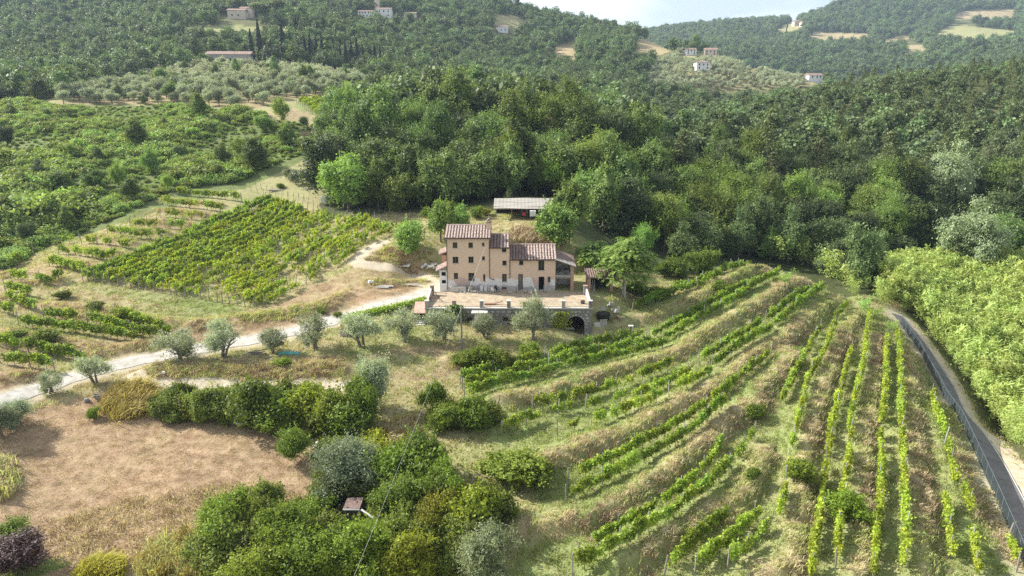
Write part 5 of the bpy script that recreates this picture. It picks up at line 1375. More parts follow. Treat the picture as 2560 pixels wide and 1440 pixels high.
# ------------------------------------------------------------------ farmhouse
def plaster():
    m, t, out = newmat('worn_plaster')
    tc_ = N(t, 'ShaderNodeTexCoord'); sp = N(t, 'ShaderNodeSeparateXYZ'); t.links.new(tc_.outputs['Object'], sp.inputs[0])
    nz = noise(t, .55, 4.0, .6); fine = noise(t, 3.0, 5.0, .65)
    tanp = ramp(t, fine, [(.2, (.62, .455, .325)), (.8, (.70, .525, .38))])
    wht = ramp(t, fine, [(.3, (.62, .58, .54)), (.7, (.80, .77, .73))])
    gry = ramp(t, fine, [(.3, (.34, .31, .29)), (.7, (.52, .48, .45))])
    pnk = ramp(t, fine, [(.3, (.50, .36, .30)), (.7, (.58, .43, .36))])
    # white render below a ragged line, patches of grey and pink inside it
    lev = math_node(t, 'ADD', sp.outputs['Z'], math_node(t, 'MULTIPLY', math_node(t, 'SUBTRACT', nz, .5), 3.2))
    f1 = math_node(t, 'LESS_THAN', lev, 1.95)
    f2 = math_node(t, 'LESS_THAN', math_node(t, 'ADD', sp.outputs['Z'], math_node(t, 'MULTIPLY', math_node(t, 'SUBTRACT', noise(t, .9, 3.0), .5), 1.6)), .75)
    nb = noise(t, .32, 1.0, .3, stretch=(1.0, 1.0, .35))
    f3 = math_node(t, 'MULTIPLY', math_node(t, 'GREATER_THAN', nb, .56), f1)
    c = mixc(t, f1, tanp, wht); c = mixc(t, f3, c, pnk); c = mixc(t, math_node(t, 'MULTIPLY', f2, f1), c, gry)
    st = noise(t, 1.3, 4.0, .6, stretch=(2.2, 2.2, .22))
    c = mixc(t, math_node(t, 'MULTIPLY', st, .22), c, (.30, .24, .19))
    p = N(t, 'ShaderNodeBsdfPrincipled'); p.inputs['Roughness'].default_value = .92; p.inputs['Specular IOR Level'].default_value = .15
    t.links.new(c, p.inputs['Base Color'])
    b = N(t, 'ShaderNodeBump'); b.inputs['Strength'].default_value = .35; b.inputs['Distance'].default_value = .03
    t.links.new(noise(t, 12.0, 4.0), b.inputs['Height']); t.links.new(b.outputs['Normal'], p.inputs['Normal'])
    t.links.new(p.outputs['BSDF'], out.inputs['Surface'])
    return m
plaster_m = plaster()
white_m = rough_mat('white_render', [(.3, (.62, .60, .57)), (.7, (.80, .78, .75))], 2.0, .9, .2, 14)
tile_m = rough_mat('terracotta_tiles', [(.25, (.19, .135, .112)), (.45, (.34, .25, .21)), (.62, (.49, .39, .335)), (.78, (.63, .545, .475))], 3.4, .9, .4, 22, detail=6)
tile_old = rough_mat('old_dark_tiles', [(.25, (.09, .06, .052)), (.5, (.20, .135, .115)), (.75, (.34, .25, .21))], 3.4, .95, .4, 22, detail=6)
tile_far = rough_mat('far_roof_tiles', [(.3, (.17, .11, .085)), (.7, (.33, .235, .19))], .8, .9)
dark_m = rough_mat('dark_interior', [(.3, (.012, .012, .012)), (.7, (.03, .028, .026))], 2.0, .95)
frame_m = rough_mat('window_frame_wood', [(.3, (.10, .085, .07)), (.7, (.2, .17, .14))], 6.0, .8)
sill_m = rough_mat('stone_sill', [(.3, (.36, .34, .31)), (.7, (.52, .5, .46))], 6.0, .85)
gm_, t_, out_ = newmat('window_glass'); pg = N(t_, 'ShaderNodeBsdfPrincipled'); pg.inputs['Base Color'].default_value = (.015, .018, .02, 1); pg.inputs['Roughness'].default_value = .12; t_.links.new(pg.outputs['BSDF'], out_.inputs['Surface']); glass_m = gm_
brick_m = rough_mat('old_brick', [(.3, (.24, .13, .09)), (.5, (.36, .22, .16)), (.7, (.46, .36, .29))], 5.0, .9, .5, 26)
pipe_m = rough_mat('brown_downpipe', [(.3, (.045, .03, .025)), (.7, (.08, .055, .045))], 5.0, .5)
timber_m = rough_mat('grey_timber', [(.3, (.14, .115, .095)), (.7, (.30, .26, .22))], 5.0, .9, .3, 20)
metal_sheet = rough_mat('corrugated_sheet', [(.25, (.17, .155, .13)), (.5, (.30, .275, .235)), (.75, (.46, .425, .36))], .9, .75, 0, 20, .0, stretch=(.25, 2.6, 1))
rust_m = rough_mat('rusty_iron', [(.3, (.10, .05, .03)), (.7, (.26, .14, .08))], 7.0, .8)
conc_m = rough_mat('concrete', [(.3, (.40, .38, .34)), (.7, (.60, .57, .52))], 2.5, .9, .2, 18)

house = empty('farmhouse', (0, HY, 0)); tag(house, 'three-storey tan farmhouse with stepped tiled roofs and white patched base', 'farmhouse')
HXZ = lambda cx, cyy: onplane(1090 + cx / 7.111, 540 + cyy / 7.111, HY)     # a point of the front wall from the enlarged view
TAX0, TAX1 = HXZ(190, 900)[0], HXZ(955, 900)[0]
MBX1 = HXZ(1308, 900)[0]; LBX1 = HXZ(2125, 900)[0]
DEP = 7.4
EAVE_T, EAVE_M, EAVE_L = 8.75, 7.2, 5.25
def wall_with_holes(name, x0, x1, y, z0, z1, th, holes, mat, parent, axis='x'):
    """front wall slab with rectangular openings"""
    b = MB()
    xs = sorted({x0, x1, *[h[0] for h in holes], *[h[2] for h in holes]}); zs = sorted({z0, z1, *[h[1] for h in holes], *[h[3] for h in holes]})
    xs = [v for v in xs if x0 <= v <= x1]; zs = [v for v in zs if z0 <= v <= z1]
    for i in range(len(zs) - 1):
        run = None
        for j in range(len(xs) - 1):
            cx_, cz_ = (xs[j] + xs[j + 1]) / 2, (zs[i] + zs[i + 1]) / 2
            hole = any(h[0] < cx_ < h[2] and h[1] < cz_ < h[3] for h in holes)
            if not hole and run is None: run = xs[j]
            if (hole or j == len(xs) - 2) and run is not None:
                b.box(run, xs[j] if hole else xs[j + 1], y, y + th, zs[i], zs[i + 1]); run = None
    return b.obj(name, mat, parent)
WIN = {'t': [(297, 468, 378, 572), (577, 472, 655, 568), (817, 472, 860, 537), (297, 725, 397, 843), (577, 722, 667, 835), (820, 718, 868, 788), (318, 1012, 390, 1122), (577, 1012, 683, 1155), (838, 1035, 876, 1160)],
       'm': [(1172, 557, 1250, 643), (1180, 795, 1255, 880), (1175, 1030, 1257, 1172)],
       'l': [(1478, 785, 1553, 875), (1818, 765, 1928, 968), (1985, 1078, 2037, 1180)]}
DOORS = {'l': [(1460, 1030, 1545, 1310), (1822, 1080, 1928, 1312)]}
def rect(r):
    a = HXZ(r[0], r[3]); b = HXZ(r[2], r[1]); return [a[0], max(a[1], .02), b[0], b[1]]
holes = {k: [rect(r) for r in v] for k, v in WIN.items()}
dh = [rect(r) for r in DOORS['l']]
for d in dh: d[1] = .02
TH = .4
wall_with_holes('wall', TAX0, TAX1, 0, -1.0, EAVE_T, TH, holes['t'], plaster_m, house)
wall_with_holes('wall', TAX1, MBX1, .003, -1.0, EAVE_M, TH, holes['m'], plaster_m, house)
lw = wall_with_holes('wall', MBX1, LBX1, 0, -1.0, EAVE_L, TH, [holes['l'][0], [holes['l'][1][0], holes['l'][1][1], holes['l'][1][2], holes['l'][1][3]], holes['l'][2]] + dh, plaster_m, house)
def shell(name, x0, x1, eave, ridge, y0=TH):
    b = MB(); d = DEP
    for xx in (x0, x1 - TH):
        b.poly([(xx, y0, -1), (xx, d, -1), (xx, d, eave), (xx, d / 2, ridge), (xx, y0, eave + (ridge - eave) * y0 / (d / 2))], TH, (1, 0, 0))
    b.box(x0 + TH, x1 - TH, d - TH, d, -1, eave)
    return b.obj(name, plaster_m, house)
RT, RM, RL = 10.0, 8.5, 6.75
shell('wall', TAX0, TAX1, EAVE_T, RT); shell('wall', TAX1 + .003, MBX1 - .003, EAVE_M, RM); shell('wall', MBX1, LBX1, EAVE_L, RL)
b = MB(); b.box(TAX0 + TH, LBX1 - TH, 1.6, 1.7, -.5, 5.0); b.box(TAX0 + TH, TAX1 - TH, 1.6, 1.7, 5.0, 8.6); b.box(TAX1 + TH, MBX1 - TH, 1.6, 1.7, 5.0, 7.0); b.obj('inner_wall', dark_m, house)
MB().box(TAX0 + TH, LBX1 - TH, .45, 7.0, -.2, .01).obj('inner_floor', dark_m, house)
def window(r, parent, arch=False, bars=True, sill=True):
    x0, z0, x1, z1 = r
    fr = .06
    b = MB()
    b.box(x0, x0 + fr, .16, .24, z0, z1).box(x1 - fr, x1, .16, .24, z0, z1).box(x0 + fr, x1 - fr, .16, .24, z1 - fr, z1).box(x0 + fr, x1 - fr, .16, .24, z0, z0 + fr)
    if bars:
        mx_ = (x0 + x1) / 2; b.box(mx_ - .03, mx_ + .03, .163, .237, z0 + fr, z1 - fr)
    w_ = b.obj('window', frame_m, parent)
    MB().box(x0 + fr, x1 - fr, .195, .205, z0 + fr, z1 - fr).obj('pane', glass_m, w_)
    if sill: MB().box(x0 - .08, x1 + .08, -.06, .15, z0 - .09, z0 - .003).obj('sill', sill_m, w_)
    return w_
for k in 'tml':
    for i, r in enumerate(holes[k]):
        if k == 'l' and i == 1: continue
        window(r, house, bars=(r[2] - r[0]) > .75)
# arched window of the low block
r = holes['l'][1]; x0, z0, x1, z1 = r; cx_ = (x0 + x1) / 2; rad = (x1 - x0) / 2
arc = [(cx_ + rad * math.cos(a), z1 - rad + rad * math.sin(a)) for a in np.linspace(0, math.pi, 13)]
b = MB()
for s_, cor in ((0, x1), (12, x0)):
    pass
lp = [(x0, 0, z1 + .0)] + [(p[0], 0, p[1]) for p in reversed(arc[6:])]      # left spandrel
b.poly([(x0, .004, z1)] + [(p[0], .004, p[1]) for p in arc[6:]], TH - .01, (0, 1, 0))
b.poly([(x1, .004, z1)] + [(p[0], .004, p[1]) for p in reversed(arc[:7])], TH - .01, (0, 1, 0))
b.obj('arch_spandrel', plaster_m, house)
aw = MB().box(x0, x0 + .07, .18, .26, z0, z1 - rad).box(x1 - .07, x1, .18, .26, z0, z1 - rad).box(x0 + .07, x1 - .07, .18, .26, z1 - rad - .06, z1 - rad).box(cx_ - .03, cx_ + .03, .183, .257, z0, z1 - rad - .06).obj('window', frame_m, house); aw['label'] = 'tall arched window'
MB().poly([(x0 + .02, .215, z0), (x1 - .02, .215, z0)] + [(p[0], .215, p[1]) for p in arc], .008, (0, 1, 0)).obj('pane', glass_m, aw)
MB().box(x0 - .08, x1 + .08, -.06, .15, z0 - .09, z0 - .003).obj('sill', sill_m, aw)
for i, d in enumerate(dh):
    x0, z0, x1, z1 = d
    df = MB().box(x0, x0 + .07, .1, .22, z0, z1).box(x1 - .07, x1, .1, .22, z0, z1).box(x0 + .07, x1 - .07, .1, .22, z1 - .07, z1).obj('door_frame', frame_m, house)
    if i == 0:
        dl = MB().box(x0 + .08, x0 + .62, .12, .17, z0, z1 - .09).box(x0 + .14, x0 + .56, .105, .12, z0 + .2, z0 + .9).box(x0 + .14, x0 + .56, .105, .12, z0 + 1.1, z1 - .25).obj('door', frame_m, house)
        MB().box(x0 + .54, x0 + .6, .06, .12, z0 + 1.0, z0 + 1.12).obj('handle', steel_m, dl)
# cellar grating with bricks
a = HXZ(1172, 1322); c_ = HXZ(1255, 1266); MB().box(a[0], c_[0], -.03, .02, max(.05, a[1]), c_[1]).obj('cellar_hatch', dark_m, house); MB().box(a[0] + .05, c_[0] - .03, -.09, -.033, max(.05, a[1]), (a[1] + c_[1]) / 2).obj('cellar_bricks', brick_m, house)

deck_m = rough_mat('shade_toned_roof_deck', [(.3, (.075, .052, .043)), (.7, (.15, .11, .092))], 4.0, .95)  # deck coloured dark to paint shade into the gaps between tile columns
def tiled_roof(name, x0, x1, eave, ridge, y0, y1, over=.35, mats=((0, 1, tile_m),), parent=house, gable=.22, both=True):
    """two slopes of half-round tiles in columns, on a thin deck; sagging a little"""
    ym = (y0 + y1) / 2; sl = (ridge - eave) / (ym - y0)
    ze = eave - sl * over
    deck = MB()
    for s_, ya, yb in ((1, y0 - over, ym), (-1, y1 + over, ym)):
        deck.poly([(x0 - gable, ya, ze + .02), (x1 + gable, ya, ze + .02), (x1 + gable, yb, ridge + .02), (x0 - gable, yb, ridge + .02)], .09)
    rf = deck.obj(name, deck_m, parent)
    for f0, f1, m_ in mats:
        b = MB(); xa, xb = x0 - gable + (x1 - x0 + 2 * gable) * f0, x0 - gable + (x1 - x0 + 2 * gable) * f1
        nc_ = max(2, int((xb - xa) / .45)); wd = (xb - xa) / nc_; rg = random.Random(int(x0 * 10))
        for i in range(nc_):
            xc = xa + (i + .5) * wd
            for s_, ya in ((1, y0 - over - .06), (-1, y1 + over + .06)):
                Ln = abs(ym - ya); nt_ = 9
                for k in range(nt_):
                    t0, t1 = k / nt_, (k + 1.12) / nt_
                    t1 = min(t1, 1.0)
                    pa = ya + s_ * Ln * t0; pb_ = ya + s_ * Ln * t1
                    za = ze + (ridge - ze) * t0 + .115 + .03 * rg.random(); zb = ze + (ridge - ze) * t1 + .095
                    kk = len(b.v); r0 = wd * .36; r1 = wd * .31; jx_ = rg.uniform(-.02, .02)
                    for (yy_, zz_, rr_) in ((pa, za, r0), (pb_, zb, r1)):
                        for q in range(5):
                            an = math.pi * q / 4
                            b.v.append((xc + jx_ + math.cos(an) * rr_, yy_, zz_ + math.sin(an) * rr_ * .62))
                    for q in range(4): b.f.append((kk + q, kk + q + 1, kk + 6 + q, kk + 5 + q))
                    b.f.append((kk, kk + 1, kk + 2, kk + 3, kk + 4))
        o = b.obj('roof_tiles', m_, rf); o['kind'] = 'stuff'
    b = MB(); n_ = int((x1 - x0 + 2 * gable) / .45)
    for i in range(n_):
        xx_ = x0 - gable + i * .45; b.bar((xx_, ym, ridge + .13), (xx_ + .47, ym, ridge + .15), .14, .12, 7)
    o = b.obj('ridge_tiles', mats[-1][2], rf); o['kind'] = 'stuff'
    # gutter
    MB().bar((x0 - gable, y0 - over - .1, ze - .0), (x1 + gable, y0 - over - .1, ze - .0), .06, n=6).obj('gutter', pipe_m, rf)
    return rf
tiled_roof('roof', TAX0, TAX1, EAVE_T, RT, 0, DEP, mats=((0, 1, tile_m),))
tiled_roof('roof', TAX1 + .25, MBX1 - .2, EAVE_M, RM, 0, DEP, mats=((0, .5, tile_old), (.5, 1, tile_m)))
tiled_roof('roof', MBX1 + .22, LBX1, EAVE_L, RL, 0, DEP, mats=((0, .38, tile_old), (.38, 1, tile_m)))
# chimney on the tall roof
x0, z0 = onplane(1222, 563, HY + 2.5)
ch = MB().box(x0 - .42, x0 + .42, 2.2, 2.9, 9.0, 10.75).obj('chimney', plaster_m, house)
MB().box(x0 - .5, x0 + .5, 2.12, 2.98, 10.75, 10.83).obj('chimney_cap', brick_m, ch)
MB().poly([(x0 - .42, 2.2, 11.0), (x0 + .42, 2.2, 11.0), (x0, 2.2, 11.55)], .7, (0, 1, 0)).box(x0 - .4, x0 - .28, 2.25, 2.85, 10.83, 11.0).box(x0 + .28, x0 + .4, 2.25, 2.85, 10.83, 11.0).obj('chimney_cowl', tile_m, ch)
# downpipes and cornice lines
for xx_, zt in ((TAX0 + .06, 8.4), (TAX1 - .02, 8.4), (MBX1 + .05, 5.0)):
    MB().bar((xx_, -.09, .1 if xx_ < TAX1 - 1 else 2.0), (xx_, -.09, zt), .055, n=6).obj('downpipe', pipe_m, house)
MB().bar((TAX1 + .02, -.09, 2.0), (TAX1 + .75, -.09, 1.75), .05, n=6).obj('downpipe', pipe_m, house)
# white annex on the upper-track side, with two lean-to roofs
ax1 = TAX0 - .004; ax0 = onplane(1098, 700, HY)[0]
an = wall_with_holes('annex_wall', ax0, ax1, .6, -.4, 3.2, .3, [[ax1 - .95, 2.25, ax1 - .25, 2.9], [ax1 - .92, .95, ax1 - .25, 1.55]], white_m, house)
MB().box(ax0, ax0 + .3, .9, 4.6, -.4, 3.1).obj('annex_wall', white_m, house)
MB().box(ax0 + .3, ax1, 1.3, 1.4, -.2, 3.0).obj('inner_wall', dark_m, house)
for z0_, y_a, y_b, zl, zh, xl in ((0, .2, 3.2, 3.05, 3.9, ax0 - .5), (1, 3.2, 6.4, 5.2, 5.7, ax0 - .3)):
    b = MB().poly([(xl, y_a, zl), (ax1, y_a, zh), (ax1, y_b, zh + .15), (xl, y_b, zl + .15)], .14)
    lr = b.obj('annex_roof', tile_m, house)
    bb = MB(); nn_ = 9
    for i in range(nn_):
        yy_ = y_a + (i + .5) * (y_b - y_a) / nn_; bb.bar((xl - .05, yy_, zl + .14 + .15 * i / nn_), (ax1, yy_, zh + .14 + .15 * i / nn_), .12, n=6)
    o = bb.obj('roof_tiles', tile_m, lr); o['kind'] = 'stuff'
MB().box(ax0 + .2, ax1, 3.4, 6.2, 3.0, 5.1).obj('annex_wall', brick_m, house)
# ruined open annex on the other end: pillar, floor, broken lean-to roof
rx0, rx1 = LBX1 + .004, onplane(1434, 700, HY - .2)[0]
for nm_, b_, m_ in (('brick_pillar', MB().box(rx1 - .5, rx1, -.5, .1, -.4, 4.1), brick_m), ('rear_wall', MB().box(rx0, rx1, 5.0, 5.3, -.4, 4.6), conc_m), ('side_wall', MB().box(rx1 - .3, rx1, .6, 5.0, -.4, 1.6).box(rx1 - .3, rx1, 3.2, 5.0, 1.6, 3.9), conc_m), ('upper_floor', MB().box(rx0, rx1 - .5, -.35, 5.0, 2.25, 2.5), conc_m), ('floor_beam', MB().box(rx0, rx1 - .5, -.5, -.36, 2.1, 2.4), timber_m), ('inner_wall', MB().box(rx0 + .05, rx1 - .3, 3.6, 3.7, .0, 2.2), conc_m)):
    b_.obj(nm_, m_, house)
rr = MB().poly([(rx0 - .1, -.7, 5.15), (rx1 + .35, -.7, 3.95), (rx1 + .35, 5.5, 4.5), (rx0 - .1, 5.5, 5.7)], .06).obj('annex_roof', tile_old, house)
sh = MB()
for i in range(7):
    f = i / 7; xa = rx0 + (rx1 - rx0 + .3) * f
    sh.poly([(xa, -.78, 5.24 - 1.17 * f), (xa + .48, -.78, 5.24 - 1.17 * (f + .13)), (xa + .48, .55 + .3 * (i % 3), 5.38 - 1.17 * (f + .13)), (xa, .55 + .3 * (i % 2), 5.38 - 1.17 * f)], .03)
o = sh.obj('corrugated_panels', metal_sheet, rr); o['kind'] = 'stuff'
b = MB(); rg = random.Random(8)
for i in range(26):
    c = Vector((rg.uniform(rx0 + .2, rx1 - .7), rg.uniform(-.2, 1.6), 2.55 + rg.random() * .5)); d = Vector((rg.uniform(-1, 1), rg.uniform(-1, 1), rg.uniform(-.2, .5))).normalized() * rg.uniform(.3, 1.0)
    b.bar(c - d * .5, c + d * .5, rg.uniform(.03, .1), n=4)
o = b.obj('fallen_timber', timber_m, house); o['kind'] = 'stuff'

# ------------------------------------------------------------------ terrace with its stone wall
terr = empty('terrace_wall', ((TX0 + TX1) / 2, WY, 0)); tag(terr, 'rubble stone terrace wall with pillars, small windows and a cellar arch', 'retaining wall')
terr_o = np.array([(TX0 + TX1) / 2, WY, 0])
def tobj(mb, nm, m_, par=terr):
    mb.v = [(v[0] - terr_o[0], v[1] - terr_o[1], v[2]) for v in mb.v] if par is terr else mb.v
    o = mb.obj(nm, m_, par); return o
def stone_mat():
    m, t, out = newmat('rubble_stone')
    oi = N(t, 'ShaderNodeObjectInfo')
    c = ramp(t, oi.outputs['Random'], [(0, (.10, .095, .085)), (.45, (.27, .25, .225)), (.75, (.42, .40, .36)), (1.0, (.58, .55, .50))])
    c = mixc(t, .45, c, ramp(t, noise(t, 3.0, 5.0), [(.3, (.10, .09, .08)), (.7, (.50, .47, .42))]))
    p = N(t, 'ShaderNodeBsdfPrincipled'); p.inputs['Roughness'].default_value = .95; t.links.new(c, p.inputs['Base Color']); t.links.new(p.outputs['BSDF'], out.inputs['Surface'])
    return m
stone_m = stone_mat()
mortar_m = rough_mat('lime_mortar', [(.3, (.15, .14, .125)), (.7, (.26, .245, .22))], 3.0, .95, .4, 20)
W2 = lambda cx, cyy: onplane(1040 + cx / 5.333, 700 + cyy / 5.333, WY)
ACX = (W2(2010, 600)[0] + W2(2245, 600)[0]) / 2; AR = (W2(2245, 600)[0] - W2(2010, 600)[0]) / 2; AZ0 = W2(2100, 695)[1]; ATOP = W2(2100, 485)[1]
def base_at(x): return float(np.interp(x, [TX0, 0, TX1 - 4.5, TX1], [-2.9, -3.0, -4.4, -5.0])) - .3
whl = [W2(680, 555) + W2(750, 500), W2(1160, 555) + W2(1230, 500), W2(1765, 540) + W2(1815, 490)]
hol = [[h[0], h[1], h[2], h[3]] for h in whl] + [[ACX - AR, -6.0, ACX + AR, ATOP]]
b = MB()
def add_wall(x0, x1, z0, z1, holes_):
    xs = sorted({x0, x1, *[h[0] for h in holes_], *[h[2] for h in holes_]}); zs = sorted({z0, z1, *[max(z0, h[1]) for h in holes_], *[h[3] for h in holes_]})
    for i in range(len(zs) - 1):
        run = None
        for j in range(len(xs) - 1):
            cx_, cz_ = (xs[j] + xs[j + 1]) / 2, (zs[i] + zs[i + 1]) / 2
            hl = any(h[0] < cx_ < h[2] and h[1] < cz_ < h[3] for h in holes_)
            if not hl and run is None: run = xs[j]
            if (hl or j == len(xs) - 2) and run is not None:
                b.box(run, xs[j] if hl else xs[j + 1], WY, WY + .5, zs[i], zs[i + 1]); run = None
add_wall(TX0, TX1, -5.6, -.25, hol)
arcp = [(ACX + AR * math.cos(a), ATOP - AR + AR * math.sin(a)) for a in np.linspace(0, math.pi, 17)]
b.poly([(ACX - AR, WY, ATOP)] + [(p[0], WY, p[1]) for p in arcp[8:]], .5, (0, 1, 0)); b.poly([(ACX + AR, WY, ATOP)] + [(p[0], WY, p[1]) for p in reversed(arcp[:9])], .5, (0, 1, 0))
b.box(TX0, TX0 + .5, WY + .5, 105.5, -4.0, -.25).box(TX1 - .5, TX1, WY + .5, 105.5, -5.6, -.25)
tobj(b, 'wall_core', mortar_m)
tobj(MB().box(TX0 + .5, TX1 - .5, 103.0, 103.2, -5.6, -.3), 'cellar_back', dark_m)
tobj(MB().box(TX0 - .1, TX1 + .1, WY - .12, WY + .42, -.25, -.08).box(TX0 - .1, TX0 + .42, WY + .42, 105.4, -.25, -.08).box(TX1 - .42, TX1 + .1, WY + .42, 105.4, -.25, -.08), 'coping', conc_m)
# stones set proud of the mortar, each its own piece
SM = []
for i in range(8):
    rg = random.Random(50 + i); k_ = rg.randint(5, 7); pts_ = []
    for q in range(k_):
        a = 2 * math.pi * q / k_ + rg.uniform(-.25, .25); pts_.append((.5 * math.cos(a) * rg.uniform(.85, 1.1), .5 * math.sin(a) * rg.uniform(.8, 1.05)))
    v = [(p[0], 0.05, p[1]) for p in pts_] + [(p[0] * .8, -.06 - .03 * rg.random(), p[1] * .8) for p in pts_]
    f = [tuple(range(k_, 2 * k_))] + [(q, (q + 1) % k_, k_ + (q + 1) % k_, k_ + q) for q in range(k_)]
    f = [tuple(reversed(t)) for t in f]
    me = bpy.data.meshes.new('stone'); me.from_pydata(v, [], f); me.materials.append(stone_m); SM.append(me)
rg = random.Random(3); zz_ = -.5; cnt = 0; rowi = 0
while zz_ > -5.0:
    hgt = rg.uniform(.42, .55); xx_ = TX0 + .1 + rg.random() * .3
    while xx_ < TX1 - .1 and cnt < 290:
        wd = rg.uniform(.5, .95); xc = xx_ + wd / 2; zc = zz_ - hgt / 2
        inh = any(h[0] - wd * .45 < xc < h[2] + wd * .45 and h[1] - hgt * .4 < zc < h[3] + hgt * .4 for h in hol[:3])
        if abs(xc - ACX) < AR + wd * .4 and (zc < ATOP - AR or math.hypot(xc - ACX, zc - (ATOP - AR)) < AR + .3): inh = True
        if not inh and zc > base_at(xc) + .1 and xc + wd / 2 < TX1:
            o = bpy.data.objects.new('stone', SM[rg.randrange(8)]); link(o, terr); o.location = (xc - terr_o[0], -.02, zc); o.scale = (wd * .93, 1, hgt * .93); o.rotation_euler = (0, rg.uniform(-.12, .12) + (math.pi if rg.random() < .5 else 0), 0); cnt += 1
        xx_ += wd
    zz_ -= hgt; rowi += 1
# arch voussoirs
for i in range(11):
    a = math.pi * (i + .5) / 11
    o = bpy.data.objects.new('stone', SM[i % 8]); link(o, terr); o.location = (ACX + (AR + .2) * math.cos(a) - terr_o[0], -.03, ATOP - AR + (AR + .2) * math.sin(a)); o.scale = (.42, 1, .4); o.rotation_euler = (0, -a, 0)
for h in hol[:3]:
    w_ = MB().box(h[0], h[2], WY + .2, WY + .26, h[1], h[1] + .06).box(h[0], h[2], WY + .2, WY + .26, h[3] - .06, h[3]).box(h[0], h[0] + .06, WY + .2, WY + .26, h[1] + .06, h[3] - .06).box(h[2] - .06, h[2], WY + .2, WY + .26, h[1] + .06, h[3] - .06)
    w_ = tobj(w_, 'window', frame_m); p_ = MB().box(h[0] + .06 - terr_o[0], h[2] - .06 - terr_o[0], .225, .235, h[1] + .06, h[3] - .06).obj('pane', glass_m, w_)
    tobj(MB().box(h[0] - .1, h[2] + .1, WY - .1, WY + .05, h[1] - .1, h[1] - .003), 'sill', sill_m)
# pillars with caps, thin rail between them
pil = [(115, 160), (485, 530), (850, 900), (1215, 1260), (1580, 1620), (1945, 1985), (2305, 2350)]
PX = [(W2(a, 300)[0] + W2(c, 300)[0]) / 2 for a, c in pil]
for i, xp in enumerate(PX):
    xp = min(max(xp, TX0 + .25), TX1 - .25)
    p_ = tobj(MB().box(xp - .27, xp + .27, WY - .14, WY + .36, -.078, .95), 'pillar', stone_m)
    MB().box(xp - .33 - terr_o[0], xp + .33 - terr_o[0], -.2, .42, .95, 1.06).obj('pillar_cap', conc_m if i not in (1, 4) else brick_m, p_)
for xp, yb in ((TX0 + .3, 104.9), (TX1 - .3, 104.9)):
    p_ = tobj(MB().box(xp - .28, xp + .28, yb - .28, yb + .28, -.3, 1.45), 'pillar', stone_m); MB().box(xp - .34 - terr_o[0], xp + .34 - terr_o[0], yb - .34 - WY, yb + .34 - WY, 1.45, 1.55).obj('pillar_cap', brick_m, p_)
for xp in (TX0 + .15, TX1 - .15):
    tobj(MB().poly([(xp - .12, WY + .4, -.078), (xp - .12, 104.6, -.078), (xp - .12, 104.6, 1.1), (xp - .12, WY + .4, .55)], .24, (1, 0, 0)), 'parapet', conc_m)
tobj(MB().bar((TX0 + .3, WY + .1, .8), (TX1 - .3, WY + .1, .8), .018, n=4), 'hand_rail', steel_m)
for i in range(12):
    xx_ = PX[5] + .35 + i * (PX[6] - PX[5] - .7) / 11; tobj(MB().bar((xx_, WY + .1, -.08), (xx_, WY + .1, .8), .012, n=4), 'baluster', steel_m)
tobj(MB().bar((W2(1822, 400)[0], WY - .1, -.3), (W2(1822, 400)[0], WY - .1, -3.3), .04, n=6), 'drainpipe', steel_m)
# terrace floor: a slab of dry turf
turf = rough_mat('terrace_turf', [(.3, (.23, .175, .115)), (.5, (.35, .28, .19)), (.7, (.46, .385, .28))], 1.4, .95, .8, 9, detail=7)
xsn = np.linspace(TX0 + .35, TX1 - .35, 60); ysn = np.linspace(WY + .42, 106.6, 22); A_, B_ = np.meshgrid(xsn, ysn); zt = .10 * (fbm(A_.ravel() * .7, B_.ravel() * .7, 131) - .5) - .02
ii = np.arange(A_.size).reshape(A_.shape); ff = np.stack([ii[:-1, :-1], ii[:-1, 1:], ii[1:, 1:], ii[1:, :-1]], -1).reshape(-1, 4)
o = link(bpy.data.objects.new('terrace_floor', np_mesh('terrace_floor', np.stack([A_.ravel(), B_.ravel(), zt], 1), ff, turf, smooth=True))); tag(o, kind='structure')

# ------------------------------------------------------------------ things round the house
def single(mb, nm, mat_, label, cat, group=None):
    """one-mesh thing: moved so that its origin is at its foot"""
    v = np.array(mb.v); c = np.array([v[:, 0].mean(), v[:, 1].mean(), v[:, 2].min()])
    mb.v = [tuple(a - c) for a in v]; o = mb.obj(nm, mat_); o.location = c
    return tag(o, label, cat, group)
def at(px, py, ymin=36): return P(px, py, ymin, True)
wood_pole = rough_mat('tarred_pole', [(.3, (.11, .10, .09)), (.7, (.24, .22, .20))], 3.0, .9, .3, 20)
# utility pole and wires
p = at(1155, 880); root = empty('utility_pole', p); tag(root, 'wooden utility pole in front of the stone terrace wall', 'utility pole')
ptop = onplane(1155, 765, p[1])[1] - p[2]
MB().bar((0, 0, -.5), (0, 0, ptop), .13, .09, 8).obj('pole', wood_pole, root); MB().box(-.05, .05, -.16, .1, ptop - .5, ptop - .35).bar((0, -.16, ptop - .45), (0, -.16, ptop - .25), .04, n=6).obj('insulator', white_m, root)
def wire(a, b_, sag, label, r=.014):
    mb = MB(); pts_ = []
    for i in range(17):
        t = i / 16; q = Vector(a).lerp(Vector(b_), t); q.z -= sag * 4 * t * (1 - t); pts_.append(tuple(q))
    mb.tube(pts_, [r] * 17, 4)
    single(mb, 'overhead_wire', wire_l, label, 'wire')
wire_l = rough_mat('pale_cable', [(.3, (.38, .37, .36)), (.7, (.5, .49, .47))], 4, .6)
tp = np.array([p[0], p[1], p[2] + ptop - .3])
hx, hz_ = onplane(1216, 608, HY)
wire(tp, (hx, HY - .05, hz_), .2, 'service cable sloping from the utility pole up to the house front', .02)
e0 = at(1071, 988); a_, b__ = ray(1071, 988); 
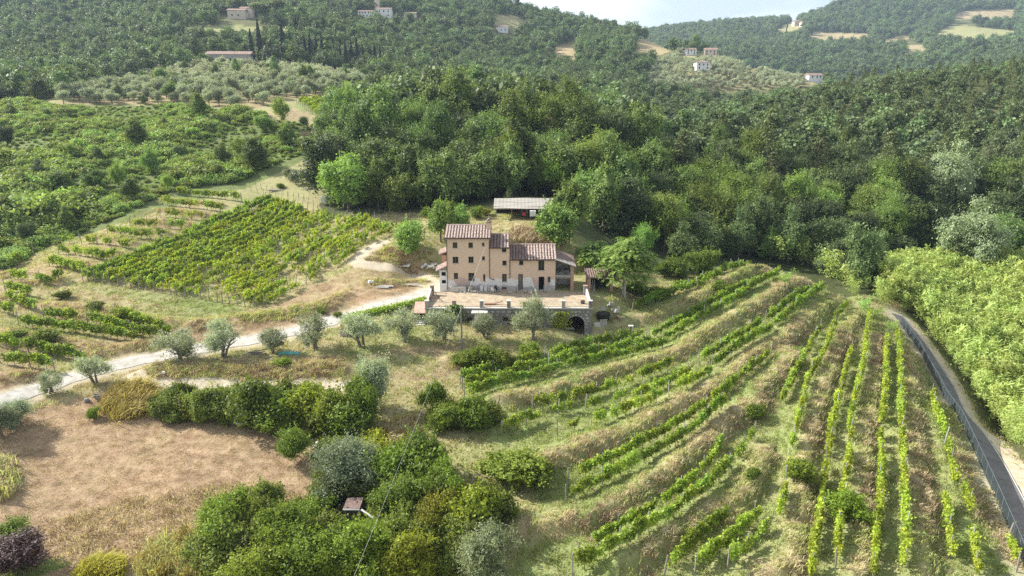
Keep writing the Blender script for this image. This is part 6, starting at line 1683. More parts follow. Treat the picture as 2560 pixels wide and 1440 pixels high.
# line running down towards the viewer
a2, b2 = ray(885, 1440); yq = 34.0
wire(tp + np.array([0, -.1, -.05]), (a2 * yq, yq, CAMZ + b2 * yq), .25, 'overhead cable running down from the utility pole over the thicket', .011)
# guy stay of the pole
gpt = at(1118, 862); wire(tp, gpt, .02, 'thin stay wire from the utility pole to the grass', .012)
# white kiosk before the wall
kx = onplane(1200, 800, WY - .8)[0]; kz = gz(kx, WY - .8)
root = empty('kiosk', (kx, WY - .8, kz)); tag(root, 'small white concrete shelter with flat slab against the stone wall', 'shelter')
MB().box(-.75, .75, -.55, .62, -.3, 1.75).obj('wall', white_m, root); MB().box(-1.25, 1.15, -.75, .6, 1.752, 1.95).obj('roof', conc_m, root); MB().box(.1, .6, -.58, -.552, .1, 1.5).obj('door', sill_m, root)
# red-tiled entrance roof beside the wall
q = onplane(1050, 800, WY + .6); qx = TX0 - .9
root = empty('cellar_entrance', (qx, WY + .8, -2.6)); tag(root, 'small pink-tiled cellar entrance roof at the end of the stone wall', 'entrance roof')
MB().poly([(-.95, -.6, 1.55), (.85, -.6, 1.55), (.85, 1.9, 2.6), (-.95, 1.9, 2.6)], .1).obj('roof', rough_mat('pink_tiles', [(.3, (.42, .25, .19)), (.7, (.58, .38, .30))], 1.5, .85, .3, 14), root)
MB().box(-.9, -.7, -.5, 1.8, -.6, 1.6).box(-.7, .8, 1.6, 1.8, -.6, 2.3).obj('wall', mortar_m, root)
for i in range(4): MB().box(-.65, .8, -.9 - i * .35, -.55 - i * .35, -.6, .5 - i * .2).obj('step', conc_m, root)
# ivy-topped side wall along the road ramp
A0 = at(868, 800); A1 = np.array([TX0 - .6, 103.5, -.3])
sw = empty('ramp_wall', (A0[0], A0[1], A0[2])); tag(sw, 'low stone wall topped with creeper along the white road ramp', 'wall')
d_ = Vector((A1[0] - A0[0], A1[1] - A0[1], 0)); Lw = d_.length; ang = math.atan2(d_.y, d_.x); sw.rotation_euler = (0, 0, ang)
MB().poly([(0, -.25, -1.6), (Lw, -.25, -3.2), (Lw, -.25, 1.7), (Lw * .5, -.25, 1.0), (0, -.25, .45)], .45, (0, 1, 0)).obj('wall', stone_m, sw)
V, Fc, T = [], [], []
rng = np.random.default_rng(5); m = 2600; u = rng.uniform(0, Lw, m); hgt = np.interp(u, [0, Lw * .5, Lw], [.5, 1.05, 1.75]); 
pos = np.stack([u, rng.normal(-.1, .38, m), hgt + np.abs(rng.normal(0, .25, m)) - .5 * rng.random(m) ** 2 * 1.4], 1)
V, Fc, T = quads(pos, rng.normal(size=(m, 3)) + np.array([0, -.3, .8]), .14, .8, np.clip(np.repeat(rng.normal(.5, .22, m // 13), 13), 0, 1), rng)
o = link(bpy.data.objects.new('creeper', np_mesh('creeper', V, Fc, L_VINE, T)), sw); o.color = (.95, 1.0, .8, 1)
# brick barbecue beside the road
p = at(862, 838); root = empty('barbecue', p); tag(root, 'brick grill with round top beside the white road', 'barbecue')
MB().box(-.55, .55, -.4, .4, -.2, 1.0).obj('base', conc_m, root); MB().box(-.65, .65, -.45, .45, 1.0, 1.1).obj('slab', brick_m, root); MB().box(-.45, .45, -.32, .32, 1.1, 1.55).obj('firebox', brick_m, root); MB().bar((0, 0, 1.55), (0, 0, 1.7), .52, .58, 12).obj('grill_lid', rust_m, root)
# climbing plants on the stone wall
def climber(px, py0, py1, wpx, label, col, n=900):
    x0, z1 = onplane(px, py0, WY - .2); _, z0 = onplane(px, py1, WY - .2); w = wpx / 1707 * 103
    rng = np.random.default_rng(int(px)); pos = np.stack([rng.normal(0, w * .35, n), rng.normal(-.1, .16, n), rng.uniform(0, z1 - z0, n)], 1); pos[:, 0] *= 1.15 - .5 * np.abs(pos[:, 2] / (z1 - z0) - .55)
    V, Fc, T = quads(pos, rng.normal(size=(n, 3)) + np.array([0, -1., .5]), .13, .8, np.clip(rng.normal(.5, .25, n), 0, 1), rng)
    b = MB().tube([(0, .1, -.3), (.1, 0, (z1 - z0) * .5), (-.1, .05, z1 - z0)], [.05, .035, .015], 5)
    root = empty('climbing_plant', (x0, WY - .22, z0)); tag(root, label, 'climbing plant')
    o = link(bpy.data.objects.new('foliage', np_mesh('foliage', V, Fc, L_VINE, T)), root); o.color = (*col, 1); b.obj('stem', bark, root)
climber(1136, 762, 815, 30, 'dark creeper climbing the stone wall behind the utility pole', (.65, .8, .7), 1500)
climber(1402, 778, 832, 32, 'yellowish vine climbing the stone wall next to the arch', (1.25, 1.15, .8), 700)
climber(1285, 795, 815, 14, 'small reddish creeper on the stone wall', (1.3, 1.0, .7), 160)
# posts on the yard edge
for px, py, hpx, lab in ((1197, 737, 14, 'short wooden post on the terrace edge before the white patched wall'), (1290, 734, 12, 'short dark post in the yard before the rubble'), (1303, 727, 18, 'leaning plank post before the first open door'), (1359, 734, 20, 'tall dark post in the yard before the dark doorway')):
    q = at(px, py); single(MB().bar((q[0], q[1], -.3), (q[0] + .03, q[1], hpx / 15.5), .07, n=6), 'wooden_post', wood_pole, lab, 'post', 'posts in the yard')
# clutter along the house front
def crate(x, y, z, w, d, h, m_, label, nm='crate'):
    root = empty(nm, (x, y, z)); tag(root, label, nm.replace('_', ' '))
    MB().box(-w / 2, w / 2, -d / 2, d / 2, 0, .06).obj('base', m_, root)
    for s_ in (-1, 1):
        MB().box(-w / 2, w / 2, s_ * d / 2 - .03, s_ * d / 2 + .03, .06, h).obj('side', m_, root); MB().box(s_ * w / 2 - .03, s_ * w / 2 + .03, -d / 2 + .03, d / 2 - .03, .06, h).obj('side', m_, root)
def fx(px): return onplane(px, 722, HY - .7)[0]
crate(fx(1137), HY - .8, 0, 1.3, .7, .75, conc_m, 'grey stone trough under the first ground-floor window', 'trough')
crate(fx(1157), HY - .75, 0, 1.1, .7, .85, conc_m, 'second grey trough beside the tall ground-floor window', 'trough')
crate(fx(1176), HY - .9, 0, .7, .6, .95, metal_sheet, 'dark metal bin under the tall ground-floor window', 'bin')
for i, (px, lab, nm, m_) in enumerate(((1204, 'white plastic drum before the narrow window', 'drum', white_m), (1214, 'second white drum standing near the downpipe', 'drum', white_m), (1222, 'grey drum under the kinked downpipe', 'drum', sill_m), (1337, 'small white bucket beside the dark doorway', 'bucket', white_m))):
    h = (.85, .75, .8, .4)[i]; r_ = (.28, .26, .26, .16)[i]
    root = empty(nm, (fx(px), HY - .55, 0)); tag(root, lab, nm)
    MB().bar((0, 0, 0), (0, 0, h * .5), r_ * .95, r_, 12).bar((0, 0, h * .5), (0, 0, h), r_, r_ * .94, 12).obj('body', m_, root); MB().bar((0, 0, h), (0, 0, h + .04), r_ * 1.05, n=12).obj('lid', m_, root)
# garden chairs
black_pl = rough_mat('black_plastic', [(.3, (.012, .012, .013)), (.7, (.03, .03, .03))], 5, .5)
def chair(x, y, rz, m_, label):
    root = empty('garden_chair', (x, y, 0), rz); tag(root, label, 'chair')
    MB().box(-.27, .27, -.27, .27, .4, .45).obj('seat', m_, root); MB().poly([(-.27, .24, .45), (.27, .24, .45), (.24, .36, 1.0), (-.24, .36, 1.0)], .04, (0, 1, 0)).obj('backrest', m_, root)
    for sx in (-1, 1):
        for sy in (-1, 1): MB().bar((sx * .24, sy * .24, .4), (sx * .28, sy * .28, 0), .025, n=5).obj('leg', m_, root)
        MB().box(sx * .29 - .03, sx * .29 + .03, -.25, .27, .62, .66).obj('armrest', m_, root)
chair(fx(1242), HY - 1.0, .7, black_pl, 'black garden chair before the house front')
chair(fx(1233), HY - 1.5, 2.6, white_m, 'white garden chair lying before the black one')
# rubble of roof tiles in the yard
rg = random.Random(21)
def heap(cx, cy, rx, ry, n, hs, mats_, label, nm, cat, z0=None):
    root = empty(nm, (cx, cy, gz(cx, cy) if z0 is None else z0)); tag(root, label, cat)
    for i in range(n):
        a = rg.uniform(0, 6.28); r_ = math.sqrt(rg.random()); x_, y_ = math.cos(a) * rx * r_, math.sin(a) * ry * r_; s = rg.uniform(*hs); zq = max(0, (1 - r_) * s * 2.2)
        b = MB(); k = rg.randint(5, 6)
        lo_ = [(x_ + s * .6 * math.cos(2 * math.pi * j / k) * rg.uniform(.7, 1.2), y_ + s * .5 * math.sin(2 * math.pi * j / k) * rg.uniform(.7, 1.2), zq - .1) for j in range(k)]
        hi_ = [(x_ + (v[0] - x_) * .7, y_ + (v[1] - y_) * .7, zq + s * rg.uniform(.3, .55)) for v in lo_]
        b.v = lo_ + hi_; b.f = [tuple(reversed(range(k))), tuple(range(k, 2 * k))] + [(j, (j + 1) % k, k + (j + 1) % k, k + j) for j in range(k)]
        b.obj('stone' if 'stone' in nm or 'rock' in nm else 'fragment', mats_[i % len(mats_)], root)
heap(fx(1300), HY - 1.8, 3.0, .5, 26, (.16, .36), (brick_m, tile_m, conc_m), 'scatter of broken roof tiles in the yard before the doors', 'tile_rubble', 'rubble', 0)
heap(fx(1180), HY - 1.6, 2.4, .4, 12, (.15, .3), (conc_m, sill_m), 'grey stone fragments along the tall block', 'stone_rubble', 'rubble', 0)
q = at(1078, 668); heap(q[0], q[1], 1.9, 1.0, 26, (.3, .65), (white_m, conc_m, sill_m), 'heap of white building rubble behind the annex', 'stone_heap', 'rubble')
q = at(1008, 665); single(MB().poly([(q[0] - 1.2, q[1] - .7, q[2] + .02), (q[0] + 1.1, q[1] - .6, q[2] + .04), (q[0] + 1.3, q[1] + .9, q[2] + .25), (q[0] - .9, q[1] + .9, q[2] + .2)], .1), 'gravel_slab', conc_m, 'grey slab lying on the bank beside the upper track', 'slab')
for px, py, L, lab in ((1015, 713, 4.4, 'long pale beam lying on the edge of the dry slope'), (955, 720, 2.2, 'short pale board lying beside the long beam'), (965, 717, 2.5, 'narrow board lying beside the short pale board')):
    q = at(px, py); single(MB().box(q[0] - L / 2, q[0] + L / 2, q[1] - .15, q[1] + .15, q[2] + .02, q[2] + .2), 'timber_beam', conc_m, lab, 'beam')
q = at(928, 708); heap(q[0], q[1], .3, .25, 2, (.4, .6), (white_m,), 'two white stones lying on the dry slope', 'rock_pair', 'stones')
# on the terrace
x0, z0 = onplane(1092, 752, WY + 3.0)
root = empty('rusty_frame', (x0, WY + 3.0, .02)); tag(root, 'rusty trestle frame standing on the terrace corner', 'frame')
for a, b_ in (((-1.3, 0, 0), (-.6, .3, 1.5)), ((.9, 0, 0), (-.4, .3, 1.5)), ((-.9, .5, 1.45), (1.6, .2, 1.25)), ((-1.2, .7, 0), (-.5, .4, 1.5)), ((.4, .8, 0), (-.3, .4, 1.5)), ((-1.0, .1, .5), (.5, .1, .5))):
    MB().bar(a, b_, .04, n=5).obj('bar', rust_m, root)
x0, _ = onplane(1232, 757, WY + 1.6); root = empty('roof_panel', (x0, WY + 1.5, .03)); tag(root, 'dark panel with a lifted end lying on the terrace', 'panel')
MB().box(-1.3, .3, -.3, .3, 0, .1).obj('board', rust_m, root); MB().poly([(.3, -.2, .08), (1.5, -.05, .45), (1.5, .05, .5), (.3, .25, .12)], .05).obj('flap', rust_m, root)
x0, _ = onplane(1457, 748, WY + 2.0); root = empty('cooking_pot', (x0, WY + 2.0, .0)); tag(root, 'black pot standing at the far corner of the terrace', 'pot')
MB().bar((0, 0, .02), (0, 0, .3), .3, .36, 12).bar((0, 0, .3), (0, 0, .5), .36, .3, 12).obj('body', black_pl, root); MB().bar((0, 0, .5), (0, 0, .56), .33, n=12).obj('rim', rust_m, root)
# cellar arch contents
x0 = ACX; zc = gz(ACX, WY + 1.2)
root = empty('garden_table', (ACX - .3, WY + 1.4, max(zc, -4.6))); tag(root, 'low table with white edge inside the cellar arch', 'table')
MB().box(-1.0, .2, -.4, .4, .68, .74).obj('top', white_m, root)
for sx in (-.95, .12):
    for sy in (-.35, .35): MB().bar((sx, sy, .68), (sx, sy, 0), .03, n=5).obj('leg', timber_m, root)
# pallets and water tub beside the wall
def pallet(px, py, rz, sc, m_, label, slats=7):
    q = at(px, py); root = empty('pallet', q, rz, sc); tag(root, label, 'pallet', 'pallets beside the wall'); root.rotation_euler = (math.radians(-14), 0, rz)
    for i in range(slats): MB().box(-.6, .6, -.02, .0, i * .17, i * .17 + .1).obj('slat', m_, root)
    for xx_ in (-.58, 0, .52): MB().box(xx_, xx_ + .07, .003, .1, -.02, slats * .17 - .03).obj('runner', m_, root)
pale_wood = rough_mat('pale_pallet_wood', [(.3, (.36, .32, .27)), (.7, (.56, .51, .44))], 5, .9)
pallet(1509, 816, .1, .95, pale_wood, 'grey slatted pallet leaning beside the end of the stone wall')
pallet(1493, 816, .3, .75, white_m, 'narrow white pallet leaning next to the grey one', 5)
q = at(1508, 795); root = empty('water_tub', q); tag(root, 'black round tub behind the leaning pallets', 'tub')
MB().bar((0, 0, -.1), (0, 0, .8), 1.0, 1.05, 16).obj('body', black_pl, root); MB().bar((0, 0, .8), (0, 0, .88), 1.1, n=16).obj('rim', black_pl, root)
q = at(1577, 826); root = empty('stool', q); tag(root, 'small white stool on the bare patch before the vines', 'stool')
MB().box(-.35, .35, -.25, .25, .72, .8).obj('seat', white_m, root)
for sx in (-.3, .3):
    for sy in (-.2, .2): MB().bar((sx, sy, .72), (sx * 1.1, sy * 1.1, 0), .03, n=5).obj('leg', white_m, root)
q = at(1540, 800); heap(q[0], q[1], 1.4, .6, 12, (.3, .55), (timber_m, rust_m), 'dark pile of brushwood behind the white stool', 'brush_heap', 'brushwood')
q = at(1530, 775); heap(q[0], q[1], 1.6, 1.0, 16, (.4, .9), (stone_m,), 'rough stones holding the bank beside the terrace wall', 'rock_bank', 'stones')
# leaning poles before the wall
for a, b_, lab in (((1400, 878), (1430, 858), 'thin pole leaning in the grass before the arch'), ((1440, 868), (1457, 840), 'forked pole standing in the grass before the arch')):
    q = at(*a); x1_, z1_ = onplane(b_[0], b_[1], q[1] + .3); single(MB().bar((q[0], q[1], q[2] - .1), (x1_, q[1] + .3, z1_ + .3), .045, n=5), 'leaning_pole', timber_m, lab, 'pole')
# little hut under the long-leaved trees
q = at(1490, 738); root = empty('tool_hut', (q[0] + 1.2, q[1] + 2.0, q[2])); tag(root, 'little tiled brick hut with open front under the long-leaved trees', 'hut')
for nm_, b_, m_ in (('brick_pillar', MB().box(-2.4, -1.9, -.25, .25, -.4, 2.4), brick_m), ('brick_pillar', MB().box(1.3, 1.7, -.25, .25, -.4, 2.1), brick_m), ('wall', MB().box(-2.4, 1.7, 2.4, 2.7, -.4, 2.7).box(-2.4, -2.1, .25, 2.4, -.4, 2.5), brick_m), ('inner_wall', MB().box(-2.0, 1.3, 2.2, 2.3, -.2, 2.4), dark_m)):
    b_.obj(nm_, m_, root)
rf = MB().poly([(-2.7, -.5, 2.42), (2.1, -.5, 2.2), (2.1, 2.9, 2.9), (-2.7, 2.9, 3.1)], .12).obj('roof', tile_old, root)
bb = MB()
for i in range(13): xx_ = -2.6 + i * .38; bb.bar((xx_, -.55, 2.56 - .0458 * (xx_ + 2.7)), (xx_, 2.9, 3.22 - .0417 * (xx_ + 2.7)), .13, n=6)
o = bb.obj('roof_tiles', tile_old, rf); o['kind'] = 'stuff'
for i in range(3): MB().bar((-1.6 + i * .2, -.1, -.1), (-1.9 + i * .35, .6, 1.9), .045, n=5).obj('leaning_board', pale_wood, root)
# open shed on the slope behind
SY = 134.0
sx0, sz = onplane(1238, 519, SY); sx1, _ = onplane(1398, 519, SY); sg = gz((sx0 + sx1) / 2, SY)
SH = onplane(1300, 521, SY)[1] - sg
root = empty('open_shed', ((sx0 + sx1) / 2, SY, sg)); tag(root, 'long open farm shed with corrugated sheet roof before the wood', 'shed'); hw = (sx1 - sx0) / 2
for nm_, b_, m_ in (('rear_wall', MB().box(-hw, hw, 5.0, 5.15, -.8, SH + .8), dark_m),):
    b_.obj(nm_, m_, root)
for i in range(5):
    for yy_ in (.1, 4.8): MB().box(-hw + .1 + i * (2 * hw - .4) / 4, -hw + .25 + i * (2 * hw - .4) / 4, yy_, yy_ + .15, -1.0, SH + (.0 if yy_ < 1 else .7)).obj('post', timber_m, root)
bb = MB(); 
for k in range(5):
    y_a = -.6 + k * 1.2; zA = SH + .06 + k * .24 + .03 * (k % 2)
    n_ = 60; kk = len(bb.v)
    for j in range(n_ + 1):
        xx_ = -hw - .3 + j * (2 * hw + .6) / n_; wv = .012 * math.sin(j * 1.9) + .05 * math.sin(j * .13 + k)
        bb.v += [(xx_, y_a, zA + wv), (xx_, y_a + 1.3, zA + .27 + wv)]
    for j in range(n_): bb.f.append((kk + 2 * j, kk + 2 * j + 2, kk + 2 * j + 3, kk + 2 * j + 1))
    o = bb.obj('roof_sheet', metal_sheet, root); bb = MB()
MB().box(-hw, hw, -.1, .05, SH - .2, SH).obj('beam', timber_m, root)
# tractor in it
red_m = rough_mat('faded_red_paint', [(.3, (.30, .03, .03)), (.7, (.45, .06, .05))], 3, .5)
tyre_m = black_pl
tx, _ = onplane(1310, 540, SY); root = empty('tractor', (tx, SY + .3, gz(tx, SY + .3))); tag(root, 'red tractor parked under the open shed', 'tractor')
MB().box(-.35, .35, -.9, .6, .75, 1.25).box(-.28, .28, -1.3, -.9, .7, 1.15).obj('bonnet', red_m, root); MB().box(-.45, .45, .6, 1.5, .7, 1.0).obj('body', tyre_m, root)
for sx in (-1, 1):
    for yy_, r_, w_ in ((1.1, .62, .3), (-.8, .38, .2)):
        wh = MB().bar((sx * .55, yy_, r_), (sx * (.55 + w_), yy_, r_), r_, n=16).obj('wheel', tyre_m, root); MB().bar((sx * (.55 + w_), yy_, r_), (sx * (.57 + w_), yy_, r_), r_ * .5, n=12).obj('rim', red_m, wh)
    MB().box(sx * .75 - .15, sx * .75 + .15, .6, 1.6, 1.25, 1.32).obj('mudguard', red_m, root)
cb = MB(); 
for sx in (-.42, .42):
    for yy_ in (.65, 1.45): cb.bar((sx, yy_, 1.0), (sx, yy_, 2.1), .035, n=5)
cb.box(-.5, .5, .55, 1.55, 2.1, 2.16).obj('cab_frame', white_m, root); MB().box(-.25, .25, .95, 1.35, 1.0, 1.1).box(-.25, .25, 1.3, 1.38, 1.1, 1.5).obj('seat', tyre_m, root)
# white tank on a stand, gate panel
def tank(px, py, ymin, w, h, legs, label):
    q = at(px, py, ymin); root = empty('water_tank', q); tag(root, label, 'water tank')
    b = MB().box(-w / 2, w / 2, -w / 2, w / 2, legs, legs + h); b.obj('body', white_m, root)
    for k in range(4): MB().box(-w / 2 - .03, w / 2 + .03, -w / 2 - .03, w / 2 + .03, legs + h * (.12 + .25 * k), legs + h * (.12 + .25 * k) + .03).obj('cage_bar', steel_m, root)
    MB().bar((0, 0, legs + h), (0, 0, legs + h + .1), .12, n=10).obj('cap', black_pl, root)
    for sx in (-1, 1):
        for sy in (-1, 1): MB().box(sx * w * .42 - .05, sx * w * .42 + .05, sy * w * .42 - .05, sy * w * .42 + .05, -.2, legs).obj('leg', timber_m, root)
tank(1332, 549, 120, 1.15, 1.05, .75, 'white water tank on a stand before the open shed')
tank(812, 512, 140, 1.25, 1.3, .55, 'white water tank at the corner of the wood above the vine block')
q = at(1278, 545, 120); root = empty('metal_cage', q); tag(root, 'upright wire cage panel leaning before the open shed', 'cage panel')
for i in range(5): MB().bar((-.7 + i * .35, 0, 0), (-.7 + i * .35, 0, 1.2), .03, n=5).obj('bar', rust_m, root)
for zz_ in (.05, .6, 1.15): MB().bar((-.7, 0, zz_), (.7, 0, zz_), .03, n=5).obj('rail', rust_m, root)
# turquoise tarpaulin, wood piles, stumps
q = at(723, 884); rgx = np.random.default_rng(4)
b = MB(); n_ = 14
for j in range(n_ + 1):
    for s_ in (0, 1, 2):
        b.v.append((q[0] - 1.5 + 3.0 * j / n_, q[1] + (s_ - 1) * (.42 + .08 * math.sin(j)), q[2] + (.12 + .22 * math.sin(math.pi * j / n_) ** .5 + .06 * rgx.random() if s_ == 1 else .02 + .05 * rgx.random())))
for j in range(n_):
    for s_ in (0, 1): k = j * 3 + s_; b.f.append((k, k + 3, k + 4, k + 1))
single(b, 'tarpaulin', rough_mat('turquoise_tarpaulin', [(.3, (.05, .22, .20)), (.7, (.15, .42, .38))], 3, .5), 'crumpled turquoise tarpaulin on the grass below the sparse olive', 'tarpaulin')
def logs(px, py, n, L, label, m_=timber_m):
    q = at(px, py); root = empty('log_pile', q, rg.uniform(-.3, .3)); tag(root, label, 'log pile')
    for i in range(n):
        x_ = rg.uniform(-.7, .7); y_ = rg.uniform(-.3, .3); a = rg.uniform(-.5, .5); z_ = .12 + .22 * (i // 3)
        MB().bar((x_ - math.cos(a) * L / 2, y_ - math.sin(a) * L / 2, z_), (x_ + math.cos(a) * L / 2, y_ + math.sin(a) * L / 2, z_ + rg.uniform(-.05, .12)), rg.uniform(.07, .14), n=7).obj('log', m_, root)
logs(643, 886, 7, 1.2, 'pile of cut wood under the sparse olive'); logs(665, 902, 4, .9, 'dark gnarled stump pieces below the wood pile', wood_pole)
q = at(600, 1062); heap(q[0], q[1], .9, .45, 7, (.5, .9), (stone_m, conc_m), 'grey boulders at the upper edge of the brown field', 'rock_heap', 'stones')
q = at(650, 1070); heap(q[0], q[1], 1.0, .3, 6, (.35, .6), (stone_m, timber_m), 'flat stones and wood beside the grey boulders', 'rock_line', 'stones')
q = at(232, 1000); heap(q[0], q[1], .8, .5, 7, (.4, .7), (timber_m, stone_m), 'dark stump and stones in the upper corner of the brown field', 'rock_stump', 'stones')
q = at(803, 1118); heap(q[0], q[1], .9, .7, 14, (.3, .55), (stone_m, conc_m, timber_m), 'heap of dark stones half hidden by the shrubs', 'stone_mound', 'stones')
q = at(413, 935); heap(q[0], q[1], .3, .2, 2, (.3, .5), (white_m,), 'white stone on the bank below the first olive', 'rock_white', 'stones')
# roofed hut in the thicket
q = at(885, 1330); hz0 = onplane(885, 1258, q[1] + .6)[1]
root = empty('ruined_hut', (q[0], q[1] + .6, q[2])); root.scale = (.6, .6, .97); tag(root, 'ruined hut with rusty red roof sunk in the thicket', 'hut'); hh = hz0 - q[2]
rf = MB().poly([(-1.5, -.9, hh - .25), (1.1, -.9, hh - .2), (1.35, 1.0, hh + .25), (-1.2, 1.0, hh + .2)], .08).obj('roof', tile_old, root); MB().box(-1.5, 1.1, -1.0, -.91, hh - .32, hh - .18).obj('fascia', white_m, rf)
MB().box(-1.3, -1.1, -.7, .9, -.3, hh - .25).box(-1.1, 1.0, .75, .9, -.3, hh + .1).obj('wall', mortar_m, root); MB().bar((.95, -.75, -.2), (.95, -.75, hh - .22), .1, n=6).obj('post', white_m, root)
single(MB().bar((q[0] + .9, q[1] - .3, hz0 - .1), (q[0] + 3.1, q[1] - 1.4, hz0 - .95), .1, n=6), 'leaning_beam', white_m, 'white beam leaning from the roof of the ruined hut', 'beam')
# road fence
mesh_m = None
m_, t, out = newmat('green_fence_mesh'); pbm = N(t, 'ShaderNodeBsdfPrincipled'); pbm.inputs['Base Color'].default_value = (.022, .034, .038, 1); pbm.inputs['Roughness'].default_value = .6
tr = N(t, 'ShaderNodeBsdfTransparent'); mxs = N(t, 'ShaderNodeMixShader'); mxs.inputs['Fac'].default_value = .85
t.links.new(tr.outputs[0], mxs.inputs[1]); t.links.new(pbm.outputs[0], mxs.inputs[2]); t.links.new(mxs.outputs[0], out.inputs['Surface']); fence_m = m_
fpost = rough_mat('green_fence_post', [(.3, (.12, .14, .15)), (.7, (.22, .245, .26))], 5, .5, 0, 20, .3)
fl = PL([(2252, 812), (2298, 878), (2346, 966), (2414, 1086), (2484, 1236), (2540, 1366), (2590, 1500)])
fp = resample(fl, 2.0); fz = ground(fp[:, 0], fp[:, 1])
root = empty('road_fence', (fp[0, 0], fp[0, 1], fz[0])); tag(root, 'dark green mesh fence with steel posts along the asphalt road', 'fence')
for i in range(len(fp)):
    a = Vector((fp[i, 0] - fp[0, 0], fp[i, 1] - fp[0, 1], fz[i] - fz[0]))
    MB().bar(a + Vector((0, 0, -.3)), a + Vector((0, 0, 1.6)), .035, n=6).obj('post', fpost, root)
    if i:
        a0 = Vector((fp[i - 1, 0] - fp[0, 0], fp[i - 1, 1] - fp[0, 1], fz[i - 1] - fz[0]))
        mb = MB(); mb.v = [tuple(a0 + Vector((0, 0, .03))), tuple(a + Vector((0, 0, .03))), tuple(a + Vector((0, 0, 1.5))), tuple(a0 + Vector((0, 0, 1.5)))]; mb.f = [(0, 1, 2, 3)]; mb.obj('mesh_panel', fence_m, root)
        MB().bar(a0 + Vector((0, 0, 1.5)), a + Vector((0, 0, 1.5)), .02, n=4).obj('rail', fpost, root)
# wooden stake fences above the vine block
def stake_fence(px, step, label, h=1.5):
    l_ = PL(px); q = resample(l_, step); z_ = ground(q[:, 0], q[:, 1]); root = empty('stake_fence', (q[0, 0], q[0, 1], z_[0])); tag(root, label, 'fence')
    for i in range(len(q)):
        c = Vector((q[i, 0] - q[0, 0], q[i, 1] - q[0, 1], z_[i] - z_[0])); MB().bar(c + Vector((0, 0, -.3)), c + Vector((rg.uniform(-.08, .08), 0, h * rg.uniform(.85, 1.1))), .05, .04, 5).obj('stake', wood_pole, root)
        if i:
            c0 = Vector((q[i - 1, 0] - q[0, 0], q[i - 1, 1] - q[0, 1], z_[i - 1] - z_[0])); MB().bar(c0 + Vector((0, 0, h * .8)), c + Vector((0, 0, h * .8)), .008, n=3).obj('wire', wire_m, root)
stake_fence([(820, 535), (870, 540), (960, 542), (1080, 540)], 2.3, 'row of wooden stakes along the foot of the wood')
stake_fence([(628, 480), (680, 492), (740, 500), (790, 516), (820, 535)], 2.0, 'wooden stake fence round the garden above the vine block')
stake_fence([(640, 470), (700, 486), (760, 498)], 2.0, 'second line of stakes inside the garden above the vines')
for px, py, lab in ((690, 478, 'stack of boards in the garden above the vine block'), (772, 474, 'pale boards lying beside the garden olives')): logs(px, py, 5, 2.4, lab, pale_wood)
# terraced brick rubble wall in the scrub
q = at(790, 338, 150); single(MB().box(q[0] - 4.5, q[0] + 4.5, q[1] - .2, q[1] + .2, q[2] - .3, q[2] + .9), 'brick_wall', brick_m, 'low reddish brick wall in the scrub below the small vineyard', 'wall')
# small distant vineyard: rows one can just tell apart
for i in range(9):
    a = (742 + i * 5, 258 + i * 3.6); b_ = (905 + i * 4, 259 + i * 3.4)
    trellis(np.array([P(a[0], a[1], 200)[:2], P(b_[0], b_[1], 200)[:2]]), .95, .55, '%s vine row of the small vineyard above the scrub, from the olive side' % ORD[i], 'vine rows of the small upper vineyard', step=1.5, big=1.25, postgap=12)

# ------------------------------------------------------------------ distant buildings
def far_house(px, py, ymin, w, d, h, rise, m_, label, nm='house', rz=0.0, wins=((.2, .6), (.5, .6), (.8, .6), (.2, .2), (.8, .2)), cat='house', hip=False):
    q = P(px, py, ymin); root = empty(nm, q, rz); tag(root, label, cat)
    MB().box(-w / 2, w / 2, 0, d, -3.0, h).obj('wall', m_, root)
    b = MB(); ov = .5
    if hip: b.v = [(-w / 2 - ov, -ov, h), (w / 2 + ov, -ov, h), (w / 2 + ov, d + ov, h), (-w / 2 - ov, d + ov, h), (-w / 2 + d / 2, d / 2, h + rise), (w / 2 - d / 2, d / 2, h + rise)]; b.f = [(0, 1, 5, 4), (1, 2, 5), (2, 3, 4, 5), (3, 0, 4), (3, 2, 1, 0)]
    else: b.poly([(-w / 2 - ov, -ov, h - .05), (-w / 2 - ov, d + ov, h - .05), (-w / 2 - ov, d / 2, h + rise)], w + 2 * ov, (1, 0, 0))
    b.obj('roof', tile_far, root)
    for u, v in wins:
        x_ = -w / 2 + w * u; z_ = h * v
        f_ = MB().box(x_ - .55, x_ + .55, -.06, .05, z_ - .1, z_ + 1.5).obj('window', sill_m, root); MB().box(x_ - .42, x_ + .42, -.09, -.062, z_ + .02, z_ + 1.4).obj('pane', dark_m, f_)
    return root
grey_w = rough_mat('grey_stone_far', [(.3, (.28, .25, .23)), (.7, (.44, .40, .37))], .5, .9)
cream_w = rough_mat('cream_far', [(.3, (.56, .46, .36)), (.7, (.66, .56, .46))], .5, .9)
far_house(572, 160, 330, 24, 9, 5.2, 1.8, grey_w, 'long low grey stone barn above the olive grove', 'stone_barn', .05, ((.15, .3), (.55, .3), (.85, .3)), 'barn')
far_house(592, 48, 480, 13, 9, 6.5, 1.6, cream_w, 'cream villa half hidden by umbrella pines', 'villa', .1, ((.25, .35), (.6, .35)), 'villa')
far_house(616, 44, 480, 9, 9, 7, 1.6, cream_w, 'rear wing of the cream villa behind the pines', 'villa', .1, ((.5, .5),), 'villa')
ch = far_house(960, 44, 600, 14, 12, 8.0, 1.6, white_m, 'white church house with two rows of windows on the hill', 'church_house', 0, ((.2, .62), (.5, .62), (.8, .62), (.2, .2), (.8, .2)), 'church')
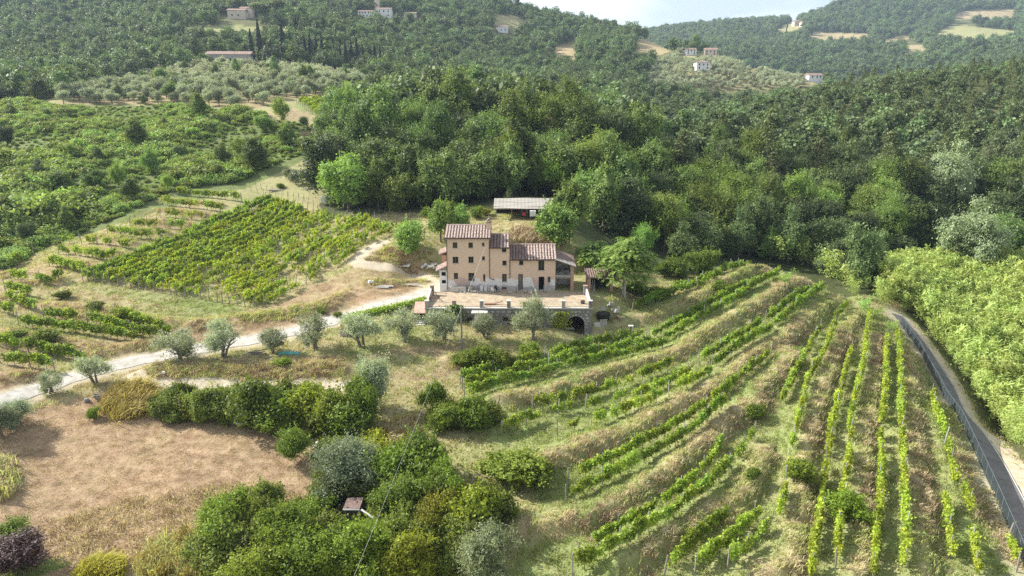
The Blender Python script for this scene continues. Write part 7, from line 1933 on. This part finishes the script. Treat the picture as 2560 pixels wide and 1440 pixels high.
lw_ = far_house(918, 44, 600, 17, 10, 5.6, 1.4, white_m, 'long white church wing with arcaded loggia', 'church_wing', 0, ((.1, .65), (.25, .65), (.4, .65), (.6, .65), (.8, .65), (.3, .2), (.5, .2), (.7, .2)), 'church')
q = P(960, 44, 600); root = empty('bell_tower', (q[0] - 8.3, q[1] + 11, q[2])); tag(root, 'tall square bell tower rising behind the white church', 'bell tower')
MB().box(-2.2, 2.2, 0, 4.4, -3, 27).obj('shaft', cream_w, root); MB().box(-.6, .6, -.06, 0, 17, 20).obj('opening', dark_m, root); MB().box(-.5, .5, -.06, 0, 23, 25.5).obj('opening', dark_m, root); MB().box(-2.5, 2.5, -.3, 4.7, 27, 27.5).obj('cornice', sill_m, root)
b = MB(); b.v = [(-2.5, -.3, 27.5), (2.5, -.3, 27.5), (2.5, 4.7, 27.5), (-2.5, 4.7, 27.5), (0, 2.2, 30)]; b.f = [(0, 1, 4), (1, 2, 4), (2, 3, 4), (3, 0, 4)]; b.obj('roof', tile_far, root)
far_house(1025, 44, 620, 12, 7, 4.0, 1.4, cream_w, 'small low house beside the white church', 'cottage', 0, ((.3, .3), (.7, .3)))
far_house(1258, 82, 650, 10, 8, 6.0, 1.5, white_m, 'small white house in the clearing on the wooded hill', 'house', .2, ((.3, .35), (.7, .35)))
far_house(1728, 138, 580, 10, 8, 5, 1.4, white_m, 'white house furthest up the olive spur', 'house', .2)
far_house(1776, 140, 580, 11, 8, 5.5, 1.8, cream_w, 'cream gabled house beside the white one on the olive spur', 'house', -.2)
far_house(1758, 176, 540, 11, 9, 6.2, 1.6, white_m, 'white hip-roofed house in the middle of the olive spur', 'house', .05, hip=True)
far_house(1882, 168, 540, 11, 9, 4.5, 1.6, cream_w, 'low pinkish house on the edge of the olive spur', 'house', .1, ((.3, .35), (.7, .35)))
far_house(2038, 206, 500, 11, 8, 5.5, 1.4, white_m, 'bluish white house at the tip of the olive spur', 'house', .12, ((.25, .6), (.6, .6), (.85, .6)))
for px, py, w_, lab in ((1672, 76, 26, 'long house at the end of the far ridge'), (1690, 74, 20, 'second house on the end of the far ridge'), (1995, 64, 18, 'house on the saddle of the far ridge'), (2012, 66, 14, 'small house next to the one on the saddle'), (2285, 80, 20, 'pale farmhouse above the dry fields of the far hill'), (2238, 82, 12, 'tiny house beside the far farmhouse')):
    far_house(px, py, 1100, w_, 12, 9, 3, cream_w if px < 2200 else white_m, lab, 'house', .1, ((.3, .4), (.7, .4)))

# ------------------------------------------------------------------ the hazy air over the valley
hm, t, out = newmat('valley_haze')
pv = N(t, 'ShaderNodeVolumePrincipled')
pv.inputs['Color'].default_value = (.62, .79, 1.0, 1); pv.inputs['Density'].default_value = 0.00011; pv.inputs['Anisotropy'].default_value = 0.2
t.links.new(pv.outputs['Volume'], out.inputs['Volume'])
gmin = float(gzv.min()) - 3.0; gmax = float(max(gzv.max() + 25, CAMZ + 20))
hb = MB().box(gx.min() - 60, gx.max() + 60, gy.min() - 60, gy.max() + 60, gmin, gmax).obj('haze', hm)
tag(hb, 'thin pale summer haze over the valley', 'haze', kind='stuff')
